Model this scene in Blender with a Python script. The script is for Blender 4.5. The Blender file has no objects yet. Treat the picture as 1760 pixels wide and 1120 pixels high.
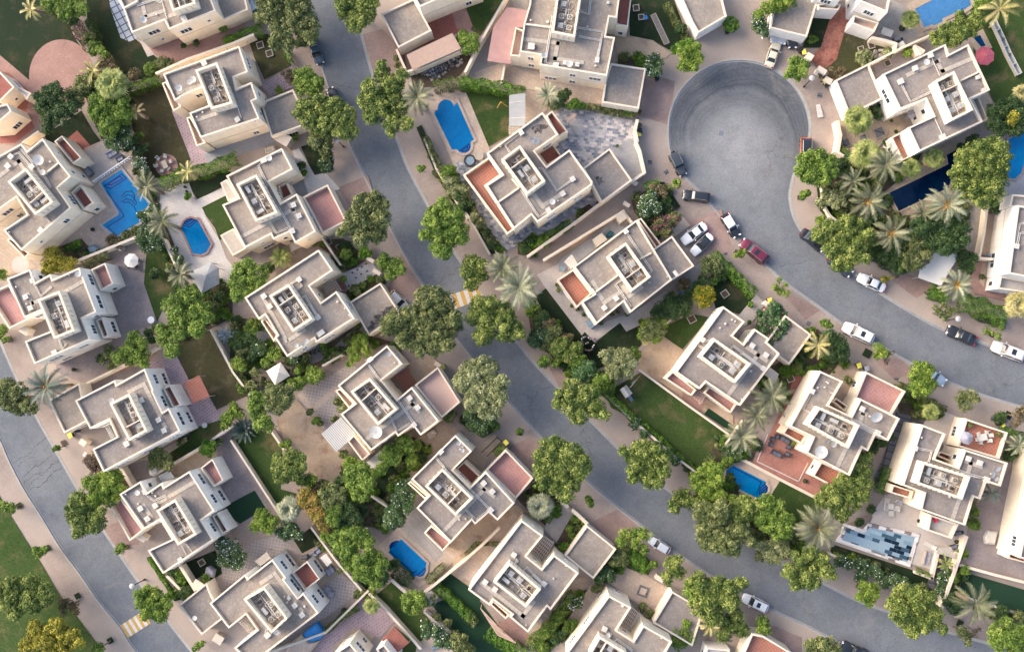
import bpy,math,random
from math import cos,sin,atan2,radians,pi
import numpy as np
from mathutils import Vector,Matrix
random.seed(7)
D=bpy.data
scene=bpy.context.scene
COL=scene.collection
# camera (drone looking almost straight down)
H_CAM=145.5
FOC=1600.
cam_d=D.cameras.new("camera")
cam=D.objects.new("camera",cam_d)
COL.objects.link(cam)
cam_d.sensor_width=36.
cam_d.lens=FOC/1760.*36.
cam_d.clip_end=6000.
cam_d.clip_start=1.
_nad=Vector((70.,-60.,-FOC)).normalized()
_q=_nad.rotation_difference(Vector((0,0,-1)))
RC=_q.to_matrix()
cam.rotation_euler=_q.to_euler()
cam.location=(0,0,H_CAM)
scene.camera=cam
# light
SUN_EL,SUN_AZ=32.,atan2(-.93,.36)
world=D.worlds.new("World")
scene.world=world
world.use_nodes=True
wn=world.node_tree.nodes
bg=wn["Background"]
sky=wn.new("ShaderNodeTexSky")
sky.sky_type='NISHITA'
sky.sun_disc=False
sky.sun_elevation=radians(SUN_EL)
sky.sun_rotation=SUN_AZ
sky.air_density=.8
sky.dust_density=3.
sky.ozone_density=.6
tnt=wn.new("ShaderNodeMix");tnt.data_type='RGBA';tnt.blend_type='MULTIPLY';tnt.inputs[0].default_value=1.;tnt.inputs[7].default_value=(1.,.975,.935,1)
world.node_tree.links.new(sky.outputs[0],tnt.inputs[6]);world.node_tree.links.new(tnt.outputs[2],bg.inputs[0])
bg.inputs[1].default_value=.15
sd=D.lights.new("sun",'SUN')
sd.energy=1.15
sd.angle=radians(42)
sd.color=(1.,.87,.72)
sun=D.objects.new("sun",sd)
COL.objects.link(sun)
sv=Vector((sin(SUN_AZ)*cos(radians(SUN_EL)),cos(SUN_AZ)*cos(radians(SUN_EL)),sin(radians(SUN_EL))))
sun.rotation_euler=sv.to_track_quat('Z','Y').to_euler()
sun.location=sv*200
scene.view_settings.view_transform='Standard'
scene.view_settings.look='None'
scene.view_settings.gamma=1.
scene.view_settings.exposure=1.58
# photo pixel -> world point at a given height
def P(px,py,z=0.):
 d=RC @ Vector((px-880.,560.-py,-FOC))
 t=(z-H_CAM)/d.z
 return Vector((d.x*t,d.y*t,z))
def ray(px,py):
 return RC @ Vector((px-880.,560.-py,-FOC))
def fr(ox,oy,s=4.):
 def f(*v):
  pts=[(ox+v[i]/s,oy+v[i+1]/s) for i in range(0,len(v),2)]
  return pts
 return f
PX=1/11.
# materials
MATS={}
def new_mat(name,rough=.85,spec=.3):
 m=D.materials.new(name)
 m.use_nodes=True
 nt=m.node_tree
 b=nt.nodes["Principled BSDF"]
 b.inputs["Roughness"].default_value=rough
 b.inputs["Specular IOR Level"].default_value=spec
 MATS[name]=m
 return m,nt,b
def N(nt,t,**kw):
 n=nt.nodes.new(t)
 for k,v in kw.items():
  setattr(n,k,v)
 return n
def mixc(nt,fac,a,b,mode='MIX'):
 n=nt.nodes.new("ShaderNodeMix")
 n.data_type='RGBA';n.blend_type=mode
 for sock,val in ((n.inputs[0],fac),(n.inputs[6],a),(n.inputs[7],b)):
  if isinstance(val,bpy.types.NodeSocket):
   nt.links.new(val,sock)
  elif isinstance(val,(int,float)):
   sock.default_value=val
  else:
   sock.default_value=(*val,1)
 return n.outputs[2]
def noise(nt,vec,scale,detail=3,rough=.55,dist=0.):
 n=nt.nodes.new("ShaderNodeTexNoise")
 n.inputs["Scale"].default_value=scale
 n.inputs["Detail"].default_value=detail
 n.inputs["Roughness"].default_value=rough
 n.inputs["Distortion"].default_value=dist
 if vec is not None:nt.links.new(vec,n.inputs["Vector"])
 return n.outputs["Fac"]
def ramp(nt,fac,stops):
 n=nt.nodes.new("ShaderNodeValToRGB")
 cr=n.color_ramp
 while len(cr.elements)<len(stops):cr.elements.new(.5)
 for e,(p,c) in zip(cr.elements,stops):
  e.position=p
  e.color=(c,c,c,1) if isinstance(c,(int,float)) else (*c,1)
 nt.links.new(fac,n.inputs[0])
 return n.outputs[0]
def coords(nt,rot=0.):
 g=nt.nodes.new("ShaderNodeNewGeometry")
 if rot==0.:return g.outputs["Position"]
 mp=nt.nodes.new("ShaderNodeMapping")
 mp.inputs["Rotation"].default_value=(0,0,rot)
 nt.links.new(g.outputs["Position"],mp.inputs[0])
 return mp.outputs[0]
def bump(nt,b,h,strength=.3,dist=.05):
 n=nt.nodes.new("ShaderNodeBump")
 n.inputs["Strength"].default_value=strength
 n.inputs["Distance"].default_value=dist
 nt.links.new(h,n.inputs["Height"])
 nt.links.new(n.outputs[0],b.inputs["Normal"])
def ground_mat(name,c1,c2,big=.15,fine=4.,fine_amt=.3,rough=.9,bumps=.3,c3=None,mid=.8):
 """two-tone patchy ground: large patches c1/c2 and fine speckle"""
 m,nt,b=new_mat(name,rough,.2)
 v=coords(nt)
 a=ramp(nt,noise(nt,v,big,4,.6),[(.35,0.),(.65,1.)])
 col=mixc(nt,a,c1,c2)
 if c3 is not None:
  a3=ramp(nt,noise(nt,v,mid,5,.65,.3),[(.52,0.),(.68,1.)])
  col=mixc(nt,a3,col,c3)
 f=noise(nt,v,fine,4,.7)
 g=ramp(nt,f,[(.3,1-fine_amt),(.7,1+fine_amt)])
 col=mixc(nt,1.,col,g,'MULTIPLY')
 nt.links.new(col,b.inputs["Base Color"])
 bump(nt,b,f,bumps)
 return m
def brick_mat(name,c1,c2,mortar,rot=0.,w=.4,h=.2,msize=.02,stain=.25,offset=.5,rough=.8,bias=0.,stainscale=.35,bigtone=None):
 m,nt,b=new_mat(name,rough,.25)
 v=coords(nt,rot)
 t=nt.nodes.new("ShaderNodeTexBrick")
 t.inputs["Scale"].default_value=1.
 t.inputs["Brick Width"].default_value=w
 t.inputs["Row Height"].default_value=h
 t.inputs["Mortar Size"].default_value=msize
 t.inputs["Bias"].default_value=bias
 t.offset=offset
 t.inputs["Color1"].default_value=(*c1,1)
 t.inputs["Color2"].default_value=(*c2,1)
 t.inputs["Mortar"].default_value=(*mortar,1)
 nt.links.new(v,t.inputs["Vector"])
 s=noise(nt,coords(nt),stainscale,6,.62,.4)
 g=ramp(nt,s,[(.3,1-stain),(.7,1+stain)])
 col=mixc(nt,1.,t.outputs[0],g,'MULTIPLY')
 if bigtone is not None:
  s2=ramp(nt,noise(nt,coords(nt),.06,3,.5),[(.42,0.),(.6,.7)])
  col=mixc(nt,s2,col,bigtone)
 f=noise(nt,coords(nt),6.,4,.7)
 col=mixc(nt,1.,col,ramp(nt,f,[(.3,.86),(.7,1.14)]),'MULTIPLY')
 nt.links.new(col,b.inputs["Base Color"])
 bump(nt,b,t.outputs["Fac"],-.3,.01)
 return m
def plain(name,c,rough=.6,var=.1,scale=2.,spec=.4,metal=0.,streak=False):
 m,nt,b=new_mat(name,rough,spec)
 v=coords(nt)
 f=noise(nt,v,scale,4,.6)
 col=mixc(nt,1.,c,ramp(nt,f,[(.3,1-var),(.7,1+var)]),'MULTIPLY')
 if streak:
  mp=nt.nodes.new("ShaderNodeMapping");mp.inputs["Scale"].default_value=(1.6,1.6,.12)
  nt.links.new(v,mp.inputs[0])
  s=noise(nt,mp.outputs[0],1.,5,.6)
  col=mixc(nt,1.,col,ramp(nt,s,[(.3,(.92,.9,.88)),(.6,1.)]),'MULTIPLY')
 nt.links.new(col,b.inputs["Base Color"])
 b.inputs["Metallic"].default_value=metal
 return m
ground_mat('terrain',(.3,.24,.18),(.36,.3,.23),.02,1.)
ROTA=radians(-35)
def asphalt():
 m,nt,b=new_mat('asphalt',.9,.25)
 v=coords(nt)
 big=ramp(nt,noise(nt,v,.07,4,.6),[(.35,(.124,.138,.157)),(.65,(.162,.172,.187))])
 mp=nt.nodes.new("ShaderNodeMapping");mp.vector_type='POINT'
 c=P(1268,250,0)
 mp.inputs["Location"].default_value=(-c.x,-c.y,0)
 nt.links.new(v,mp.inputs[0])
 ln=nt.nodes.new("ShaderNodeVectorMath");ln.operation='LENGTH'
 mp2=nt.nodes.new("ShaderNodeMapping");mp2.inputs["Scale"].default_value=(1.,.92,0)
 nt.links.new(mp.outputs[0],mp2.inputs[0])
 nz=nt.nodes.new("ShaderNodeTexNoise");nz.inputs["Scale"].default_value=.07;nz.inputs["Detail"].default_value=4
 nt.links.new(v,nz.inputs["Vector"])
 nt.links.new(mp2.outputs[0],ln.inputs[0])
 add=nt.nodes.new("ShaderNodeMath");add.operation='MULTIPLY_ADD';add.inputs[1].default_value=5.
 nt.links.new(nz.outputs["Fac"],add.inputs[0]);nt.links.new(ln.outputs["Value"],add.inputs[2])
 cmb=nt.nodes.new("ShaderNodeCombineXYZ");nt.links.new(add.outputs[0],cmb.inputs[0])
 rings=ramp(nt,noise(nt,cmb.outputs[0],1.,7,.75),[(.4,0.),(.6,1.)])
 band=ramp(nt,ramp_in(nt,ln.outputs["Value"],14.),[(.25,0.),(.5,1.),(.72,.85),(.95,0.)])
 sp=nt.nodes.new("ShaderNodeSeparateXYZ");nt.links.new(mp.outputs[0],sp.inputs[0])
 half=ramp(nt,ramp_in(nt,sp.outputs[1],16.,.5),[(.15,0.),(.75,1.)])
 f1=nt.nodes.new("ShaderNodeMath");f1.operation='MULTIPLY'
 nt.links.new(band,f1.inputs[0]);nt.links.new(half,f1.inputs[1])
 f2=nt.nodes.new("ShaderNodeMath");f2.operation='MULTIPLY'
 rr=ramp(nt,rings,[(0.,.4),(1.,1.)])
 nt.links.new(f1.outputs[0],f2.inputs[0]);nt.links.new(rr,f2.inputs[1])
 col=mixc(nt,f2.outputs[0],big,(.03,.037,.05))
 ctr=ramp(nt,ramp_in(nt,ln.outputs["Value"],12.),[(0.,.95),(.85,0.)])
 col=mixc(nt,ctr,col,(.25,.255,.26))
 vo=nt.nodes.new("ShaderNodeTexVoronoi");vo.feature='DISTANCE_TO_EDGE';vo.inputs["Scale"].default_value=.11
 wv=nt.nodes.new("ShaderNodeVectorMath");wv.operation='ADD'
 nz2=nt.nodes.new("ShaderNodeTexNoise");nz2.inputs["Scale"].default_value=.6;nz2.inputs["Detail"].default_value=5
 nt.links.new(v,nz2.inputs["Vector"])
 sc=nt.nodes.new("ShaderNodeVectorMath");sc.operation='SCALE';sc.inputs[3].default_value=3.
 nt.links.new(nz2.outputs["Color"],sc.inputs[0]);nt.links.new(v,wv.inputs[0]);nt.links.new(sc.outputs[0],wv.inputs[1])
 nt.links.new(wv.outputs[0],vo.inputs["Vector"])
 crack=ramp(nt,vo.outputs["Distance"],[(0.,1.),(.012,0.)])
 cmask=ramp(nt,noise(nt,v,.05,2),[(.5,0.),(.62,.55)])
 cm=nt.nodes.new("ShaderNodeMath");cm.operation='MULTIPLY'
 nt.links.new(crack,cm.inputs[0]);nt.links.new(cmask,cm.inputs[1])
 col=mixc(nt,cm.outputs[0],col,(.06,.06,.065))
 patch=ramp(nt,noise(nt,v,.35,6,.7),[(.45,1.),(.7,.8)])
 col=mixc(nt,1.,col,patch,'MULTIPLY')
 col=mixc(nt,ramp(nt,noise(nt,v,.16,6,.75,1.5),[(.55,0.),(.72,.5)]),col,(.21,.195,.175))
 f=noise(nt,v,5.,5,.8)
 col=mixc(nt,1.,col,ramp(nt,f,[(.3,.72),(.7,1.28)]),'MULTIPLY')
 nt.links.new(col,b.inputs["Base Color"])
 bump(nt,b,f,.3,.02)
def ramp_in(nt,val,span,off=0.):
 n=nt.nodes.new("ShaderNodeMath");n.operation='MULTIPLY_ADD';n.use_clamp=True
 n.inputs[1].default_value=1./span;n.inputs[2].default_value=off
 nt.links.new(val,n.inputs[0])
 return n.outputs[0]
asphalt()
brick_mat('paver_mauve',(.315,.252,.215),(.27,.218,.19),(.2,.165,.145),ROTA,.4,.2,.02,.24,stainscale=.22,bigtone=(.35,.292,.248))
brick_mat('paver_grey_mauve',(.225,.19,.185),(.265,.225,.215),(.2,.175,.175),ROTA,.4,.2,.015,.2)
brick_mat('paver_red',(.33,.13,.1),(.27,.105,.085),(.36,.26,.22),ROTA,.3,.15,.012,.2)
brick_mat('paver_pink',(.34,.205,.17),(.29,.17,.145),(.24,.15,.13),ROTA,.35,.18,.015,.15)
brick_mat('paver_purple',(.27,.19,.215),(.33,.24,.26),(.42,.36,.35),ROTA,.45,.45,.03,.15)
brick_mat('paver_lattice',(.31,.26,.24),(.27,.23,.22),(.37,.33,.3),radians(10),.5,.5,.07,.1,offset=0.)
brick_mat('paver_blue_lattice',(.4,.44,.5),(.34,.38,.45),(.08,.1,.13),radians(-28),1.1,1.1,.1,.1,offset=0.)
brick_mat('tile_terracotta',(.31,.125,.085),(.275,.11,.078),(.4,.23,.175),ROTA,.42,.42,.02,.1,offset=0.)
brick_mat('tile_maroon',(.26,.095,.075),(.22,.08,.065),(.3,.13,.11),ROTA,.4,.4,.02,.12,offset=0.)
brick_mat('tile_pink',(.37,.195,.175),(.33,.175,.16),(.44,.27,.25),ROTA,.45,.45,.02,.14,offset=0.)
brick_mat('tile_plant',(.33,.285,.24),(.21,.185,.16),(.11,.1,.085),ROTA,.6,.6,.03,.3,offset=.3,stainscale=1.2)
brick_mat('slate_blue',(.13,.155,.2),(.5,.46,.44),(.3,.29,.29),radians(8),.62,.42,.015,.12,bias=0.)
brick_mat('stone_light',(.4,.355,.32),(.45,.4,.36),(.33,.29,.265),radians(30),.5,.35,.02,.08)
brick_mat('stone_white',(.5,.47,.44),(.55,.52,.48),(.4,.37,.35),radians(25),.8,.4,.02,.06)
brick_mat('stone_beige',(.41,.325,.26),(.46,.37,.3),(.34,.27,.22),radians(35),.6,.6,.02,.12)
brick_mat('stone_tan',(.34,.265,.2),(.39,.31,.235),(.27,.21,.16),radians(35),.9,.5,.02,.12)
brick_mat('deck_wood',(.4,.36,.32),(.33,.295,.265),(.2,.18,.165),radians(50),6.,.16,.02,.15)
brick_mat('deck_dark',(.25,.19,.165),(.21,.16,.14),(.12,.09,.08),radians(20),6.,.16,.02,.15)
brick_mat('slate_strip',(.11,.115,.13),(.14,.14,.155),(.05,.05,.055),radians(15),2.4,1.1,.09,.1,offset=0.)
brick_mat('cobble_light',(.5,.47,.45),(.42,.39,.38),(.33,.31,.3),radians(12),.5,.4,.03,.12)
ground_mat('lawn',(.026,.052,.011),(.044,.072,.018),.12,5.,.35,c3=(.115,.095,.045),mid=.22)
ground_mat('lawn_dark',(.01,.022,.009),(.018,.031,.012),.12,5.,.35,c3=(.05,.045,.025),mid=.3)
ground_mat('lawn_park',(.03,.06,.012),(.045,.075,.018),.12,3.,.4,c3=(.08,.085,.03),mid=.5)
ground_mat('lawn_brown',(.058,.05,.026),(.042,.046,.018),.12,5.,.3,c3=(.1,.085,.05),mid=.4)
ground_mat('turf',(.01,.035,.018),(.015,.042,.022),.2,6.,.2)
ground_mat('soil',(.065,.048,.035),(.1,.075,.053),.3,4.,.4,c3=(.05,.06,.025),mid=.6)
ground_mat('sand',(.36,.27,.19),(.43,.33,.24),.15,4.,.15,c3=(.27,.18,.12),mid=.4)
ground_mat('gravel_yard',(.26,.235,.215),(.31,.28,.25),.3,8.,.3)
ground_mat('concrete',(.3,.3,.31),(.24,.25,.27),.3,3.,.12)
ground_mat('kerb',(.34,.32,.29),(.27,.26,.24),.3,3.,.15)
ground_mat('stamped_red',(.23,.085,.06),(.34,.15,.11),.5,2.5,.25,c3=(.12,.05,.04),mid=1.2)
ground_mat('plaster_floor',(.4,.355,.32),(.45,.4,.36),.2,3.,.08)
ground_mat('pink_floor',(.43,.31,.27),(.47,.34,.3),.2,3.,.08)
ground_mat('light_floor',(.42,.395,.37),(.37,.35,.33),.4,3.,.08)
def gravel_roof():
 m,nt,b=new_mat('roof_gravel',.95,.15)
 v=coords(nt)
 big=ramp(nt,noise(nt,v,.35,4,.6),[(.3,(.2,.175,.156)),(.7,(.252,.225,.202))])
 f=noise(nt,v,5.5,5,.85)
 col=mixc(nt,1.,big,ramp(nt,f,[(.3,.72),(.7,1.28)]),'MULTIPLY')
 vo=nt.nodes.new("ShaderNodeTexVoronoi");vo.inputs["Scale"].default_value=3.2
 nt.links.new(v,vo.inputs["Vector"])
 sp=ramp(nt,vo.outputs["Color"],[(.55,0.),(1.,.35)])
 col=mixc(nt,sp,col,(.4,.37,.33))
 col=mixc(nt,ramp(nt,noise(nt,v,.5,6,.7,1.2),[(.52,0.),(.7,.45)]),col,(.34,.3,.26))
 col=mixc(nt,ramp(nt,noise(nt,v,.28,5,.65,.8),[(.55,0.),(.72,.4)]),col,(.13,.115,.105))
 oi=nt.nodes.new("ShaderNodeObjectInfo")
 col=mixc(nt,1.,col,ramp(nt,oi.outputs["Random"],[(0.,(.9,.9,.93)),(1.,(1.08,1.05,1.))]),'MULTIPLY')
 nt.links.new(col,b.inputs["Base Color"])
 bump(nt,b,f,.5,.05)
gravel_roof()
plain('wall_cream',(.86,.755,.6),.85,.05,.6,.2,streak=True)
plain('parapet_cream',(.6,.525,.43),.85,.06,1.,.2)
plain('wall_white',(.87,.83,.76),.85,.04,.6,.2,streak=True)
plain('cream_unit',(.42,.38,.32),.6,.08)
plain('metal_grey',(.38,.38,.37),.45,.1,4)
plain('fan_dark',(.06,.055,.05),.5,.2,4)
plain('pipe_white',(.55,.52,.47),.5,.08)
plain('dish_white',(.56,.54,.5),.5,.05)
plain('slab_white',(.37,.33,.28),.8,.1,2)
plain('canopy_white',(.5,.475,.43),.7,.06,1)
plain('canopy_grey',(.29,.3,.31),.7,.08,1)
plain('tin_maroon',(.34,.2,.185),.6,.1,1)
plain('black_plastic',(.02,.022,.025),.5,.1)
plain('dark_iron',(.03,.032,.035),.5,.1)
plain('rubber',(.015,.015,.015),.8,.1)
plain('wood_brown',(.2,.12,.07),.7,.15)
plain('wicker_dark',(.045,.042,.045),.8,.2,6)
plain('cushion_grey',(.3,.3,.35),.85,.08)
plain('cushion_slate',(.13,.14,.18),.85,.1)
plain('blue_cover',(.03,.22,.55),.6,.08)
plain('yellow_lid',(.72,.62,.1),.5,.05)
plain('teal_cloth',(.01,.07,.1),.8,.15)
plain('blue_grey',(.16,.23,.29),.5,.06)
plain('maroon_cloth',(.42,.09,.12),.8,.06)
plain('white_cloth',(.6,.575,.52),.8,.04)
plain('stone_rock',(.2,.17,.15),.9,.25,3)
plain('terracotta_pot',(.35,.15,.09),.8,.1)
plain('trunk',(.16,.12,.085),.9,.25,6)
plain('palm_trunk',(.22,.17,.12),.9,.3,8)
plain('twig',(.2,.15,.11),.9,.2,6)
plain('bright_red',(.6,.03,.05),.6,.05)
plain('rim',(.45,.46,.47),.3,.05,3,.5,.6)
plain('lamp_lens',(.75,.76,.76),.2,.03)
plain('tail_red',(.4,.01,.01),.25,.05)
plain('skin',(.3,.17,.11),.6,.05)
plain('hair',(.015,.012,.01),.7,.05)
plain('cloth_white',(.8,.8,.8),.8,.04)
plain('cloth_navy',(.03,.04,.09),.8,.04)
plain('cloth_pink',(.55,.3,.36),.8,.04)
plain('marking_white',(.5,.48,.46),.8,.12,3)
plain('marking_yellow',(.44,.28,.08),.8,.12,3)
plain('rooftile_pink',(.42,.3,.24),.8,.08,2)
plain('light_stain',(.34,.32,.29),.9,.2,2)
def glass_mat(name='glass_dark',c=(.03,.045,.055)):
 m,nt,b=new_mat(name,.08,.6)
 b.inputs["Base Color"].default_value=(*c,1)
glass_mat()
glass_mat('car_glass',(.018,.026,.034))
def paint(name,c,rough=.28,metal=0.):
 m,nt,b=new_mat(name,rough,.5)
 b.inputs["Base Color"].default_value=(*c,1)
 b.inputs["Metallic"].default_value=metal
 b.inputs["Coat Weight"].default_value=.6
 b.inputs["Coat Roughness"].default_value=.06
 return m
paint('car_white',(.78,.79,.8));paint('car_black',(.018,.021,.027));paint('car_navy',(.035,.06,.09))
paint('car_maroon',(.13,.012,.035));paint('car_beige',(.58,.52,.4));paint('car_orange',(.42,.1,.035))
paint('car_charcoal',(.04,.047,.055));paint('car_pearl',(.66,.62,.6));paint('car_blue',(.34,.42,.5))
paint('car_silver',(.36,.37,.4))
def pool_mat(name,c1,c2,scale=.9):
 m,nt,b=new_mat(name,.6,0.)
 v=coords(nt)
 a=ramp(nt,noise(nt,v,scale,4,.6,1.),[(.35,0.),(.65,1.)])
 col=mixc(nt,a,c1,c2)
 f=noise(nt,v,7.,2,.6,1.)
 col=mixc(nt,1.,col,ramp(nt,f,[(.35,.88),(.65,1.15)]),'MULTIPLY')
 nt.links.new(col,b.inputs["Base Color"])
pool_mat('pool_blue',(.001,.31,.6),(.003,.35,.66))
pool_mat('pool_navy',(.003,.028,.085),(.005,.036,.1))
pool_mat('pool_pale',(.17,.46,.74),(.22,.52,.8))
pool_mat('pool_line',(.006,.075,.26),(.008,.085,.29))
pool_mat('pool_step',(.05,.28,.62),(.06,.31,.66))
def water_mat():
 m=D.materials.new('water');m.use_nodes=True
 nt=m.node_tree;nt.nodes.clear()
 o=nt.nodes.new("ShaderNodeOutputMaterial")
 tr=nt.nodes.new("ShaderNodeBsdfTransparent");tr.inputs[0].default_value=(.93,.97,1,1)
 gl=nt.nodes.new("ShaderNodeBsdfGlossy");gl.inputs["Roughness"].default_value=.06
 fz=nt.nodes.new("ShaderNodeFresnel");fz.inputs[0].default_value=1.33
 bp=nt.nodes.new("ShaderNodeBump");bp.inputs["Strength"].default_value=.12;bp.inputs["Distance"].default_value=.1
 nt.links.new(noise(nt,coords(nt),3.,3),bp.inputs["Height"])
 nt.links.new(bp.outputs[0],gl.inputs["Normal"]);nt.links.new(bp.outputs[0],fz.inputs["Normal"])
 mx=nt.nodes.new("ShaderNodeMixShader")
 nt.links.new(fz.outputs[0],mx.inputs[0]);nt.links.new(tr.outputs[0],mx.inputs[1]);nt.links.new(gl.outputs[0],mx.inputs[2])
 nt.links.new(mx.outputs[0],o.inputs[0])
 MATS['water']=m
water_mat()
def leaf_mat(name,dark,mid,light,flower=None,rough=.62):
 m,nt,b=new_mat(name,rough,.25)
 at=nt.nodes.new("ShaderNodeAttribute");at.attribute_name='tint'
 top=flower if flower is not None else light
 col=ramp(nt,at.outputs["Fac"],[(0.,dark),(.45,mid),(.88,light),(.93,top)])
 nt.links.new(col,b.inputs["Base Color"])
 b.inputs["Subsurface Weight"].default_value=0.
 return m
leaf_mat('lf_street',(.026,.052,.01),(.096,.145,.026),(.305,.335,.085))
leaf_mat('lf_olive',(.032,.05,.016),(.098,.125,.036),(.265,.28,.105))
leaf_mat('lf_dark',(.014,.034,.01),(.036,.075,.02),(.09,.135,.04))
leaf_mat('lf_bright',(.035,.075,.01),(.1,.17,.022),(.25,.33,.06))
leaf_mat('lf_yellow',(.08,.088,.01),(.21,.2,.02),(.43,.37,.05))
leaf_mat('lf_lime',(.045,.095,.01),(.12,.19,.022),(.27,.34,.055))
leaf_mat('lf_pale',(.065,.085,.03),(.175,.2,.08),(.37,.38,.19))
leaf_mat('lf_frangipani',(.016,.045,.014),(.045,.095,.028),(.115,.17,.06),(.8,.8,.74))
leaf_mat('lf_bougainvillea',(.03,.05,.012),(.08,.11,.03),(.17,.18,.06),(.42,.03,.2))
leaf_mat('lf_orange',(.06,.07,.012),(.165,.15,.022),(.28,.23,.035),(.36,.19,.06))
leaf_mat('lf_hedge',(.02,.06,.006),(.075,.165,.014),(.18,.29,.035))
leaf_mat('lf_citrus',(.05,.08,.008),(.14,.17,.012),(.28,.28,.03),(.62,.36,.01))
leaf_mat('lf_oleander',(.018,.055,.016),(.05,.115,.035),(.13,.2,.085),(.5,.16,.24))
leaf_mat('lf_brownish',(.05,.042,.02),(.12,.095,.045),(.22,.17,.09))
leaf_mat('lf_purple',(.045,.035,.025),(.1,.08,.05),(.16,.12,.08),(.26,.1,.17))
leaf_mat('frond_date',(.045,.055,.026),(.115,.125,.065),(.27,.265,.165))
leaf_mat('frond_blue',(.04,.06,.045),(.1,.135,.105),(.21,.24,.19))
leaf_mat('frond_yellow',(.11,.105,.035),(.29,.26,.09),(.52,.44,.2))
leaf_mat('frond_fan',(.06,.09,.02),(.16,.2,.05),(.33,.34,.11))
leaf_mat('frond_pale',(.075,.09,.045),(.18,.195,.115),(.38,.385,.26))
leaf_mat('frond_dead',(.2,.15,.08),(.38,.29,.15),(.55,.43,.24))
leaf_mat('date_cluster',(.3,.14,.02),(.45,.22,.03),(.6,.32,.05))
leaf_mat('agave',(.16,.21,.22),(.26,.32,.33),(.42,.47,.48))
# mesh helpers
class MB:
 def __init__(s):
  s.v=[];s.f=[];s.m=[]
 def add(s,vs,fs,mi=0):
  o=len(s.v);s.v+= [tuple(v) for v in vs]
  s.f+= [tuple(i+o for i in f) for f in fs];s.m+= [mi]*len(fs)
 def prism(s,poly,z0,z1,mi=0,bottom=True):
  n=len(poly)
  vs=[(p[0],p[1],z0) for p in poly]+[(p[0],p[1],z1) for p in poly]
  fs=[(i,(i+1) % n,(i+1) % n+n,i+n) for i in range(n)]
  fs.append(tuple(range(n,2*n)))
  if bottom:fs.append(tuple(reversed(range(n))))
  s.add(vs,fs,mi)
 def box(s,c,size,ang=0.,mi=0):
  ca,sa=cos(ang),sin(ang);x,y,z=(size[0]/2,size[1]/2,size[2]/2)
  poly=[(c[0]+a*ca-b*sa,c[1]+a*sa+b*ca) for a,b in ((-x,-y),(x,-y),(x,y),(-x,y))]
  s.prism(poly,c[2]-z,c[2]+z,mi)
 def cyl(s,c,r,z0,z1,n=16,r2=None,mi=0):
  r2=r if r2 is None else r2
  vs=[(c[0]+r*cos(2*pi*i/n),c[1]+r*sin(2*pi*i/n),z0) for i in range(n)]
  vs+= [(c[0]+r2*cos(2*pi*i/n),c[1]+r2*sin(2*pi*i/n),z1) for i in range(n)]
  fs=[(i,(i+1) % n,(i+1) % n+n,i+n) for i in range(n)]+[tuple(range(n,2*n)),tuple(reversed(range(n)))]
  s.add(vs,fs,mi)
 def ring(s,c,r0,r1,z0,z1,n=16,mi=0):
  vs=[]
  for r,z in ((r1,z0),(r1,z1),(r0,z1),(r0,z0)):
   vs+= [(c[0]+r*cos(2*pi*i/n),c[1]+r*sin(2*pi*i/n),z) for i in range(n)]
  fs=[]
  for k in range(4):
   a=k*n;b=((k+1) % 4)*n
   fs+= [(a+i,a+(i+1) % n,b+(i+1) % n,b+i) for i in range(n)]
  s.add(vs,fs,mi)
 def tube(s,pts,rad,n=6,mi=0):
  pts=[Vector(p) for p in pts]
  if not hasattr(rad,'__len__'):rad=[rad]*len(pts)
  vs=[];prev=None
  for i,p in enumerate(pts):
   t=(pts[min(i+1,len(pts)-1)]-pts[max(i-1,0)]).normalized()
   a=t.cross(Vector((0,0,1)))
   if a.length<.05:a=t.cross(Vector((1,0,0)))
   a.normalize()
   if prev is not None and a.dot(prev)<0:a=-a
   prev=a
   b=t.cross(a)
   for k in range(n):
    an=2*pi*k/n
    vs.append(p+(a*cos(an)+b*sin(an))*rad[i])
  fs=[]
  for i in range(len(pts)-1):
   for k in range(n):
    fs.append((i*n+k,i*n+(k+1) % n,(i+1)*n+(k+1) % n,(i+1)*n+k))
  fs.append(tuple(reversed(range(n))));fs.append(tuple(range((len(pts)-1)*n,len(pts)*n)))
  s.add(vs,fs,mi)
 def build(s,name,mats,parent=None,loc=(0,0,0),smooth=False,world=True):
  me=D.meshes.new(name)
  if world and (loc[0] or loc[1] or loc[2]):
   vs=[(v[0]-loc[0],v[1]-loc[1],v[2]-loc[2]) for v in s.v]
  else:vs=s.v
  me.from_pydata(vs,[],s.f)
  if isinstance(mats,str):mats=[mats]
  for m in mats:me.materials.append(MATS[m])
  if len(mats)>1:me.polygons.foreach_set('material_index',s.m)
  if smooth:me.polygons.foreach_set('use_smooth',[True]*len(s.f))
  me.update()
  o=D.objects.new(name,me)
  COL.objects.link(o)
  if parent is not None:o.parent=parent
  elif world:o.location=loc
  return o
def tag(o,label=None,cat=None,group=None,kind=None):
 if label:o['label']=label
 if cat:o['category']=cat
 if group:o['group']=group
 if kind:o['kind']=kind
 return o
def empty(name,loc,rz=0.):
 o=D.objects.new(name,None);COL.objects.link(o)
 o.location=loc;o.rotation_euler=(0,0,rz)
 o.empty_display_size=.5
 return o
def ccw(poly):
 a=sum(poly[i][0]*poly[(i+1) % len(poly)][1]-poly[(i+1) % len(poly)][0]*poly[i][1] for i in range(len(poly)))
 return poly if a>0 else list(reversed(poly))
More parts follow.
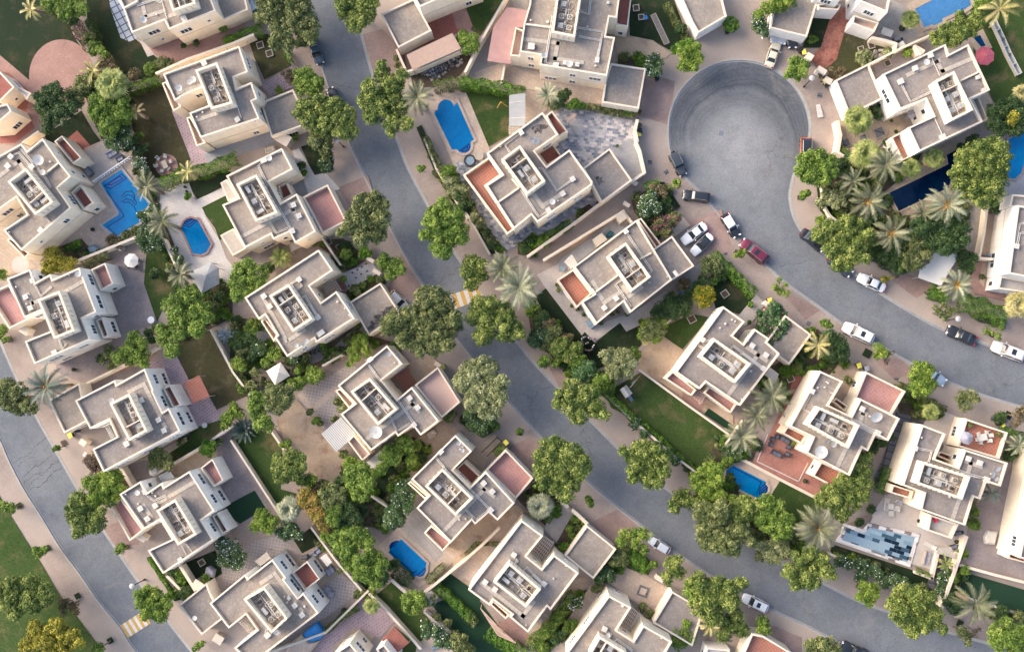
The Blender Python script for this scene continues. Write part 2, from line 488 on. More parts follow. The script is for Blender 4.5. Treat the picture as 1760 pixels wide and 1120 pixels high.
def inset(poly,d):
 n=len(poly);out=[]
 for i in range(n):
  p0,p1,p2=Vector(poly[i-1][:2]),Vector(poly[i][:2]),Vector(poly[(i+1) % n][:2])
  e1=(p1-p0).normalized();e2=(p2-p1).normalized()
  n1=Vector((-e1.y,e1.x));n2=Vector((-e2.y,e2.x))
  m=n1+n2
  if m.length<.2:out.append((p1.x+n1.x*d,p1.y+n1.y*d));continue
  m.normalize();k=d/max(.35,m.dot(n1))
  out.append((p1.x+m.x*k,p1.y+m.y*k))
 return out
def wp(pts,z=0.):
 return ccw([P(x,y,z).xy[:] for x,y in pts])
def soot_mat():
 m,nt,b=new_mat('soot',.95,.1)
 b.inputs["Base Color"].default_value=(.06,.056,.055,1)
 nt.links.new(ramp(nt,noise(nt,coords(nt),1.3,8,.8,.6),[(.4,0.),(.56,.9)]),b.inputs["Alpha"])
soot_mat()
def mosaic(name,stops,w,h,rot,rough):
 m,nt,b=new_mat(name,rough,.1)
 t=nt.nodes.new("ShaderNodeTexBrick");t.inputs["Scale"].default_value=1.
 for k,v in (("Brick Width",w),("Row Height",h),("Mortar Size",.012),("Bias",0.)):t.inputs[k].default_value=v
 t.inputs["Color1"].default_value=(0,0,0,1);t.inputs["Color2"].default_value=(1,1,1,1);t.inputs["Mortar"].default_value=(.5,.5,.5,1)
 nt.links.new(coords(nt,rot),t.inputs["Vector"])
 c=ramp(nt,t.outputs[0],stops);nt.nodes[-1].color_ramp.interpolation='CONSTANT'
 nt.links.new(c,b.inputs["Base Color"])
mosaic('pool_mosaic',[(0,(.018,.045,.07)),(.32,(.12,.2,.24)),(.45,(.46,.57,.58)),(.58,(.64,.72,.7))],1.15,.55,radians(18),.6)
mosaic('coping_mosaic',[(0,(.2,.17,.16)),(.3,(.55,.53,.51)),(.7,(.68,.66,.63))],1.1,.6,radians(18),.7)
brick_mat('paver_rose',(.31,.215,.185),(.265,.185,.162),(.19,.14,.125),ROTA,.4,.2,.02,.22,stainscale=.3)
ground_mat('crack_seal',(.035,.038,.042),(.055,.058,.062),.5,3.,.2)
# ground, roads, land
def sheet(name,mat,poly,z,kind='structure'):
 m=MB();m.add([(p[0],p[1],z) for p in poly],[tuple(range(len(poly)))])
 o=m.build(name,mat);tag(o,kind=kind)
 return o
m=MB();m.add([(-2500,-2500,-.16),(2500,-2500,-.16),(2500,2500,-.16),(-2500,2500,-.16)],[(0,1,2,3)])
tag(m.build('ground','terrain'),kind='structure')
sheet('road','asphalt',wp([(-420,-420),(2180,-420),(2180,1540),(-420,1540)],0),-.14)
WR=[(-210,150),(-80,400),(-25,530),(0,587),(27,647),(59,710),(97,777),(135,843),(175,907),(197,940),(240,1002),(287,1065),(327,1116),(370,1175),(470,1320),(620,1540)]
WL=[(-420,0),(-250,290),(-110,540),(-30,700),(0,757),(15,792),(40,840),(72,890),(102,940),(132,980),(172,1037),(205,1077),(222,1105),(234,1121),(290,1200),(420,1380),(540,1540)]
ML=[(470,-420),(505,-160),(520,-60),(530,0),(541,60),(552,110),(565,150),(582,200),(600,246),(617,282),(637,325),(655,362),(672,394),(700,447),(725,487),(760,545),(800,600),(840,650),(880,697),(900,719),(935,757),(972,793),(1010,828),(1050,862),(1100,902),(1150,942),(1198,975),(1260,1013),(1324,1047),(1378,1072),(1410,1088),(1442,1104),(1490,1124),(1700,1200),(1960,1290),(2180,1360)]
MR=[(545,-420),(575,-160),(590,-60),(606,0),(620,55),(640,127),(658,177),(678,227),(700,285),(735,352),(760,400),(797,457),(825,500),(855,542),(887,585),(920,625),(965,672),(1015,722),(1070,777),(1110,811),(1160,850),(1225,897),(1311,947),(1365,977),(1420,1004),(1470,1029),(1528,1051),(1629,1085),(1703,1106),(1780,1128),(1960,1190),(2180,1265)]
CL=[(1149,222),(1150,248),(1157,278),(1170,297),(1185,313),(1202,330),(1220,349),(1245,380),(1272,413),(1317,456),(1350,486),(1400,522),(1447,556),(1490,582),(1535,607),(1570,627),(1622,653),(1685,678),(1757,700),(1850,728),(2000,770),(2180,815)]
CR=[(1393,222),(1389,246),(1378,270),(1366,298),(1359,327),(1359,347),(1365,372),(1379,398),(1400,420),(1430,444),(1465,468),(1515,504),(1560,532),(1610,560),(1650,575),(1710,596),(1757,612),(1850,640),(2000,685),(2180,735)]
BULB=[(1271+122*cos(radians(a)),222-119*sin(radians(a))) for a in range(170,9,-10)]
def land(name,pts):
 poly=wp(pts)
 m=MB();m.prism(poly,-.15,0.)
 tag(m.build(name,'paver_mauve'),kind='structure')
land('pavement',WL+[(-420,1540)])
land('pavement',[(-210,150)]+WR[1:]+[(2180,1540),(2180,1360)]+list(reversed(ML))+[(-420,-420),(-420,-300)])
land('pavement',[(545,-420)]+MR[1:]+[(2180,815)]+list(reversed(CL[:-1]))+BULB+CR+[(2180,-420)])
def ribbon(edge,side,w,z0,z1):
 """strip of width w (m) on one side of an edge polyline"""
 ps=[P(x,y,0).xy for x,y in edge]
 L=[p.copy() for p in ps];R=[]
 for i,p in enumerate(ps):
  t=(ps[min(i+1,len(ps)-1)]-ps[max(i-1,0)]).normalized()
  R.append(p+Vector((-t.y,t.x))*side*w)
 return L,R
def smooth_edge(e):
 out=[]
 for i in range(len(e)-1):
  p0=e[max(i-1,0)];p1=e[i];p2=e[i+1];p3=e[min(i+2,len(e)-1)]
  for k in range(4):
   t=k/4
   out.append(tuple(.5*((2*p1[j])+(-p0[j]+p2[j])*t+(2*p0[j]-5*p1[j]+4*p2[j]-p3[j])*t*t+(-p0[j]+3*p1[j]-3*p2[j]+p3[j])*t ** 3) for j in (0,1)))
 out.append(e[-1])
 return out
def kerb(edge,side):
 edge=smooth_edge(edge)
 m=MB()
 Lf,Rt=ribbon(edge,side,.22,0,0)
 Lg,Rg=ribbon(edge,-side,.06,0,0)
 for i in range(len(edge)-1):
  q=[Rg[i],Rg[i+1],Rt[i+1],Rt[i]]
  m.prism(ccw([v[:] for v in q]),-.14,.02,bottom=False)
 tag(m.build('kerb','kerb'),kind='structure')
 g=MB()
 La,Ra=ribbon(edge,-side,.06,0,0);Lb,Rb=ribbon(edge,-side,.28,0,0)
 for i in range(len(edge)-1):
  g.add([(*Ra[i],-.135),(*Ra[i+1],-.135),(*Rb[i+1],-.135),(*Rb[i],-.135)],[(0,1,2,3)])
 tag(g.build('gutter','concrete'),kind='structure')
kerb(WL,-1);kerb(WR,1);kerb(ML,-1);kerb(MR,1)
kerb(list(reversed(CL))+BULB+CR,1)
_lvl=[0]
BEDS=[]
def patch(name,mat,pts):
 _lvl[0]+= 1
 if name=='garden_bed':BEDS.append((mat,wp(pts)))
 return sheet(name,mat,wp(pts),.004+.001*_lvl[0])
def disc(c,r,n=40,ry=None):
 ry=r if ry is None else ry
 return [(c[0]+r*cos(2*pi*i/n),c[1]+ry*sin(2*pi*i/n)) for i in range(n)]
A=fr(0,0);B=fr(400,0);C=fr(800,0);E=fr(1200,0);G=fr(0,220);Hh=fr(400,220);I=fr(760,160);J=fr(1360,60)
K=fr(0,440);L4=fr(400,440);M5=fr(0,640);N6=fr(0,840);O7=fr(800,440);Q=fr(400,640);R9=fr(400,840);S1=fr(700,720)
T2=fr(1100,240);U3=fr(1360,240);V4=fr(1100,500);W5=fr(1360,500);X6=fr(1100,700);Y7=fr(1360,700);Z8=fr(800,840);Z9=fr(1360,840)
TR=fr(1500,0,6.154);F12B=fr(1200,840,3.143)
for F_,q_ in ((B,(885,240,1030,200,1150,330,1190,500,1060,560,970,520)),(Hh,(720,410,930,325,1000,560,830,580)),(L4,(1060,240,1160,-20,1300,210,1260,300)),(S1,(690,200,820,130,960,180,960,300,870,400)),(Z8,(860,230,1060,130,1180,260,1040,400)),(T2,(330,560,560,480,640,760,520,800)),(W5,(-60,10,60,50,200,130,100,200)),(U3,(680,960,780,910,990,1010,860,1090)),(W5,(560,460,760,470,860,570,700,600)),(O7,(560,740,700,700,760,860,660,930)),(F12B,(320,700,560,800,560,880,300,860)),(N6,(700,260,900,200,960,380,800,400)),(C,(1440,560,1240,500,1200,800,1400,860))):
 patch('driveway','paver_rose',F_(*q_))
patch('lawn','lawn_dark',A(-300,-300,300,-300,420,60,520,270,600,380,560,600,210,560,0,380,-300,140))
patch('path','paver_pink',A(-200,180,0,382,212,560,520,600,600,640,420,720,260,860,100,1000,-300,960,-300,180))
patch('patio','paver_pink',disc((106,131),56,40,63))
patch('terrace_floor','tile_maroon',A(0,500,60,500,210,640,180,760,240,880,100,985,-200,985,-200,500))
patch('lawn','lawn_dark',A(590,-200,770,-200,900,240,1000,330,1080,400,1180,450,1100,520,900,560,820,480,700,380,600,180))
patch('patio','paver_blue_lattice',A(740,-80,800,-80,945,265,890,288,830,262,760,60))
patch('patio','plaster_floor',A(960,280,1000,280,1065,375,1015,392))
patch('patio','paver_pink',A(1000,300,1280,220,1560,160,1700,160,1560,330,1180,440,1060,370))
patch('lawn','lawn_brown',A(880,640,1130,560,1230,800,1310,1100,1240,1200,1070,1230,1000,1120,960,1000,910,880))
patch('path','paver_purple',A(1180,760,1300,760,1440,1100,1460,1140,1330,1140))
patch('path','concrete',A(1400,1060,1600,980,1900,860,1900,980,1440,1130))
patch('lawn','lawn_dark',A(300,920,420,860,560,760,640,900,710,990,620,1010,540,920,440,980,340,1010))
patch('terrace_floor','tile_maroon',A(470,950,530,897,632,1012,590,1070,470,1010))
patch('patio','stone_beige',G(580,140,700,88,930,170,960,320,1030,520,960,680,800,760,690,830,600,800,440,760,420,690,560,500,560,260))
patch('patio','stone_light',G(600,160,720,88,880,190,700,350,640,330))
patch('patio','paver_pink',disc((286.3,284.5),19.5,30))
patch('lawn','lawn_dark',G(1280,370,1550,280,1620,330,1520,410,1360,495))
patch('patio','stone_white',G(1100,440,1250,385,1300,380,1345,495,1530,415,1560,460,1390,545,1420,620,1460,690,1510,770,1560,900,1640,1000,1560,1120,1400,1130,1310,1030,1180,780,1100,560))
patch('lawn','lawn',G(1388,547,1560,462,1600,500,1640,690,1510,772,1480,690,1415,600))
patch('patio','stone_tan',G(-400,600,60,630,200,900,250,960,80,1010,-400,1000))
patch('patio','light_floor',disc((35,455),15,24))
patch('garden_bed','soil',G(360,830,560,760,640,850,500,930))
patch('patio','paver_grey_mauve',K(740,-20,990,-10,1055,130,990,190,1085,455,920,520,640,860,590,880,400,800,380,740,780,560,780,200))
patch('lawn','lawn',K(1000,60,1010,-60,1080,-100,1200,60,1240,200,1150,300,1080,450,990,190))
patch('garden_bed','soil',K(1180,240,1500,160,1600,200,1600,420,1450,500,1240,560))
patch('lawn','lawn_brown',K(1200,700,1230,560,1450,510,1540,700,1620,820,1700,960,1480,1060,1380,830,1300,850))
patch('patio','paver_pink',K(760,760,1100,640,1000,760,660,860))
patch('patio','paver_grey_mauve',K(600,880,960,745,1000,770,760,900,620,940))
patch('patio','paver_purple',K(1000,740,1210,675,1300,850,1440,965,1525,1120,1360,1200,1180,880))
patch('lawn','lawn',M5(1140,560,1240,440,1370,370,1530,320,1540,380,1440,470,1190,630))
patch('patio','stone_beige',M5(1120,530,1280,440,1290,470,1140,570,900,660,860,640))
patch('patio','paver_grey_mauve',M5(860,640,1000,600,1160,700,1000,790,900,760))
patch('garden_bed','soil',M5(720,700,830,650,900,760,860,860,760,860))
patch('patio','stone_tan',M5(1180,640,1360,540,1480,500,1560,560,1480,620,1250,740,1180,720))
patch('patio','paver_grey_mauve',N6(1480,-310,1590,-400,1690,-320,1900,100,1660,240,1560,160))
patch('lawn','turf',Q(-80,930,0,888,152,808,228,930,50,1038,0,1000))
patch('lawn','lawn',Q(-10,440,100,400,262,400,340,520,330,800,440,830,420,880,300,950,220,800,0,480))
patch('lawn','lawn_park',[(-420,200),(-250,560),(-90,720),(0,852),(20,887),(45,927),(70,965),(105,1025),(135,1062),(165,1102),(182,1124),(260,1240),(300,1540),(-420,1540)])
patch('garden_bed','lawn_dark',N6(1010,470,1040,460,1240,760,1200,770))
patch('garden_bed','lawn_dark',N6(1160,570,1240,520,1330,700,1240,760))
patch('lawn','lawn_dark',N6(1240,520,1480,420,1560,560,1400,660,1330,620))
patch('patio','paver_lattice',R9(-80,520,40,430,160,350,330,320,480,450,380,400,280,470,100,600,-60,680))
patch('lawn','lawn_dark',R9(420,350,540,262,612,370,480,442))
patch('patio','stone_tan',R9(330,560,480,440,612,372,740,570,600,680,480,700))
patch('patio','paver_lattice',R9(600,680,745,575,885,700,640,880,480,960,240,1140,160,1160,560,850))
patch('garden_bed','lawn',R9(590,330,720,500,900,700,1000,640,800,380,640,300))
patch('lawn','lawn',R9(975,735,1100,630,1200,720,1320,850,1400,970,1270,1065))
patch('path','paver_purple',R9(560,1060,860,760,940,740,1120,905,1010,1025,900,980,780,1040,600,1200))
patch('lawn','lawn',R9(1110,940,1290,1085,1250,1180,1120,1120))
patch('patio','stone_tan',R9(840,950,980,1010,900,1100,700,1140,680,1080))
patch('patio','stone_beige',R9(1270,1065,1340,1010,1520,1040,1600,1120,1400,1200,1250,1150))
patch('lawn','turf',R9(1400,655,1510,560,1640,640,1700,720,1700,830,1600,830))
patch('lawn','turf',Z8(-60,640,20,640,20,700,110,780,220,930,340,1080,320,1130,240,1130,0,860))
patch('lawn','turf',R9(1370,790,1500,740,1640,860,1740,1000,1900,1140,1640,1160,1480,960))
patch('garden_bed','soil',L4(-10,420,180,440,220,560,300,640,420,700,620,620,880,460,960,560,620,750,480,830,320,900,120,970,-20,760))
patch('patio','stone_tan',L4(60,760,230,640,420,720,460,800,300,900,150,940))
patch('patio','concrete',L4(150,540,200,490,290,600,230,640))
patch('patio','paver_grey_mauve',L4(480,690,680,640,880,450,940,530,800,620,600,720,500,760))
patch('patio','paver_lattice',Q(440,150,520,90,640,40,820,-70,880,0,850,230,740,320,620,395))
patch('path','stone_beige',Q(440,150,480,130,640,370,620,395))
patch('path','stone_beige',Q(540,240,700,90,730,120,570,265))
patch('sandy_yard','sand',Q(300,330,440,180,620,400,780,600,780,720,640,810,520,700,380,560))
patch('garden_bed','soil',Q(740,640,1000,640,1060,520,1240,440,1340,500,1320,620,1200,740,1080,860,1060,1080,840,1040))
patch('lawn','lawn_dark',Q(980,660,1240,540,1240,640,1000,900,940,860))
patch('patio','stone_tan',Q(1240,470,1420,350,1540,380,1570,420,1400,600,1220,760,1180,700))
patch('patio','stone_beige',R9(1000,390,1150,250,1270,130,1380,240,1600,420,1560,460,1420,590,1280,672,1140,560))
patch('deck','deck_wood',R9(1230,120,1290,120,1400,240,1500,380,1400,500,1330,430,1130,250))
patch('path','sand',S1(220,880,480,700,600,600,760,590,820,640,470,1100,440,1160,300,1060,330,930))
patch('path','stone_beige',S1(300,1040,400,960,740,640,760,680,440,1120))
patch('garden_bed','soil',S1(750,540,880,440,1060,560,1060,640,960,740,840,640))
patch('path','stone_light',S1(960,700,1070,560,1160,640,1040,860,940,760))
patch('garden_bed','soil',S1(1020,860,1120,680,1240,740,1180,800,1100,900))
patch('path','stone_tan',S1(480,200,600,100,690,200,560,260,520,340,400,260))
patch('garden_bed','soil',S1(380,-20,560,-60,640,60,520,130,400,60))
patch('patio','paver_pink',Z8(220,930,300,880,430,990,560,870,640,800,700,860,560,1000,420,1090,330,1060))
patch('path','stone_tan',Z8(430,990,700,640,780,600,860,620,600,960,480,1040))
patch('garden_bed','soil',Z8(440,1060,700,760,800,700,860,680,700,960,560,1120))
patch('path','stone_beige',Z8(700,900,860,660,960,680,700,1120,560,1130))
patch('patio','stone_beige',Z8(960,620,1080,530,1240,590,1395,680,1290,850,1140,760))
patch('garden_bed','soil',Z8(880,620,1060,440,1120,380,1280,500,1260,590,1080,530,1000,640))
patch('patio','tile_maroon',B(1340,160,1440,90,1610,60,1570,220,1400,280,1180,370,1200,490,1140,340))
patch('rubble_yard','soil',B(1220,500,1570,350,1660,400,1560,520,1400,600,1240,600))
patch('lawn','lawn',C(-60,-260,260,-260,260,0,100,250,40,210,-10,60))
patch('patio','paver_pink',C(-100,60,0,50,50,180,20,230,-60,200))
patch('yard','gravel_yard',C(0,490,100,300,290,0,430,-20,430,480,500,500,510,530,460,625,200,600,0,545))
patch('yard','stone_beige',C(60,500,260,430,480,520,560,500,960,600,940,720,700,700,460,620,260,590,90,560))
patch('lawn','lawn_dark',C(1120,-200,1360,-200,1530,270,1400,345,1300,290,1130,250))
patch('sandy_yard','sand',C(1020,250,1140,250,1290,280,1410,370,1380,400,1240,400,1050,390))
patch('garden_bed','soil',C(1050,375,1240,400,1240,470,1050,440))
patch('lawn','lawn',C(0,560,300,640,300,930,160,1010,-20,640))
patch('patio','stone_beige',C(410,620,560,640,560,760,430,850,410,840))
patch('pool_deck','stone_beige',[(728,172),(795,150),(800,157),(842,257),(836,272),(812,292),(780,285),(765,250)])
patch('patio','slate_blue',I(50,500,320,400,640,640,640,980,600,1000,450,1080,420,1060,250,930,160,700))
patch('patio','slate_blue',I(580,980,660,880,1040,650,1100,740,880,850,930,880,650,1030))
patch('patio','slate_blue',I(760,160,840,100,900,100,1330,190,1335,320,1400,540,1300,600,1040,640,800,480))
patch('driveway','concrete',I(1180,380,1330,300,1400,540,1300,600,1150,520))
patch('garden_bed','soil',I(920,820,1010,760,1040,790,940,870))
patch('garden_bed','soil',I(520,1040,610,975,650,1030,900,890,910,910,620,1110,520,1110))
patch('garden_bed','soil',I(-40,480,90,540,250,900,420,1080,340,1110,100,720,-60,560))
patch('lawn','lawn_brown',B(110,280,240,235,330,320,400,450,220,550,150,400))
patch('path','paver_purple',B(190,590,330,510,420,600,260,665))
patch('lawn','lawn_dark',Hh(470,130,600,90,680,160,690,290,560,330))
patch('path','stone_white',Hh(410,160,455,138,565,325,640,308,740,420,640,460,520,460,480,330))
patch('patio','concrete',Hh(370,370,455,335,520,440,420,480))
patch('garden_bed','soil',Hh(540,780,640,770,760,760,870,850,915,910,780,1000,690,880))
patch('patio','cobble_light',Hh(740,1000,960,925,1010,990,800,1120))
patch('garden_bed','soil',Hh(780,1120,1000,1000,1060,1060,960,1180,800,1260))
patch('patio','paver_red',L4(600,300,740,160,780,210,740,300,640,330))
patch('patio','paver_red',L4(1100,820,1210,770,1270,880,1190,930))
patch('patio','stone_tan',L4(1200,730,1380,680,1420,760,1280,880,1220,800))
patch('garden_bed','soil',L4(1000,560,1120,600,1200,720,1060,600,960,640,900,560))
patch('lawn','lawn_dark',O7(480,280,560,215,830,530,890,600,1060,450,1110,520,1190,450,1290,470,1200,620,1080,690,900,780,820,770,620,540))
patch('patio','stone_light',O7(490,130,640,50,760,80,640,170,770,360,800,310,900,470,1140,390,1380,240,1400,300,1300,430,1105,518,1062,458,885,592,820,520,800,545,550,218))
patch('patio','gravel_yard',T2(180,1060,350,880,420,850,460,930,400,960,280,1050,200,1100))
patch('yard','concrete',fr(960,340,5.714)(0,620,300,400,640,130,700,240,640,320,400,470,150,660,0,740))
patch('garden_bed','soil',T2(-60,420,120,290,150,290,275,460,240,500,120,700,40,600,-40,500))
patch('patio','stone_beige',T2(220,510,260,495,345,590,240,665,150,640))
patch('garden_bed','lawn_dark',T2(130,300,165,290,278,462,240,480))
patch('lawn','lawn_dark',T2(480,1010,590,900,640,900,790,1090,690,1200,520,1160))
patch('lawn','lawn',V4(170,240,360,160,480,180,290,400,160,310))
patch('sandy_yard','sand',V4(-10,440,140,310,160,312,290,400,400,500,350,680,640,850,640,935,440,830,160,640,0,545))
patch('patio','paver_pink',V4(290,640,360,660,460,740,420,830,290,740))
patch('lawn','lawn',V4(-240,700,0,560,300,760,600,990,560,1080,410,1225,250,1130,0,900,-200,800))
patch('lawn','turf',V4(440,845,470,803,640,920,640,975))
patch('path','stone_light',V4(650,200,800,20,860,90,780,200,720,240))
patch('garden_bed','soil',V4(800,560,980,480,1060,480,1140,540,1000,800,860,780))
patch('path','tile_maroon',V4(1080,540,1160,530,1040,800,960,960,900,960,980,800))
patch('terrace_floor','paver_red',X6(900,160,960,60,1040,180,1180,370,1270,520,1210,608,960,492,775,378))
patch('pool_deck','stone_beige',X6(680,345,965,495,890,652,700,620,570,520,590,390))
patch('lawn','lawn',X6(965,497,1190,612,1260,720,1060,840,860,660))
patch('garden_bed','soil',X6(520,200,700,180,820,240,770,370,680,340,560,420,400,440,480,340))
patch('garden_bed','soil',W5(-60,480,100,280,180,260,380,480,330,600,200,560,0,560))
patch('patio','stone_tan',W5(220,620,330,500,460,520,480,600,380,720,300,780,240,780))
patch('patio','slate_strip',W5(640,1120,720,830,960,880,940,930,790,900,700,1200,620,1300,560,1300))
patch('garden_bed','soil',W5(700,640,760,640,1070,810,1060,850,960,880,740,840))
patch('patio','plaster_floor',W5(900,920,950,840,1060,830,1180,880,1140,1000,1060,1100,1020,1000))
patch('pool_deck','plaster_floor',Y7(640,600,800,560,1220,820,1190,900,1130,1110,960,1110,810,1070,880,880,540,790,560,720))
patch('deck','deck_dark',Y7(360,810,530,730,560,750,500,870,440,850))
patch('lawn','lawn_dark',Z9(290,380,850,560,965,590,930,690,600,580,320,460))
patch('path','slate_strip',Z9(960,560,1020,430,1120,470,1060,700,1020,720,920,680))
patch('patio','paver_grey_mauve',Y7(1420,560,1560,330,1700,300,1900,1000,1900,1240,1600,1200,1240,1130,1150,1080,1240,700))
patch('lawn','turf',Z9(1190,570,1600,690,1900,760,1900,940,1600,850,1140,725))
patch('garden_bed','soil',Z9(1060,640,1130,500,1190,560,1130,730,1600,880,1600,930,1030,760))
patch('pool_deck','stone_tan',TR(320,65,660,-100,1150,-100,1100,110,820,260,480,410))
patch('patio','gravel_yard',TR(60,-60,330,60,480,420,420,470,240,460,20,380,60,260,200,40))
patch('path','stamped_red',E(920,60,1060,50,1010,240,950,410,870,480,820,475,768,400,840,330))
patch('lawn','lawn_dark',E(800,90,910,110,840,330,710,332,760,240))
patch('lawn','lawn_brown',E(1000,230,1180,280,1370,330,1170,440,930,545,880,480,950,410))
patch('lawn','lawn',J(1220,-240,1900,-240,1900,640,1620,560,1400,480,1340,360,1250,120))
patch('deck','stone_tan',TR(1040,380,1160,310,1260,510,1100,560,1040,480))
patch('pond','pool_navy',TR(1060,405,1130,375,1190,490,1140,500))
patch('path','paver_grey_mauve',TR(0,690,430,480,620,560,130,780,40,830))
patch('patio','stone_tan',J(310,700,330,600,500,520,740,560,790,640,700,700,470,860,320,830))
patch('patio','stone_tan',J(1270,430,1340,390,1400,500,1360,640,1290,560))
patch('patio','stone_tan',U3(850,170,1040,60,1100,20,1170,30,1230,120,1150,360,1000,480,730,535,630,370))
patch('garden_bed','soil',U3(300,100,640,60,900,80,860,180,630,370,735,535,1000,480,1120,420,1210,470,1160,760,1000,760,760,910,520,775,340,590,240,480,215,300))
patch('driveway','gravel_yard',U3(1180,480,1345,450,1292,795,1130,755))
patch('path','stone_tan',U3(1345,510,1400,510,1370,800,1300,790))
patch('path','paver_pink',U3(1230,830,1330,820,1330,1030,1480,1060,1480,1110,1260,1060,1200,930))
patch('garden_bed','sand',U3(1310,840,1350,840,1320,1010,1290,980))
patch('patio','concrete',J(1450,990,1560,990,1660,860,1900,860,1900,1200,1450,1150))
patch('garden_bed','lawn_dark',Hh(1265,0,1300,-20,1420,270,1600,610,1560,590,1400,330))
patch('garden_bed','lawn_dark',U3(172,330,212,330,235,470,340,590,300,590,195,490))
patch('garden_bed','lawn_dark',U3(500,770,540,780,790,910,760,930))
patch('garden_bed','lawn_dark',X6(-20,80,0,70,400,440,370,450))
patch('garden_bed','lawn_dark',Z9(250,400,310,390,1000,700,1040,740,960,740,300,470))
patch('patio','tile_maroon',Z8(450,440,545,320,650,395,545,515))
patch('patio','tile_maroon',Z8(1070,940,1150,810,1245,880,1160,990))
patch('garden_bed','soil',Q(440,800,640,800,760,720,900,640,1000,760,960,940,860,1080,760,1060,560,960))
patch('garden_bed','soil',O7(420,350,520,360,800,640,960,860,1000,940,900,940,760,860,600,700,460,560))
patch('garden_bed','soil',G(920,160,1000,160,1060,460,1200,800,1240,960,1180,960,1060,760,980,480))
patch('garden_bed','soil',A(560,560,720,460,880,560,900,900,700,960,620,760))
patch('garden_bed','soil',X6(360,470,600,400,700,620,1000,700,1060,900,840,960,560,800,400,700))
for F_,v_,w_ in ((M5,(90,620,200,555,290,470,330,435),.05),(M5,(160,720,230,650,300,610,360,570),.06),(M5,(165,760,240,700,300,690,350,640,410,590),.06),(M5,(205,805,290,770,350,700,425,650),.07),(M5,(200,790,235,740,300,700),.05),(M5,(120,640,180,600,260,580),.04),(E,(10,610,120,545,160,560,260,620,340,600),.04),(E,(290,450,380,480,400,520,500,510,590,560),.05),(E,(350,560,470,600,540,660),.04),(T2,(960,870,1080,850,1200,820),.04),(C,(1590,560,1540,620,1440,740),.04),(B,(640,560,760,590,860,620),.04)):
 ps_=[P(*p_,-.14).xy for p_ in F_(*v_)];m=MB();rn_=random.Random(int(v_[0]))
 for i in range(len(ps_)-1):
  k=6;pr_=ps_[i]
  for j in range(1,k+1):
   nx_=ps_[i].lerp(ps_[i+1],j/k)+Vector((rn_.uniform(-.2,.2),rn_.uniform(-.2,.2)))*(j<k);t=nx_-pr_
   n_=Vector((-t.y,t.x)).normalized()*w_*rn_.uniform(.2,.8);m.add([(*(pr_-n_),-.136),(*(nx_-n_),-.136),(*(nx_+n_),-.136),(*(pr_+n_),-.136)],[(0,1,2,3)]);pr_=nx_
 tag(m.build('road_crack','crack_seal'),kind='structure')
def crossing(a,b,w,nm,n):
 """zebra hump between pixel points a and b, stripes across"""
 pa,pb=P(*a,0).xy,P(*b,0).xy
 d=(pb-pa)/n;t=d.normalized();nn=Vector((-t.y,t.x))*w/2
 base=empty(nm,(*((pa+pb)/2),-.135))
 tag(base,kind='structure')
 y,wh=MB(),MB()
 for i in range(n):
  q=[pa+d*i+nn,pa+d*(i+1)+nn,pa+d*(i+1)-nn,pa+d*i-nn]
  (y if i % 2==0 else wh).prism(ccw([v[:] for v in q]),-.14,-.1)
 y.build('stripe','marking_yellow',base,base.location);wh.build('stripe','marking_white',base,base.location)
crossing((768,522),(832,500),2.3,'road_marking',10)
crossing((213,1085),(252,1060),2.3,'road_marking',9)
SQ=lambda c,s,a=.5:[(c[0]+s*(cos(a)*i-sin(a)*j),c[1]+s*(sin(a)*i+cos(a)*j)) for i,j in ((-1,-1),(1,-1),(1,1),(-1,1))]
for c,s,a,mt in [((110.5,760.5),4.5,-.45,'soil'),((219,939),4,-.4,'soil'),((34,868.5),5,-.5,'lawn_dark'),((82.5,941),5,-.5,'lawn_dark'),((134.5,1023),5,-.5,'lawn_dark'),((190.5,1099.5),5,-.5,'lawn_dark'),((18,583),5,-.5,'soil'),((1265.5,434),4.2,.5,'soil'),((1374,340),4,0,'soil'),((1163,318),4.5,-.6,'soil'),((893,742.5),5,.2,'lawn_dark'),((1013,862),4.5,.4,'lawn_dark'),((1490,607),7,.5,'lawn_dark'),((1704,574),5,.5,'lawn_dark'),((1732,713),6,.5,'lawn_dark'),((1476,1006),5,.5,'lawn_dark'),((1649,1070),5.5,.4,'lawn_dark'),((1519,480),5,.6,'soil')]:
 patch('tree_pit',mt,SQ(c,s,a))
for c,s,a in [((1117,279),3.6,0),((1145.5,296),4,-.7),((1246.5,434.5),4,.1),((1390,556),3.8,.4),((1541,650),4,.4),((1114,192),4,.1),((1065,916),4.2,.5),((1365,1103),4,.5),((662,86),4,0),((1409,164),4.5,.1),((727,491),3.6,.5),((1240,229),4,.2),((571,858),3.6,.5),((174,919),4,.3),((1707,719),4,.2)]:
 if c==(571,858):continue
 on_road=c in ((727,491),(1240,229),(174,919))
 m=MB()
 z=-.137 if on_road else .003
 m.add([(p[0],p[1],z) for p in wp(SQ(c,s,a))],[(0,1,2,3)])
 o=m.build('manhole_cover','slate_strip' if not on_road else 'cushion_slate');tag(o,kind='structure')
patch('brick_patch','cobble_light',E(805,725,835,718,860,805,820,815))
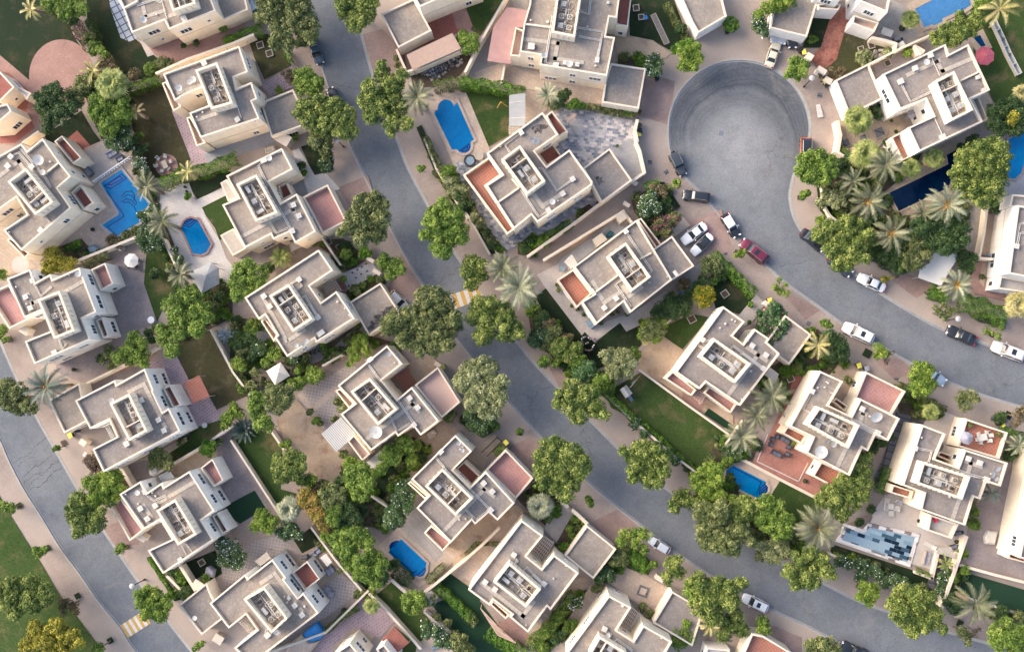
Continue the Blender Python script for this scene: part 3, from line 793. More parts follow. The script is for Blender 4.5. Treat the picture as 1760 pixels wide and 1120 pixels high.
# pools
def pool(label,pts,floor,deckz=.3,coping='stone_beige',cw=.38,steps=(),lines=(),line_mat='pool_line',lights=()):
 w=wp(pts,0)
 cx=sum(p[0] for p in w)/len(w);cy=sum(p[1] for p in w)/len(w)
 base=tag(empty('swimming_pool',(cx,cy,0)),label,'swimming pool','private swimming pools')
 out=inset(w,-cw)
 m=MB()
 n=len(w)
 vs=[(*p,0.) for p in out]+[(*p,deckz) for p in out]+[(*p,deckz) for p in w]+[(*p,.02) for p in w]
 fs=[]
 for k in range(3):
  for i in range(n):
   j=(i+1) % n
   fs.append((k*n+i,k*n+j,(k+1)*n+j,(k+1)*n+i))
 m.add(vs,fs);m.build('coping',coping,base,base.location)
 m=MB();zf=.225
 m.add([(*p,zf) for p in w],[tuple(range(n))]);m.build('basin',floor,base,base.location)
 k=0
 for st in steps:
  ww=wp(st,0);k+= 1
  m=MB();m.prism(ww,zf,zf+.006*k);m.build('step','pool_step',base,base.location)
  m=MB();inn=inset(ww,.17);nn=len(ww);z=zf+.006*k+.002
  m.add([(*p,z) for p in ww]+[(*p,z) for p in inn],[(i,(i+1) % nn,(i+1) % nn+nn,i+nn) for i in range(nn)])
  m.build('step_edge',line_mat,base,base.location)
 for ln in lines:
  m=MB()
  for i in range(len(ln)-1):
   a,b_=P(*ln[i],0).xy,P(*ln[i+1],0).xy
   t=(b_-a);L=t.length;c=(a+b_)/2
   m.box((c.x,c.y,zf+.003),(L+.1,.16,.006),atan2(t.y,t.x))
  m.build('tile_line',line_mat,base,base.location)
 m=MB();m.add([(*p,.265) for p in w],[tuple(range(n))]);m.build('water_surface','water',base,base.location)
 return base
def arcpts(c,r,a0,a1,n=7):
 return [(c[0]+r*cos(radians(a0+(a1-a0)*i/n)),c[1]-r*sin(radians(a0+(a1-a0)*i/n))) for i in range(n+1)]
pool('blue pool with rounded ends on a sandy stone deck beside the lawn',[(749,191),(753,189)]+arcpts((767,186),14,175,10,8)+[(786,176),(815,241),(810,244)]+arcpts((797,251),13,20,-150,7)+[(777,258),(747,196)],'pool_blue',coping='stone_beige',steps=[arcpts((796,253),12,30,-140,7),arcpts((797,254),8,20,-130,6)])
pool('large L-shaped blue pool with a leaping dolphin mosaic and white coping',G(700,385,712,370,840,290,1030,525,960,620,965,650,800,748,710,670,818,600,824,580),'pool_blue',coping='light_floor',steps=[G(715,400,840,315,880,350,770,420,745,415),G(735,392,830,330,855,350,765,400)],lines=[G(735,430,850,590,855,610,745,680),G(745,680,800,735),G(840,470,870,440,910,435,930,465,925,500),G(850,480,880,460,915,470,935,500,945,520),G(840,510,870,490,905,495,935,530),G(855,515,890,510,925,540,940,570)])
pool('small blue pool with round stepped end on a white paved patio',G(1252,690,1258,672,1270,645,1290,628,1318,620,1345,630,1362,628,1455,800,1440,825,1425,855,1385,872,1350,865,1332,866),'pool_blue',coping='paver_pink',cw=.28,steps=[G(1258,672,1270,645,1290,628,1318,620,1345,630,1362,640,1310,685),G(1265,660,1290,632,1318,624,1340,632,1345,640,1300,670),G(1275,650,1300,630,1325,630,1320,640,1290,655)])
pool('long dark navy lap pool shaded by date palms behind a villa',U3(670,368,1075,172,1062,108,1152,63,1175,110,1110,200,1080,330,735,492),'pool_navy',coping='stone_tan',cw=.3)
pool('pale sky-blue pool with notched sides in the top right garden',TR(440,105,700,-30,1000,-60,1035,60,950,120,850,150,730,205,735,235,640,280,625,265,540,300),'pool_pale',coping='stone_tan',cw=.5,line_mat='pool_step')
pool('curved blue pool cut off by the right edge of the picture',J(1490,720,1600,665,1760,650,1900,700,1900,850,1650,850,1600,870,1575,950,1530,993,1485,985,1470,930,1490,850),'pool_blue',coping='paver_grey_mauve')
pool('bright blue pool with rounded corners beside a weathered timber deck',R9(1070,430,1080,420,1078,385,1095,362,1125,350,1150,352,1160,340,1335,505,1328,530,1330,560,1312,590,1285,600,1265,590,1250,605),'pool_blue',coping='stone_beige',steps=[R9(1080,410,1078,385,1095,362,1125,350,1145,355,1115,385),R9(1085,400,1090,375,1110,358,1130,356,1105,380),R9(1250,603,1265,590,1300,560,1330,530,1330,560,1312,590,1285,600)],lines=[R9(1085,425,1240,575,1265,560)])
pool('blue pool with three curved steps below a red tiled terrace',X6(590,430,640,395,865,510,862,525,878,545,875,570,855,600,825,610,818,626,590,515),'pool_blue',coping='stone_beige',steps=[X6(865,512,862,525,878,545,875,570,855,600,825,610,815,590,820,550),X6(870,530,878,548,872,575,852,600,828,605,826,585,835,555),X6(872,545,874,562,860,590,838,600,838,580,850,560)],lines=[X6(640,410,830,510,800,590)])
pool('shallow pool tiled in a patchwork of grey, blue and white slabs',Y7(375,825,500,862,535,820,848,885,795,1062,340,905,358,880),'pool_mosaic',coping='coping_mosaic',cw=.55)
# villas
ZR,ZG,ZT,ZE=7.2,3.6,4.3,9.
def wing(parent,pts,ztop,par,wall,roofmat,wname='wall',rname='roof',t=.25,zbase=0.,cap='parapet_cream'):
 w=wp(pts,ztop)
 inn=inset(w,t);n=len(w)
 m=MB()
 zr=ztop-par
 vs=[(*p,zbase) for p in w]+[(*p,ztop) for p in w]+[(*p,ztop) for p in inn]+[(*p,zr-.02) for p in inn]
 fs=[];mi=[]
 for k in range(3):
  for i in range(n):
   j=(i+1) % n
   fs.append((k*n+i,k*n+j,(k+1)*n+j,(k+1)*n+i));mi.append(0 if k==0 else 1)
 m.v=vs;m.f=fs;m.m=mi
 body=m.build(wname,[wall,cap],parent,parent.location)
 m=MB();m.add([(*p,zr) for p in inn],[tuple(range(n))])
 rf=m.build(rname,roofmat,body,parent.location)
 return w,body,zr
def ac_unit_meshes():
 out=[]
 for k,(mat,fan) in enumerate((('cream_unit','fan_dark'),('metal_grey','metal_grey'),('slab_white','fan_dark'))):
  m=MB()
  m.box((0,0,.4),(.82,.82,.75),0,0)
  m.box((0,0,.015),(1.1,1.1,.06),0,2)
  m.ring((0,0,0),.22,.28,.76,.84,18,1)
  m.cyl((0,0),.22,.7,.79,16,mi=2 if k != 2 else 1)
  m.cyl((0,0),.09,.8,.86,10,mi=0)
  for i in range(4):m.box((0,0,.815),(.44,.025,.02),i*pi/4,2)
  o=m.build('ac_unit',[mat,fan,'metal_grey'],None,world=False);me=o.data;D.objects.remove(o);out.append(me)
 m=MB()
 m.box((0,0,.35),(1.25,.5,.65),0,0);m.box((0,0,.69),(1.3,.55,.05),0,1)
 for i in range(4):m.box((-.5+i*.3,-.26,.35),(.2,.03,.45),0,1)
 o=m.build('ac_unit',['cream_unit','metal_grey'],None,world=False);me=o.data;D.objects.remove(o);out.append(me)
 m=MB()
 m.box((0,0,.06),(.85,.85,.12),0,0);m.ring((0,0,0),.21,.29,.1,.62,18,1);m.cyl((0,0),.12,.1,.5,10,mi=1)
 m.box((.38,.38,.3),(.12,.12,.5),0,2);m.box((-.38,.38,.3),(.12,.12,.5),0,2)
 o=m.build('ac_unit',['cream_unit','fan_dark','metal_grey'],None,world=False);me=o.data;D.objects.remove(o);out.append(me)
 return out
ACM=ac_unit_meshes()
def dish_mesh():
 m=MB();n=20;rings=[(0,0),(.35,.03),(.7,.11),(1,.24)]
 vs=[]
 for r,z in rings:vs+= [(r*cos(2*pi*i/n),r*sin(2*pi*i/n),z) for i in range(n)]
 fs=[(k*n+i,k*n+(i+1) % n,(k+1)*n+(i+1) % n,(k+1)*n+i) for k in range(3) for i in range(n)]
 m.add(vs,fs,0)
 m.tube([(0,0,.02),(0,0,.5)],.025,5,1);m.cyl((0,0),.07,.45,.58,8,mi=1)
 m.tube([(0,0,0),(0,0,-.6)],.05,6,1)
 for k in range(8):
  a=k*pi/4
  m.tube([(.1*cos(a),.1*sin(a),.02),(.98*cos(a),.98*sin(a),.25)],.012,4,1)
 o=m.build('satellite_dish',['dish_white','metal_grey'],None,smooth=False,world=False);me=o.data;D.objects.remove(o)
 return me
DISH=dish_mesh()
def enclosure(par,pts,seed,units=6,zrel=ZR-.5,louv=(0,1,2,3)):
 """tall parapet box on the roof hiding the air conditioning plant"""
 rnd=random.Random(seed)
 w=wp(pts,ZE)
 inn=inset(w,.34)
 zf=zrel+.95
 m=MB();n=4
 vs=[(*p,zrel) for p in w]+[(*p,ZE) for p in w]+[(*p,ZE) for p in inn]+[(*p,zf) for p in inn]
 fs=[];mi=[]
 for k in range(3):
  for i in range(4):
   j=(i+1) % 4
   fs.append((k*4+i,k*4+j,(k+1)*4+j,(k+1)*4+i));mi.append(0 if k != 1 else 1)
 m.v=vs;m.f=fs;m.m=mi
 enc=m.build('plant_enclosure',['wall_cream','parapet_cream'],par,par.location)
 m=MB();m.add([(*p,zf+.01) for p in inn],[(0,1,2,3)]);m.build('floor','tile_plant',enc,par.location)
 m=MB()
 for i in range(4):
  a,b_=Vector(w[i]),Vector(w[(i+1) % 4]);L=(b_-a).length;t=(b_-a).normalized();nn=Vector((t.y,-t.x))
  k=int(L/.75)
  for q in range(1,k):
   c=a+t*(L*q/k)+nn*.05
   m.box((c.x,c.y,ZE-.95),(.16,.12,.9),atan2(t.y,t.x))
 m.build('louvre_fins','parapet_cream',enc,par.location)
 c=sum((Vector(p) for p in inn),Vector((0,0)))/4
 e0=Vector(inn[1])-Vector(inn[0]);e1=Vector(inn[2])-Vector(inn[1])
 u,vv=(e0,e1) if e0.length>e1.length else (e1,e0)
 Lu,Lv=u.length,vv.length;u=u.normalized();vv=vv.normalized()
 rows=max(3,int(round((Lu-.8)/1.75)))
 for i in range(rows):
  for j in (-1,1):
   if rnd.random()<.12:continue
   p=c+u*((i+.5)/rows-.5)*(Lu-.5)+vv*j*Lv*.23+u*rnd.uniform(-.15,.15)+vv*rnd.uniform(-.1,.1)
   r=rnd.random()
   me=ACM[0 if r<.2 else 1 if r<.42 else 2 if r<.6 else 4 if r<.85 else 3]
   o=D.objects.new('ac_unit',me);COL.objects.link(o);o.parent=enc
   o.location=(p.x-par.location.x,p.y-par.location.y,zf+.02)
   o.rotation_euler=(0,0,atan2(u.y,u.x)+rnd.choice((0,pi/2,.05)));o.scale=(.92,.92,.92)
 m=MB()
 for q in range(11):
  p=c+u*rnd.uniform(-.4,.4)*Lu+vv*rnd.uniform(-.1,.1)*Lv
  a=p-u*rnd.uniform(.5,1.6);b_=p+u*rnd.uniform(.5,1.4);d=b_+vv*rnd.choice((-1,1))*Lv*.25
  m.tube([(a.x,a.y,zf+.2),(b_.x,b_.y,zf+.2),(d.x,d.y,zf+.2)],rnd.choice((.035,.05,.08)),5)
 m.build('duct','pipe_white',enc,par.location)
 if rnd.random()<.5:
  m=MB();p=c+u*Lu*rnd.choice((-.2,.22))
  m.box((p.x,p.y,zf+.6),(.14,Lv,1.2),atan2(u.y,u.x));m.build('dividing_wall','parapet_cream',enc,par.location)
 return enc
def facing(w,i,ztop):
 a,b_=Vector(w[i]),Vector(w[(i+1) % len(w)])
 t=(b_-a).normalized();nn=Vector((t.y,-t.x));mid=(a+b_)/2
 return a,b_,t,nn,mid
def window(par,a,t,nn,s,z0,w_,h,style=0):
 """frame proud of the wall with panes behind it"""
 c=a+t*s
 ang=atan2(t.y,t.x)
 m=MB();o_=nn*.03
 for dz in (0,h):m.box((c.x+o_.x,c.y+o_.y,z0+dz),(w_+.1,.1,.07),ang)
 k=3 if w_>1.3 else 2 if w_>.7 else 1
 for q in range(k+1):
  p=c+t*(-w_/2+w_*q/k)+o_
  m.box((p.x,p.y,z0+h/2),(.06,.1,h),ang)
 f=m.build('window','cloth_white',par,par.location)
 m=MB();p=c+nn*.012
 m.box((p.x,p.y,z0+h/2),(w_,.04,h),ang)
 m.build('pane','glass_dark',f,par.location)
def villa(label,wings,enc=None,seed=1,walk=(),pipes=(),boxes=(),dishes=(),lines=(),bits=(),group='flat-roofed cream villas',soot=()):
 """wings: list of dict(p, z, par, wall, roof, kind)"""
 allp=[P(x,y,0) for x,y in wings[0]['p']]
 c=sum(allp,Vector((0,0,0)))/len(allp)
 v=tag(empty('villa',(c.x,c.y,0)),label,'villa',group)
 rnd=random.Random(seed)
 names={'main':('wall','roof'),'garage':('garage','roof'),'terrace':('terrace','terrace_floor'),'balcony':('balcony','balcony_floor'),'canopy':('canopy','roof')}
 mainw=None
 for wg in wings:
  k=wg.get('k','main')
  dz={'main':ZR,'garage':ZG,'terrace':ZT,'balcony':ZT,'canopy':3.1}[k]
  z=wg.get('z',dz)
  par=wg.get('par',{'main':.5,'garage':.4,'terrace':.95,'balcony':.95,'canopy':.02}[k])
  wall=wg.get('wall','wall_cream')
  roof=wg.get('roof',{'main':'roof_gravel','garage':'roof_gravel','terrace':'tile_pink','balcony':'tile_maroon','canopy':'slab_white'}[k])
  w,body,zr=wing(v,wg['p'],z,par,wall,roof,*names[k],t=.25 if k != 'balcony' else .2)
  if k=='main' and mainw is None:mainw=w
  if wg.get('win',True):
   for i in range(len(w)):
    a,b_,t,nn,mid=facing(w,i,z)
    L=(b_-a).length
    if L<1.8 or nn.dot(-mid)<0:continue
    if nn.dot(-mid.normalized())<.12:continue
    cnt=max(1,int(L/3.4))
    for q in range(cnt):
     s=L*(q+.5)/cnt
     for z0,hh in ((1.,1.25),(4.3,1.25)):
      if z0+hh>z-.9:continue
      if rnd.random()<wg.get('wp',.55):
       wd=rnd.choice((.5,.9,1.5,1.8) if wall=='wall_cream' else (1.5,1.8,2.2)) if L>3 else .7
       if wd<.6:window(v,a,t,nn,s,z0+.5,.5,.6)
       else:window(v,a,t,nn,s,z0,wd,hh)
    if k=='main' and L>4:
     m=MB();cc=(a+b_)/2+nn*.02
     m.box((cc.x,cc.y,3.55),(L-.1,.07,.16),atan2(t.y,t.x));m.build('string_course','parapet_cream',v,v.location)
 zr=ZR-.5
 if enc:enclosure(v,enc,seed*13+1)
 for ln in lines:
  m=MB()
  for i in range(len(ln)-1):
   a,b_=P(*ln[i],zr+.25).xy,P(*ln[i+1],zr+.25).xy;t=b_-a;cc=(a+b_)/2
   m.box((cc.x,cc.y,zr+.2),(t.length,.25,.42),atan2(t.y,t.x))
  m.build('dividing_parapet','parapet_cream',v,v.location)
 for wk in walk:
  m=MB()
  for i in range(len(wk)-1):
   a,b_=P(*wk[i],zr).xy,P(*wk[i+1],zr).xy;t=(b_-a);L=t.length;k=max(1,int(L/.62));t.normalize()
   for q in range(k+(1 if i==len(wk)-2 else 0)):
    cc=a+t*(L*q/k)
    m.box((cc.x,cc.y,zr+.035+.003*i),(L/k-.03,.6,.05),atan2(t.y,t.x))
  m.build('walkway_pavers','slab_white',v,v.location)
 for pp in pipes:
  m=MB()
  pts=[P(*p,zr+.18) for p in pp]
  for off in ((-.11,.11) if len(pp)>2 else (0,)):
   sh=[]
   for i,p in enumerate(pts):
    t=(pts[min(i+1,len(pts)-1)]-pts[max(i-1,0)]).normalized();sh.append(p+Vector((-t.y,t.x,0))*off)
   m.tube(sh,.055,6)
  for i in range(len(pts)-1):
   L=(pts[i+1]-pts[i]).length;k=int(L/1.6)
   for q in range(1,k):
    p=pts[i].lerp(pts[i+1],q/k);m.box((p.x,p.y,zr+.07),(.12,.3,.14),atan2((pts[i+1]-pts[i]).y,(pts[i+1]-pts[i]).x))
  m.build('roof_pipe','pipe_white',v,v.location,smooth=False)
 mainw=mainw or wp(wings[0]['p'],3)
 ang=atan2(mainw[1][1]-mainw[0][1],mainw[1][0]-mainw[0][0])
 for bx in boxes:
  x,y=bx[0],bx[1];sx,sy=(bx[2]*.8,bx[3]*.8) if len(bx)>3 else (.66,.66)
  p=P(x,y,zr+.5)
  m=MB();m.box((p.x,p.y,zr+.22),(sx,sy,.44),ang);m.box((p.x,p.y,zr+.46),(sx+.1,sy+.1,.06),ang)
  m.cyl((p.x,p.y),.07,zr+.48,zr+.56,8)
  m.build('roof_hatch','canopy_white',v,v.location)
 for dx,dy,dr,tx,ty in dishes:
  p=P(dx,dy,zr+.7)
  o=D.objects.new('satellite_dish',DISH);COL.objects.link(o);o.parent=v
  o.location=(p.x-v.location.x,p.y-v.location.y,zr+.65);o.scale=(dr,dr,dr);o.rotation_euler=(tx,ty,0)
 for x,y,r in bits:
  p=P(x,y,zr)
  m=MB();m.cyl((p.x,p.y),r,zr,zr+.35,10);m.cyl((p.x,p.y),r*1.3,zr+.33,zr+.38,10)
  m.build('vent_cap','canopy_white',v,v.location)
 for sp_,z_ in soot:
  w=wp(sp_,z_);m=MB();m.add([(*p,z_+.006) for p in w],[tuple(range(len(w)))]);m.build('soot_stain','soot',v,v.location)
 return v
def W(k,pts,**kw):
 d=dict(k=k,p=pts);d.update(kw);return d
f4=lambda F,*v:F(*v)
c1=lambda F,x,y:F(x,y)[0]
villa('cream villa at the top left edge beside the blue lattice path',[W('main',A(770,-80,810,0,850,70,905,228,1130,140,1160,205,1482,75,1400,-140)),W('terrace',A(790,-60,935,-60,945,12,850,62),roof='tile_maroon',z=7.25,par=.7,win=False),W('garage',B(-130,-80,60,-120,105,68,-65,140,-110,40))],A(1140,-60,1300,-110,1345,25,1185,80),1,walk=[A(980,30,1000,110),A(980,125,1130,75),A(1170,110,1270,75)],pipes=[A(1110,0,1165,190),A(940,40,1060,0,1110,20)],boxes=[(*c1(A,1265,130),1.3,.9)],dishes=[(*c1(A,985,135),.5,.2,.3)],bits=[(*c1(A,1080,105),.12),(*c1(A,1065,100),.1)])
villa('cream villa right of the brown lawn, second from the top left',[W('main',[(280,127),(411,79),(426,124),(402,133),(406,152),(432,141),(442,170),(433,174),(446,204),(344,237),(325,194),(358,181),(349,150),(317,163),(300,174)]),W('balcony',A(1112,572,1140,560,1245,735,1190,765),roof='pink_floor',z=4.6),W('balcony',A(1280,812,1308,800,1412,985,1350,1005),roof='pink_floor',z=4.6),W('garage',B(200,735,225,690,415,615,525,850,265,942))],A(1340,482,1492,428,1600,710,1450,752),2,walk=[A(1225,640,1370,590),A(1340,830,1540,765),A(1400,60,1420,66)][:2],pipes=[B(0,640,60,815),B(-100,560,-20,600,10,700)],boxes=[(*c1(A,1400,432),.9,.9),(*c1(B,30,820),.8,.8)],dishes=[(*c1(A,1228,605),.5,.2,.2),(*c1(A,1325,545),.5,.3,0),(*c1(A,1300,565),.4,0,.2)],bits=[(*c1(A,1358,808),.1),(*c1(A,1398,775),.1),(*c1(B,155,835),.1)])
villa('large cream villa left of the L-shaped dolphin pool with two maroon balconies',[W('main',G(-240,320,145,106,185,158,292,70,408,235,488,333,395,412,490,548,145,842,22,702,182,595,110,478,-120,640,-300,480)),W('balcony',G(372,92,425,52,560,205,500,247)),W('balcony',G(487,442,550,388,645,515,572,562)),W('balcony',G(45,768,72,755,202,862,168,898),roof='tile_maroon')],G(50,368,177,275,365,508,240,598),3,walk=[G(0,330,130,230),G(130,230,160,275)],lines=[G(300,325,405,240)],pipes=[G(140,140,300,320,350,410),G(80,190,130,170,210,260),G(300,600,345,650,290,700)],boxes=[c1(G,70,195),(*c1(G,50,260),.9,.9),(*c1(G,278,702),.9,.9),(*c1(G,215,265),.8,.8)],dishes=[(*c1(G,263,220),.8,.15,.2),(*c1(G,293,305),.45,0,0)],bits=[(*c1(G,350,235),.12),(*c1(G,70,718),.1)])
villa('white-fronted villa with two small maroon balconies beside a mauve patio with a white parasol',[W('main',K(45,155,205,90,240,182,345,123,360,160,545,78,662,385,565,428,622,573,235,742,170,585,345,515,290,372,165,425),wall='wall_white',wp=.9),W('terrace',K(-90,262,60,193,200,432,62,500),roof='tile_pink'),W('balcony',K(625,92,722,46,778,190,690,237),wall='wall_white',roof='tile_pink'),W('balcony',K(658,440,700,418,748,548,708,562),wall='wall_white')],K(256,298,408,237,512,512,370,570),4,walk=[K(230,320,440,250,560,180),K(195,265,235,355)],pipes=[K(235,190,280,275,355,210),K(405,570,430,640,455,600)],boxes=[c1(K,172,280),c1(K,205,356),(*c1(K,220,168),.8,.8),(*c1(K,372,665),.9,.9)],dishes=[(*c1(K,535,122),.45,.1,.2)],bits=[(*c1(K,480,130),.1),(*c1(K,118,213),.1),(*c1(K,190,330),.1)])
villa('villa with white upper bay and one maroon balcony beside a red tiled lean-to',[W('main',M5(515,192,790,50,800,82,995,-28,1055,123,1050,130,1115,272,1160,243,1240,402,710,684,635,525,800,440,748,325,618,388),wall='wall_white',wp=.9),W('garage',M5(330,190,545,70,600,335,440,417)),W('balcony',M5(1120,108,1168,83,1245,225,1188,242),wall='wall_white')],M5(752,212,888,143,1012,400,885,470),5,walk=[M5(890,130,990,80,1150,400)],pipes=[M5(865,450,875,480,850,500)],boxes=[c1(M5,1088,325),c1(M5,1125,398),(*c1(M5,867,490),.9,.9),(*c1(M5,970,190),.7,.9)],dishes=[(*c1(M5,765,190),.4,0,.3)])
villa('villa with pink corner terrace and white pillars of windows beside the green turf mat',[W('main',N6(820,35,965,-55,1005,27,1112,-45,1125,-14,1302,-125,1475,150,1385,213,1468,350,1120,582,1015,422,1180,345,1100,212,988,278),wall='wall_white',wp=.9),W('terrace',N6(752,108,830,62,988,282,890,357)),W('balcony',N6(1378,-145,1460,-210,1537,-60,1468,-15),wall='wall_white',roof='tile_pink'),W('balcony',N6(1458,186,1492,163,1572,287,1528,307),wall='wall_white',roof='tile_maroon')],N6(1072,148,1205,68,1352,310,1222,387),6,walk=[N6(1340,-50,1060,110),N6(990,115,1040,190)],pipes=[N6(1010,40,1060,80,1135,45,1145,65),N6(1250,390,1280,450),N6(1275,370,1320,430)],boxes=[c1(N6,963,135),c1(N6,1010,205),(*c1(N6,992,18),.8,.8),(*c1(N6,1238,487),.8,.8),(*c1(N6,1065,115),.8,.8)],dishes=[(*c1(N6,943,25),.4,0,0)],bits=[(*c1(N6,955,98),.1),(*c1(N6,1052,22),.1),(*c1(N6,1075,45),.1),(*c1(N6,1060,8),.1),(*c1(N6,870,33),.1)])
villa('villa with maroon middle balcony beside the lattice patio with grey covered loungers',[W('main',R9(-160,-15+800,85,583,102,612,272,480,368,610,352,622,445,746,485,712,592,852,250,1112,130,1200,8,1092,165,968,90,863,-28,958),wall='wall_white',wp=.9),W('garage',N6(1225,800,1420,643,1440,700,1532,890,1385,1002)),W('balcony',R9(405,578,512,494,600,618,495,700),wall='wall_white',roof='tile_maroon')],R9(72,757,218,672,378,888,265,992),7,walk=[R9(200,640,290,580,500,870)],pipes=[R9(235,960,225,1000,245,1010)],boxes=[c1(R9,425,800),c1(R9,475,865),(*c1(R9,385,750),.5,.5),(*c1(R9,238,1005),1,.8)],dishes=[(*c1(R9,300,985),.4,.3,.3),(*c1(N6,1338,885),.35,0,0)],bits=[(*c1(R9,360,735),.1),(*c1(R9,388,730),.1),(*c1(R9,378,775),.1),(*c1(R9,497,800),.14)])
VF=fr(340,230,5.3333)
villa('villa with pink tiled street terrace beside the white pool patio',[W('main',VF(258,385,770,130,870,325,655,438,757,632,905,547,1082,895,890,1002,838,900,690,968,668,922,430,1047,222,650,368,588)),W('terrace',VF(960,578,1190,463,1362,800,1140,915),roof='tile_pink'),W('balcony',VF(735,480,810,442,868,560,770,610),z=3.9,roof='tile_maroon',win=False),W('canopy',VF(205,450,265,415,372,590,275,617),win=False),W('canopy',VF(203,930,325,866,445,1050,320,1120),win=False)],VF(350,462,536,371,732,722,528,805),8,walk=[VF(400,945,880,690),VF(840,640,920,780)],pipes=[VF(600,255,555,290,640,470,620,500),VF(690,590,720,640,860,880),VF(655,800,720,905,830,865)],boxes=[c1(VF,875,650),c1(VF,925,750),(*c1(VF,862,890),.9,.9),(*c1(VF,602,243),1.1,.7)],dishes=[(*c1(VF,655,222),.42,.1,0)],bits=[(*c1(VF,762,165),.12),(*c1(VF,745,172),.1)])
villa('villa with a grid pergola and a garage roof stained black',[W('main',L4(80,285,590,-45,690,98,530,205,605,317,712,240,838,428,572,595,560,568,372,692,288,560,305,543,222,405,178,437)),W('balcony',L4(192,447,220,425,308,540,282,588),roof='pink_floor'),W('garage',L4(803,315,1015,183,1155,397,935,547))],L4(248,272,385,190,548,432,412,520),9,walk=[L4(205,275,370,580),L4(390,575,490,510)],pipes=[L4(395,195,450,160,475,205,440,230),L4(480,285,495,270,585,415),L4(510,340,530,330,580,420)],boxes=[c1(L4,212,275),c1(L4,252,345),(*c1(L4,455,160),.8,.8),(*c1(L4,585,420),.8,.8),(*c1(L4,605,528),1.3,.8)],dishes=[(*c1(L4,437,612),.35,.5,0),(*c1(L4,485,605),.35,0,.5),(*c1(L4,510,578),.3,.5,0)],soot=[(L4(940,520,925,490,950,470,945,450,975,430,970,410,1000,400,1010,380,1040,375,1050,350,1085,345,1110,325,1125,350,1138,385,1110,400,1090,425,1050,440,1030,465,985,490),3.2)],bits=[(*c1(L4,722,315),.14),(*c1(L4,773,360),.1),(*c1(L4,805,405),.12),(*c1(L4,815,418),.1)])
villa('villa with pale pink street terrace and striped grey rear awning',[W('main',Q(720,90,1060,-188,1167,-60,1025,52,1130,183,1230,98,1418,333,1290,432,1238,365,1135,440,1118,413,950,537,740,287,837,213)),W('terrace',Q(1250,85,1410,-40,1563,203,1435,312),roof='pink_floor'),W('balcony',Q(788,470,832,428,945,558,890,607),roof='pink_floor'),W('balcony',Q(703,125,738,108,838,212,800,248),roof='pink_floor'),W('balcony',Q(1060,150,1110,115,1195,210,1135,255),roof='tile_plant',z=3.9,win=False)],Q(808,130,942,36,1130,252,996,362),10,walk=[Q(905,470,1240,215),Q(1190,180,1280,260)],pipes=[Q(920,-90,930,-60,1020,60),Q(1085,170,1110,150,1240,340),Q(1090,325,1130,400,1220,350)],boxes=[c1(Q,1215,175),c1(Q,1270,240),(*c1(Q,1245,358),.8,.8),(*c1(Q,945,-90),.9,.7),(*c1(Q,775,5),.9,.9)][:4],dishes=[(*c1(Q,984,408),.95,.05,.05),(*c1(Q,1072,-128),.35,.4,.3)],bits=[(*c1(Q,1145,-65),.1),(*c1(Q,1115,-68),.1)])
villa('villa with red tiled roof terrace and slatted deck facing the street tree',[W('main',S1(25,412,330,108,445,220,315,350,430,467,540,358,738,577,620,697,560,642,465,724,443,695,300,850,62,610,147,525)),W('terrace',S1(540,347,677,208,867,405,745,550),roof='tile_pink'),W('balcony',S1(115,782,165,730,302,845,242,907),roof='tile_pink'),W('balcony',S1(0,440,22,425,145,530,122,550),roof='tile_terracotta'),W('balcony',S1(335,345,390,290,500,392,432,465),z=3.9,win=False)],S1(120,460,240,338,452,545,330,664),11,walk=[S1(245,775,525,485),S1(480,440,590,525)],pipes=[S1(225,235,195,260,310,400),S1(375,460,400,450,560,610),S1(400,620,475,690,560,625)],boxes=[c1(S1,525,440),c1(S1,583,497),(*c1(S1,572,625),.9,.9),(*c1(S1,230,225),.9,.7)],dishes=[(*c1(S1,352,165),.35,.5,.2),(*c1(S1,378,215),.3,0,.3)],bits=[(*c1(S1,365,205),.1),(*c1(S1,382,188),.1),(*c1(S1,358,686),.1),(*c1(S1,403,682),.1)])
villa('villa with a dark maroon grid pergola in its notch and turf garden, bottom centre',[W('main',Z8(18,692,385,212,535,322,420,462,525,547,608,450,780,577,585,832,562,808,430,987,303,880,318,862,190,763,165,800)),W('garage',Z8(682,458,835,248,1038,412,880,618)),W('balcony',Z8(168,792,190,765,305,865,275,893),roof='tile_maroon')],Z8(192,640,300,503,520,688,415,815),12,walk=[Z8(115,645,395,870),Z8(395,870,465,780)],pipes=[Z8(345,480,360,490,325,530),Z8(395,570,420,535,535,650),Z8(450,610,465,590,530,650)],boxes=[(*c1(Z8,333,453),.8,.8),(*c1(Z8,540,652),.8,.8),c1(Z8,135,640),c1(Z8,202,690)],bits=[(*c1(Z8,690,523),.1),(*c1(Z8,605,610),.1),(*c1(Z8,417,930),.08)])
villa('villa cut by the bottom edge behind the brown paved front yard',[W('main',Z8(690,1132,985,730,1142,813,1042,970,1155,1042,1222,935,1422,1048,1300,1260,1000,1400,800,1300)),W('garage',Z8(1290,918,1420,700,1640,830,1560,1080))],Z8(850,1130,920,1008,1110,1125,1030,1240),13,pipes=[Z8(1020,1060,1040,1030,1150,1110),Z8(960,970,1000,1000,980,1030)],boxes=[(*c1(Z8,957,962),.8,.8)],dishes=[(*c1(Z8,980,1005),.35,0,0)],bits=[(*c1(Z8,1078,797),.18),(*c1(Z8,1345,1018),.1)])
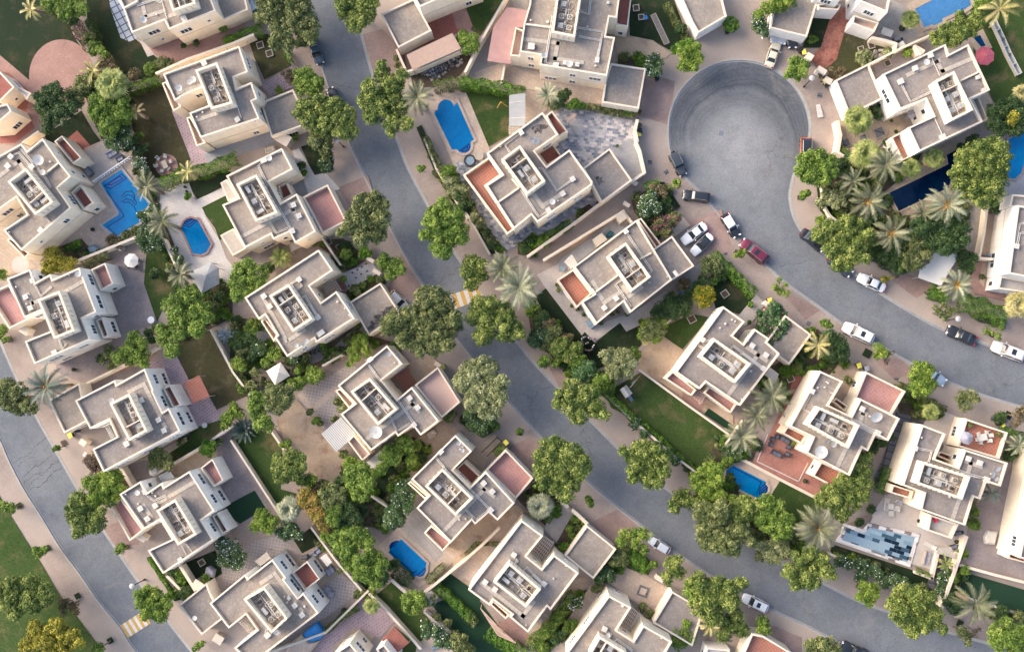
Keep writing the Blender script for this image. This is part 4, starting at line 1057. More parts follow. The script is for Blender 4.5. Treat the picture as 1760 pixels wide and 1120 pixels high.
villa('villa with terracotta wrap-around terrace and blue slate courtyard',[W('main',I(306,412,690,130,800,285,638,398,718,502,875,387,1034,607,1030,632,655,888,612,838,493,935,300,633,412,560)),W('terrace',I(143,562,322,438,414,557,302,637,497,935,447,972),roof='tile_terracotta'),W('balcony',I(713,155,755,122,864,262,800,300),roof='tile_maroon'),W('balcony',I(655,410,760,348,822,432,720,500),roof='tile_maroon',z=3.9,win=False),W('garage',I(968,515,1150,378,1307,600,1095,755))],I(405,455,535,357,710,603,583,697),14,walk=[I(610,690,640,710,690,775),I(690,775,830,690)],lines=[I(385,750,530,650),I(530,650,480,590)],pipes=[I(540,270,430,355,465,405),I(660,520,690,520,790,670,890,600),I(540,660,665,850,730,810)],boxes=[(*c1(I,543,272),.8,.8),(*c1(I,897,590),.8,.8),c1(I,828,690),(*c1(I,730,803),.8,.8)],dishes=[(*c1(I,757,747),.45,0,.1),(*c1(I,620,315),.5,.6,.4),(*c1(I,645,328),.5,.3,.6)],soot=[(I(1065,600,1050,580,1075,570,1080,585,1100,575,1095,600,1120,610,1090,615,1080,640),3.2),(I(610,240,650,215,700,215,735,225,715,245,690,250,680,280,655,265,640,285),6.7)],bits=[(*c1(I,400,370),.12),(*c1(I,665,172),.1),(*c1(I,640,185),.1),(*c1(I,795,742),.1)])
F5=fr(960,340,5.714)
villa('villa with a small terracotta terrace and pale paved surround, centre of the picture',[W('main',[(1094,377.5),(1155.5,480.5),(1084,537),(1072,518.5),(1025,557),(999,518.5),(1021,505),(985.5,458)]),W('garage',[(1120,430),(1155,405),(1193.5,457),(1152,484)],z=5.2),W('terrace',O7(628,163,742,88,872,255,763,357),roof='tile_terracotta'),W('balcony',F5(770,215,812,197,1015,462,965,500),z=3.9,roof='tile_maroon')],F5(475,572,662,435,908,775,718,918),15,walk=[F5(300,860,345,840,380,900),F5(390,940,455,1025,660,890),F5(640,880,700,960,810,880)],lines=[F5(605,740,330,950),F5(800,600,910,540)],pipes=[F5(660,330,920,720,890,740),F5(600,760,380,920),F5(630,800,560,850,710,1070)],boxes=[(*c1(F5,660,328),.8,.8),c1(F5,565,985),c1(F5,450,1078),(*c1(F5,330,915),.7,.7),(*c1(F5,1150,740),1,.5)],dishes=[],bits=[(*c1(F5,890,833),.1),(*c1(F5,875,425),.1),(*c1(F5,1065,775),.1)])
villa('villa with white outer wall and two red tiled balconies above the big lawn',[W('main',V4(572,105,722,210,640,308,712,362,790,260,892,328,875,353,962,430,690,788,455,628,412,674,243,556)),W('garage',V4(1000,165,1180,300,1028,507,850,370),wall='wall_cream'),W('balcony',V4(172,602,225,550,388,680,355,720),roof='tile_pink'),W('balcony',V4(440,700,476,655,668,775,625,838),roof='tile_pink')],V4(408,450,510,324,765,500,655,632),16,walk=[V4(610,710,810,440),V4(740,390,865,475)],pipes=[V4(480,340,410,345,405,375,445,400),V4(625,400,640,375,850,530),V4(690,440,705,430,850,540)],boxes=[c1(V4,773,375),c1(V4,867,440),(*c1(V4,430,333),.8,.8),(*c1(V4,850,533),.8,.8)],bits=[(*c1(V4,583,225),.14),(*c1(V4,547,254),.1),(*c1(V4,742,342),.1),(*c1(V4,760,550),.14),(*c1(V4,630,198),.12),(*c1(V4,650,208),.12),(*c1(V4,697,745),.1)])
villa('villa with pink tiled street terrace and many satellite dishes above the red patio',[W('main',Y7(198,-252,357,-180,260,-15,414,60,475,-62,747,75,668,230,582,185,528,300,490,278,402,470,103,312,150,205,-12,130),wp=.2),W('terrace',W5(513,553,788,688,692,852,438,735),roof='tile_pink'),W('terrace',Y7(206,370,360,440,300,552,145,470),roof='tile_terracotta',z=3.9),W('balcony',X6(982,178,1015,128,1152,195,1115,252),roof='tile_terracotta'),W('balcony',W5(280,755,312,735,390,790,370,830),z=3.9,win=False)],Y7(106,118,190,-5,472,120,395,282),17,walk=[Y7(315,410,375,285),Y7(490,50,470,105),Y7(480,35,510,45)],pipes=[W5(140,690,80,810,160,850),W5(340,850,400,870,590,970),W5(380,870,470,930,580,985)],boxes=[c1(W5,490,810),(*c1(W5,597,975),.9,.9),(*c1(W5,145,688),.8,.8)],dishes=[(*c1(Y7,203,305),.95,.05,.05),(*c1(Y7,247,228),.5,.7,.5),(*c1(Y7,290,250),.5,.2,.3),(*c1(Y7,585,62),.85,.5,.1)],bits=[(*c1(W5,240,625),.1),(*c1(W5,250,632),.1),(*c1(W5,178,662),.1),(*c1(W5,225,660),.1),(*c1(W5,275,700),.1),(*c1(Y7,535,60),.12)])
villa('villa with red tiled roof terrace holding a parasol and dining set, lower right',[W('main',Y7(900,118,1063,180,990,352,1148,412,1195,288,1490,380,1440,543,1345,510,1300,632,1257,615,1197,812,888,702,915,590,763,535),wp=.2),W('terrace',Y7(1203,76,1490,172,1432,355,1146,268),roof='tile_terracotta'),W('terrace',Y7(958,735,1152,802,1103,903,935,845),roof='light_floor',z=3.9),W('balcony',Y7(700,530,842,575,825,628,682,586),roof='tile_terracotta'),W('balcony',Y7(1000,330,1025,300,1110,330,1100,375),z=3.9,win=False)],Y7(905,372,1233,474,1176,634,860,522),18,walk=[Y7(1105,775,1155,630),Y7(1210,470,1230,390),Y7(1205,370,1300,405)],pipes=[Y7(870,280,965,300,945,375),Y7(1105,415,1230,460,1340,490),Y7(1105,440,1340,495)],boxes=[c1(Y7,1220,352),c1(Y7,1300,382),(*c1(Y7,855,280),.8,.8),(*c1(Y7,1347,497),.9,.9)],dishes=[(*c1(Y7,1420,420),.45,.5,.3),(*c1(Y7,1385,460),.45,.2,.5),(*c1(Y7,1410,490),.35,.3,.3)],bits=[(*c1(Y7,890,205),.12),(*c1(Y7,1083,613),.12),(*c1(Y7,1370,455),.1)])
villa('villa on the right edge with a long blank sunlit west wall and brown tiled balcony',[W('main',[(1790,770),(1900,800),(1850,985),(1752,958)],wp=.25),W('balcony',Y7(1515,928,1680,985,1650,1080,1490,1035),roof='tile_terracotta',z=3.6)],None,19)
villa('white villa on the right edge with a tall plain west wall and pale terrace',[W('main',U3(1558,450,1760,480,1700,960,1495,920),wall='wall_white',wp=.3),W('terrace',U3(1520,375,1760,395,1750,480,1500,460),roof='light_floor',z=5.5,wall='wall_white'),W('terrace',U3(1440,935,1700,985,1680,1060,1420,1025),roof='light_floor',wall='wall_white')],None,20,pipes=[U3(1600,575,1570,580,1540,720),U3(1600,640,1570,645,1555,720)],boxes=[(*c1(U3,1545,730),1.1,.8)])
villa('large villa with stepped roof and a maroon courtyard with parasol, top right',[W('main',J(630,270,1060,63,1085,132,1218,63,1367,380,1232,440,1317,597,880,803,803,637,978,556,925,443,748,514),wall='wall_white',wp=.5),W('garage',J(302,312,532,197,634,437,400,555),wall='wall_white'),W('balcony',J(686,704,762,666,832,832,765,864),roof='tile_terracotta',wall='wall_white',z=4.),W('balcony',J(1240,440,1288,420,1352,580,1315,602),roof='light_floor')],J(985,318,1120,248,1252,516,1100,592),21,walk=[J(805,275,1010,180),J(1040,250,1240,165),J(1000,190,1040,250)],lines=[J(1165,315,1300,250)],pipes=[J(755,335,820,460,970,390),J(960,145,1020,280),J(980,560,1040,690)],boxes=[(*c1(J,755,318),.9,.9),c1(J,855,228),(*c1(J,958,138),.9,.9),(*c1(J,1045,700),.9,.9),(*c1(J,1285,290),.6,.6),(*c1(J,1325,378),.6,.6)],dishes=[(*c1(J,930,187),.45,0,0)])
villa('white villa at the top edge with a stamped red path and shaded garage',[W('main',E(1118,-120,1345,-120,1302,88,1115,12),wall='wall_white',wp=.9),W('garage',E(535,-40,640,-120,835,-30,748,255,493,193),wall='wall_white'),W('balcony',E(1072,105,1242,158,1215,218,1060,162),roof='pink_floor',z=4.,wall='wall_white'),W('main',E(800,-160,1020,-160,985,-10,830,-50),wall='wall_white',wp=.9),W('balcony',E(820,30,900,20,985,30,965,70,830,60),roof='light_floor',z=4.,wall='wall_white')],None,22)
villa('corner of a villa with flat garage roof at the top edge above the turning circle',[W('garage',E(-200,-200,130,-160,197,112,0,228,-40,160),wall='wall_white')],None,23)
villa('villa at the top edge with flat garage roof and maroon yard behind rubble',[W('main',B(1200,-120,1255,0,1285,50,1500,-40,1700,-110,1650,-220)),W('garage',B(1018,95,1245,-8,1367,212,1138,330))],None,24)
villa('small cream buildings with maroon terrace on the left edge beside the pink paving',[W('terrace',A(-160,420,0,492,100,600,0,698,-160,640),roof='tile_maroon'),W('main',A(-160,760,50,712,80,765,-40,870,-160,880),z=5.6),W('canopy',A(95,600,115,590,215,640,180,690,165,660),win=False)],None,25)
villa('villa cut by the bottom edge beside the purple patio and red tiled pergola',[W('main',R9(690,1135,805,1058,905,1175,780,1280),wp=1),W('main',R9(985,1100,1040,1065,1130,1180,1060,1230),z=5.5,wall='wall_white',wp=1)],None,26)
villa('villa at the bottom right edge with a small tiled roof terrace on the street',[W('terrace',[(1292,1088),(1312,1092),(1362,1122),(1345,1165),(1270,1140)],roof='tile_terracotta'),W('garage',[(1215,1112),(1255,1116),(1248,1150),(1208,1140)],roof='light_floor',wall='wall_white')],None,27)
villa('villa with the faded maroon canopy, just above the slate courtyard',[W('main',C(460,-160,440,25,400,165,372,357,522,380,508,447,973,523,1028,257,964,248,990,117,1042,124,1080,-160)),W('balcony',C(343,187,402,210,377,390,305,382),roof='pink_floor',z=4.8),W('balcony',C(1045,-60,1145,-40,1118,186,1035,170),roof='tile_maroon',z=4.8),W('garage',C(1000,435,1241,472,1192,748,938,705,960,560))],C(640,-130,808,-100,752,255,592,225),28,walk=[C(400,270,640,300),C(635,300,615,405),C(615,405,800,430)],lines=[C(410,168,590,190)],pipes=[C(600,110,550,430,615,445),C(770,190,945,220,905,400),C(780,250,935,280,910,400),C(860,0,850,100,790,80)],boxes=[(*c1(C,905,412),.9,.7),(*c1(C,453,317),1.1,1.1),(*c1(C,685,430),.7,.7),(*c1(C,768,443),.7,.7),(*c1(C,622,445),.7,.9),(*c1(C,980,18),.4,.4)],dishes=[(*c1(C,543,380),.45,.2,.2),(*c1(C,715,440),.5,0,0)],bits=[(*c1(C,448,145),.12),(*c1(C,565,157),.16),(*c1(C,893,458),.12),(*c1(C,838,190),.1)])
# free-standing walls
def wall(label,pts,h=1.9,t=.22,mat='wall_cream',name='garden_wall'):
 ps=[P(x,y,h).xy for x,y in pts]
 m=MB()
 for i in range(len(ps)-1):
  a,b_=ps[i],ps[i+1];d=b_-a;c=(a+b_)/2;ang=atan2(d.y,d.x)
  m.box((c.x,c.y,h/2-.0015*(i % 3)),(d.length+(t if i<len(ps)-2 else 0),t,h),ang,0)
  m.box((c.x,c.y,h+.03+.002*(i % 3)),(d.length+t,t+.1,.06),ang,1)
 loc=(ps[0].x,ps[0].y,0)
 o=m.build(name,[mat,'parapet_cream'],None,loc)
 return tag(o,label,'wall','cream garden walls')
wall('cream wall topping the garden above the second top-left villa',A(1075,505,1290,408,1600,300,1740,240),2.2,.3)
wall('cream wall between the dolphin pool garden and the brown lawn',G(915,100,930,160,985,320,1000,440))
wall('short wall along the maroon yard at the left edge',A(155,980,262,905),2.2)
wall('cream wall between the dolphin pool patio and the parasol patio below',G(500,925,930,752),2.,.3)
wall('wall running down from the palms beside the white-paved pool',G(1120,760,1200,930))
wall('cream wall behind the palm tree and green bushes on the left',K(600,872,888,730),2.)
wall('short wall stub between the bush and the big round tree on the left',K(1000,672,1075,628),2.)
wall('wall along the right side of the brown lawn',K(1450,510,1600,795,1715,950),1.8)
wall('wall stub between two bushy trees above the long lawn',Q(262,400,350,528),1.8)
wall('pale wall along the left edge of the long narrow lawn',Q(-10,470,300,945,345,1010),1.5)
wall('cream wall right of the lounger patio under the green trees',R9(540,265,700,480,888,700),1.8)
wall('wall between the lattice patio and the purple patio',R9(250,1125,640,985,930,700),1.9)
wall('wall stub beside the shaded lawn near the bright pool',R9(955,50,1060,120),1.8)
wall('long cream wall between the timber deck pool and the sandy path',R9(1315,715,1600,485,1735,365,1830,270),1.9,.28)
wall('wall falling from the purple patio along the small green lawn',R9(940,720,1045,820,1290,1095),1.8,.28)
wall('thick wall below the bright pool beside the lawn',R9(1095,628,1210,728),1.8,.35)
wall('wall stub between clipped bushes beside the turf',R9(1318,845,1525,1030),1.8)
wall('long wall on the upper side of the central alley',I(590,1120,900,900,1095,752,1392,545,1360,400,1330,330),2.1,.3)
wall('long wall on the lower side of the central alley',I(700,1145,880,1035,1245,812,1300,885),2.,.28)
wall('white wall on the right of the slate courtyard',I(1340,190,1325,260,1340,330),2.,.4)
wall('low wall beside the hedge right of the middle road',Hh(1320,80,1400,280,1500,450,1610,620),1.4)
wall('low wall along the shrubs left of the slate paving',I(100,720,200,880,325,1105),1.4)
wall('low white wall beside the road above the big lawn',O7(960,950,1140,1122,1205,1180),1.3)
wall('long low white wall curving along the planted bank below the big lawn',X6(0,128,100,215,230,330,400,455),1.3)
wall('white garden wall between the sandy yard and the big lawn',V4(0,545,300,765,610,985),1.2)
wall('white wall end by the palm trees right of the big lawn',V4(590,1050,640,980,715,890),1.2)
wall('wall between the dark lawn and the citrus tree garden',O7(1365,478,1455,400),1.6)
wall('cream wall from the red path to the pale pool, top right',E(1170,445,1400,330,1600,240),2.2,.2)
wall('curving white wall in front of the barbecue yard, top right',TR(0,400,130,430,245,465,230,545),2.2,.35)
wall('short white wall across the side alley of the top right villa',TR(440,490,500,570),2.2,.3)
wall('white gate pier and wall left of the yellow fan palm',J(318,600,335,690,320,790),2.,.5)
wall('cream wall running down under the street tree, right of the turning circle',J(308,800,385,850,345,875),2.,.3)
wall('curved cream wall behind the pale bush',U3(215,310,228,460,270,525,350,590),1.4)
wall('narrow wall between the grey driveway and the side path, right',U3(1350,450,1325,650,1297,795,1210,785,1135,755),2.)
wall('short wall joining the driveway to the white villa',U3(1300,815,1385,822),2.,.3)
wall('long wall right of the mosaic pool patio',Y7(1205,890,1130,1110,1035,1375),2.,.35)
wall('wall behind the white flowering bushes below the mosaic pool',Z9(245,440,500,540,700,630,1030,748),1.6,.2)
wall('pale wall between the mauve patio and green turf at the right edge',Z9(1165,525,1400,590,1600,640,1800,700),1.2,.3)
wall('low wall along the bottom of the green turf at the right edge',Z9(1140,725,1380,800,1600,875,1800,930),.8,.2)
wall('cream wall left of the pink steel canopy, top centre',C(0,492,80,330,270,0,300,-60),2.2,.3)
wall('wall and gate crossing the gravel yard, top centre',C(270,440,248,570),1.8)
wall('cream wall below the tiled canopy and rubble yard',B(1128,345,1195,495,1300,460,1575,335),2.2,.25)
wall('low wall beside the villa garden with wooden posts',L4(620,752,820,640),1.8)
wall('wall with gate posts in front of the white tiled yard',L4(610,-130,740,60),1.8)
wall('wall between the pool deck and lower lawn',X6(680,345,965,495,1200,615),.5,.35,'wall_white')
wall('front wall beside the fan palm, bottom centre',S1(1060,565,1100,600),1.8,.4)
wall('gate pier beside the front path, bottom centre',S1(1140,630,1180,665,1235,715),1.8,.4)
wall('garden wall between the two lower villas on the left',M5(830,655,900,775),2.,.4)
wall('long boundary wall right of the lower left villa',M5(1060,705,1370,520,1600,365),1.9,.28)
wall('wall beside the small lawn below the turf-mat villa',N6(1240,530,1340,690),1.9,.4)
wall('low kerb wall by the hedge strip, lower left',N6(1150,600,1250,700),.8,.3)
wall('cream wall above the pink yard, top left',A(1560,330,1620,300),2.)
# vegetation
rs=np.random.RandomState(11)
def quads_obj(name,C_,U,V,tint,mat,parent,loc):
 """C_: centres (n,3), U,V half axes (n,3): one leaf quad each (a kite so that outlines are ragged)"""
 n=len(C_)
 vs=np.empty((n,4,3),np.float32)
 vs[:,0]=C_-U;vs[:,1]=C_-V*.8+U*.15;vs[:,2]=C_+U;vs[:,3]=C_+V*.8+U*.15
 vs=vs.reshape(-1,3)-np.array(loc,np.float32)
 me=D.meshes.new(name)
 me.vertices.add(n*4);me.vertices.foreach_set('co',vs.ravel())
 me.loops.add(n*4);me.loops.foreach_set('vertex_index',np.arange(n*4,dtype=np.int32))
 me.polygons.add(n);me.polygons.foreach_set('loop_start',np.arange(0,n*4,4,dtype=np.int32))
 try:me.polygons.foreach_set('loop_total',np.full(n,4,np.int32))
 except Exception:pass
 me.update(calc_edges=True)
 at=me.attributes.new('tint','FLOAT','FACE');at.data.foreach_set('value',tint.astype(np.float32))
 me.materials.append(MATS[mat])
 o=D.objects.new(name,me);COL.objects.link(o);o.parent=parent
 if parent is None:o.location=loc
 return o
def leaf_cloud(lobes,leaf=.24,dens=1.,flower=0.,flat=.75,clump=.55,open_=0.):
 """lobes: list of (x,y,z,r) metres -> leaf quads gathered in clumps on the lobe domes"""
 CC,UU,VV,TT=[],[],[],[]
 for (x,y,z,r) in lobes:
  cr=min(clump,r*.42)
  ncl=int(max(6,5.2*(r/cr) ** 2*dens*(1-open_)))
  d=rs.normal(size=(ncl,3));d /= np.linalg.norm(d,axis=1,keepdims=True)
  d[:,2]=np.where(rs.rand(ncl)<.86,np.abs(d[:,2]),d[:,2])
  rad=r*(1-cr/r*.75)*np.where(rs.rand(ncl)<.78,rs.uniform(.82,1.06,ncl),rs.uniform(.25,.8,ncl))
  cc=d*rad[:,None]*np.array([1,1,flat])+np.array([x,y,z])
  crs=cr*rs.uniform(.6,1.25,ncl)
  ct=np.clip(rs.normal(.45,.26,ncl),.02,.86)
  for i in range(ncl):
   nl=int(9*(crs[i]/leaf) ** 2*(1-.3*open_))+6
   e=rs.normal(size=(nl,3));e /= np.linalg.norm(e,axis=1,keepdims=True)
   e[:,2]=np.abs(e[:,2])*np.where(rs.rand(nl)<.85,1,-1)
   p=cc[i]+e*crs[i]*rs.uniform(.55,1.08,(nl,1))*np.array([1,1,.75])
   nrm=e*.8+rs.normal(scale=.45,size=(nl,3))+np.array([0,0,.35])
   nrm /= np.linalg.norm(nrm,axis=1,keepdims=True)
   a=np.cross(nrm,rs.normal(size=(nl,3)));a /= np.linalg.norm(a,axis=1,keepdims=True)
   b=np.cross(nrm,a)
   s=leaf*rs.uniform(.6,1.25,(nl,1))
   t=np.clip(ct[i]+rs.normal(0,.13,nl),0,.87)
   if flower>0:
    fl=rs.rand(nl)<flower*(1.8 if rs.rand()<.5 else .3)
    t=np.where(fl,.99,t)
   CC.append(p);UU.append(a*s*.62);VV.append(b*s*.42);TT.append(t)
 return np.concatenate(CC),np.concatenate(UU),np.concatenate(VV),np.concatenate(TT)
def inpoly(x,y,poly):
 c=False
 for i in range(len(poly)):
  x1,y1=poly[i];x2,y2=poly[i-1]
  if (y1>y) != (y2>y) and x<(x2-x1)*(y-y1)/(y2-y1)+x1:c=not c
 return c
def ground_cover():
 rnd=random.Random(5);sets={'lf_hedge':[],'lf_olive':[],'lf_dark':[],'lf_bright':[]}
 for mat,poly in BEDS:
  xs=[p[0] for p in poly];ys=[p[1] for p in poly];A_=abs(sum(poly[i-1][0]*poly[i][1]-poly[i][0]*poly[i-1][1] for i in range(len(poly))))/2
  n=int(A_*.95);k=0;tries=0
  while k<n and tries<n*12:
   tries+= 1
   x,y=rnd.uniform(min(xs),max(xs)),rnd.uniform(min(ys),max(ys))
   if not inpoly(x,y,poly):continue
   if sin(x*.9)*cos(y*.8)+rnd.uniform(-.6,.6)<-.25:continue
   k+= 1;r=rnd.choice((.25,.35,.5,.65,.8,.95));sets[rnd.choice(list(sets))].append((x,y,r*.35,r))
 for m_,L in sets.items():
  C_,U,V,T=leaf_cloud(L,.17,.8,.008 if m_=='lf_bright' else 0,clump=.3)
  C_[:,2]=np.maximum(C_[:,2],.22)
  o=quads_obj('ground_cover',C_,U,V,T,m_,None,(0,0,0));tag(o,'low mixed ground cover filling the garden beds','ground cover',kind='stuff')
def tree(F,lobes,h,mat,label,cat='tree',name='tree',group='garden shrubs',leaf=.225,dens=1.,flower=0.,open_=0.,s=4.,clump=.52,base=None,trunk_r=None):
 """lobes in crop units traced at crown height; h = overall height in metres"""
 rmax=max(l[2] for l in lobes)/s*PX
 zc=max(h-rmax*.85,h*.45)
 L=[]
 for x,y,r in lobes:
  px,py=F(x,y)[0]
  rr=r/s*PX*1.06
  z=max(h-rr*.8-rs.uniform(0,.12)*h,rr*.35)
  p=P(px,py,z+rr*.3)
  L.append((p.x,p.y,z,rr))
 cx=sum(l[0]*l[3] ** 2 for l in L)/sum(l[3] ** 2 for l in L);cy=sum(l[1]*l[3] ** 2 for l in L)/sum(l[3] ** 2 for l in L)
 if base is not None:
  q=P(*F(*base)[0],0);bx,by=q.x,q.y
 else:bx,by=cx,cy
 e=tag(empty(name,(bx,by,0)),label,cat,group)
 C_,U,V,T=leaf_cloud(L,leaf,dens,flower,clump=min(clump,rmax*.5),open_=open_)
 C_[:,2]=np.maximum(C_[:,2],.08)
 quads_obj('crown',C_,U,V,T,mat,e,(bx,by,0))
 m=MB()
 tr=trunk_r or max(.04,min(.28,h*.032))
 fork=Vector((bx,by,0)).lerp(Vector((cx,cy,zc)),.45);fork.z=zc*.5
 m.tube([(bx,by,0),((bx+fork.x)/2+tr*.3,(by+fork.y)/2,fork.z*.5),fork],[tr*1.25,tr,tr*.85],8)
 for l in L[:10]:
  a=Vector((l[0],l[1],l[2]));md=fork.lerp(a,.55)+Vector((0,0,.15*l[3]))
  m.tube([fork,md,a],[tr*.7,tr*.45,tr*.2],6)
  if open_>0 or l[3]>1.2:
   for k in range(5 if open_==0 else 9):
    an=k*1.3+l[0];q=a+Vector((cos(an),sin(an),.35))*l[3]*.9
    m.tube([md,md.lerp(q,.6)+Vector((0,0,.1)),q],[tr*.3,tr*.18,tr*.06],4)
 m.build('trunk','trunk' if open_==0 else 'twig',e,(bx,by,0))
 return e
def hedge(F,pts,w,h,mat,label,name='hedge',cat='hedge',s=4.,leaf=.17,flower=0.,group=None,dens=1.,top=.25):
 """clipped hedge: band of leaf clumps along a polyline, width w crop units"""
 hw=w/s*PX/2
 ps=[P(*F(x,y)[0],h) for x,y in pts]
 CC,UU,VV,TT=[],[],[],[]
 for i in range(len(ps)-1):
  a,b_=np.array(ps[i]),np.array(ps[i+1]);L=np.linalg.norm(b_-a)
  t=(b_-a)/L;nn=np.array([-t[1],t[0],0])
  n=int(L*(hw*2+1.2*h)*95*dens*(.2/leaf) ** 1.2)+40
  u=rs.uniform(-.02,1.02,n);side=rs.rand(n)<(1.2*h/(1.2*h+2*hw))
  wig=1+.18*np.sin(u*L*2.1+i)+rs.normal(0,.05,n)
  v=np.where(side,np.sign(rs.uniform(-1,1,n))*hw*wig,rs.uniform(-1,1,n)*hw*wig)
  z=np.where(side,rs.uniform(.05,1,n)*h,h-top*(v/hw) ** 2*h*.5+rs.normal(0,.07,n)+.16*np.sin(u*L*3.1+i)*np.cos(v*4+u*5))
  p=a+(b_-a)*u[:,None]+nn*v[:,None];p[:,2]=z
  nrm=rs.normal(scale=.5,size=(n,3))+np.where(side[:,None],nn*np.sign(v)[:,None],np.array([[0,0,1.]]))
  nrm /= np.linalg.norm(nrm,axis=1,keepdims=True)
  q=np.cross(nrm,rs.normal(size=(n,3)));q /= np.linalg.norm(q,axis=1,keepdims=True);r_=np.cross(nrm,q)
  sz=leaf*rs.uniform(.6,1.3,(n,1))
  tt=np.clip(.4+.2*np.sin(u*L*3.1+i)*np.cos(v*4+u*5)+.12*np.sin(u*L*1.1+2*v)+rs.normal(0,.16,n),0,.87)
  if flower>0:tt=np.where(rs.rand(n)<flower,.99,tt)
  CC.append(p);UU.append(q*sz*.6);VV.append(r_*sz*.45);TT.append(tt)
 loc=(ps[0].x,ps[0].y,0)
 e=tag(empty(name,loc),label,cat,group)
 quads_obj('foliage',np.concatenate(CC),np.concatenate(UU),np.concatenate(VV),np.concatenate(TT),mat,e,loc)
 m=MB()
 for i in range(len(ps)-1):
  L=(ps[i+1]-ps[i]).length;k=max(1,int(L/1.))
  for q in range(k):
   p=ps[i].lerp(ps[i+1],(q+.5)/k);m.tube([(p.x,p.y,0),(p.x+.05,p.y,h*.7)],[.035,.02],5)
 m.build('stem','trunk',e,loc)
 return e
def frond_set(kind,n_f,L,rnd,droop=1.,dead=.15):
 """returns arrays of quads (as 4 pts) for a palm crown at origin"""
 quads,tint=[],[]
 for k in range(n_f):
  az=k*2.399963+rnd.uniform(-.2,.2)
  lev=(k+.5)/n_f
  up=(1.15-1.35*lev) if kind=='date' else (1.2-1.3*lev)
  ln=L*rnd.uniform(.82,1.05)*(.72+.28*sin(min(1,lev*1.6)*pi/2))
  side=Vector((-sin(az),cos(az),0));out=Vector((cos(az),sin(az),0))
  ns=13
  pts=[]
  p=Vector((0,0,0));ang=up
  for i in range(ns+1):
   pts.append(p.copy())
   p=p+(out*cos(ang)+Vector((0,0,1))*sin(ang))*(ln/ns)
   ang-= (.05+.05*lev)*droop*(1+i*.07)
  base_t=max(0,min(.87,rnd.gauss(.5,.16)-(0. if lev<.8 else -.05)))
  if kind=='date':
   for i in range(ns):
    a,b=pts[i],pts[i+1];t=(b-a).normalized();upv=t.cross(side).normalized()
    if upv.z<0:upv=-upv
    w=.045*(1-i/ns)+.012
    quads.append((a-side*w,a+side*w,b+side*w,b-side*w));tint.append(min(.87,base_t+.25))
    if i<2:continue
    f=(i-2)/(ns-3);ll=L*.165*sin(pi*(.18+.78*f)) ** .8*rnd.uniform(.85,1.1)
    for q in (0,.5):
     c=a.lerp(b,q)
     for sg in (-1,1):
      dirv=(side*sg*.72+t*.72+upv*.28+Vector((0,0,-.12*lev))).normalized()
      tip=c+dirv*ll*rnd.uniform(.85,1.1)
      w2=t*.05
      quads.append((c-w2,c+w2,tip+w2*.25,tip-w2*.25));tint.append(max(0,min(.87,base_t+rnd.gauss(0,.12))))
  else:
   st=L*rnd.uniform(.42,.55)*(.25+.75*min(1,lev*1.5));ang=up
   tip=out*st*cos(ang*.8)+Vector((0,0,1))*st*sin(ang*.8)
   quads.append((Vector((0,0,0))-side*.03,side*.03,tip+side*.025,tip-side*.025));tint.append(min(.87,base_t+.2))
   d0=(tip.normalized()+Vector((0,0,-.25*lev*droop))).normalized()
   nb=15
   for q in range(nb):
    aa=(q/(nb-1)-.5)*3.6
    dv=(d0*cos(aa)+side*sin(aa)).normalized()
    bl=L*.55*(1-.28*abs(aa)/1.8)*rnd.uniform(.85,1.08)
    mid=tip+dv*bl*.6;end=tip+dv*bl+Vector((0,0,-bl*.28*rnd.uniform(.4,1.4)))
    pw=dv.cross(Vector((0,0,1)));pw=pw.normalized()*bl*.085 if pw.length>.01 else side*bl*.085
    quads.append((tip-pw*.2,tip+pw*.2,mid+pw,mid-pw));tint.append(max(0,min(.87,base_t+rnd.gauss(0,.1))))
    quads.append((mid-pw,mid+pw,end+pw*.1,end-pw*.1));tint.append(max(0,min(.87,base_t+.08+rnd.gauss(0,.1))))
 return quads,tint
def quad_mesh(name,quads,tint,mat,parent,off=Vector((0,0,0))):
 n=len(quads)
 vs=np.array([[tuple(v+off) for v in q] for q in quads],np.float32).reshape(-1,3)
 me=D.meshes.new(name)
 me.vertices.add(n*4);me.vertices.foreach_set('co',vs.ravel())
 me.loops.add(n*4);me.loops.foreach_set('vertex_index',np.arange(n*4,dtype=np.int32))
 me.polygons.add(n);me.polygons.foreach_set('loop_start',np.arange(0,n*4,4,dtype=np.int32))
 me.update(calc_edges=True)
 at=me.attributes.new('tint','FLOAT','FACE');at.data.foreach_set('value',np.array(tint,np.float32))
 me.materials.append(MATS[mat])
 o=D.objects.new(name,me);COL.objects.link(o);o.parent=parent
 return o
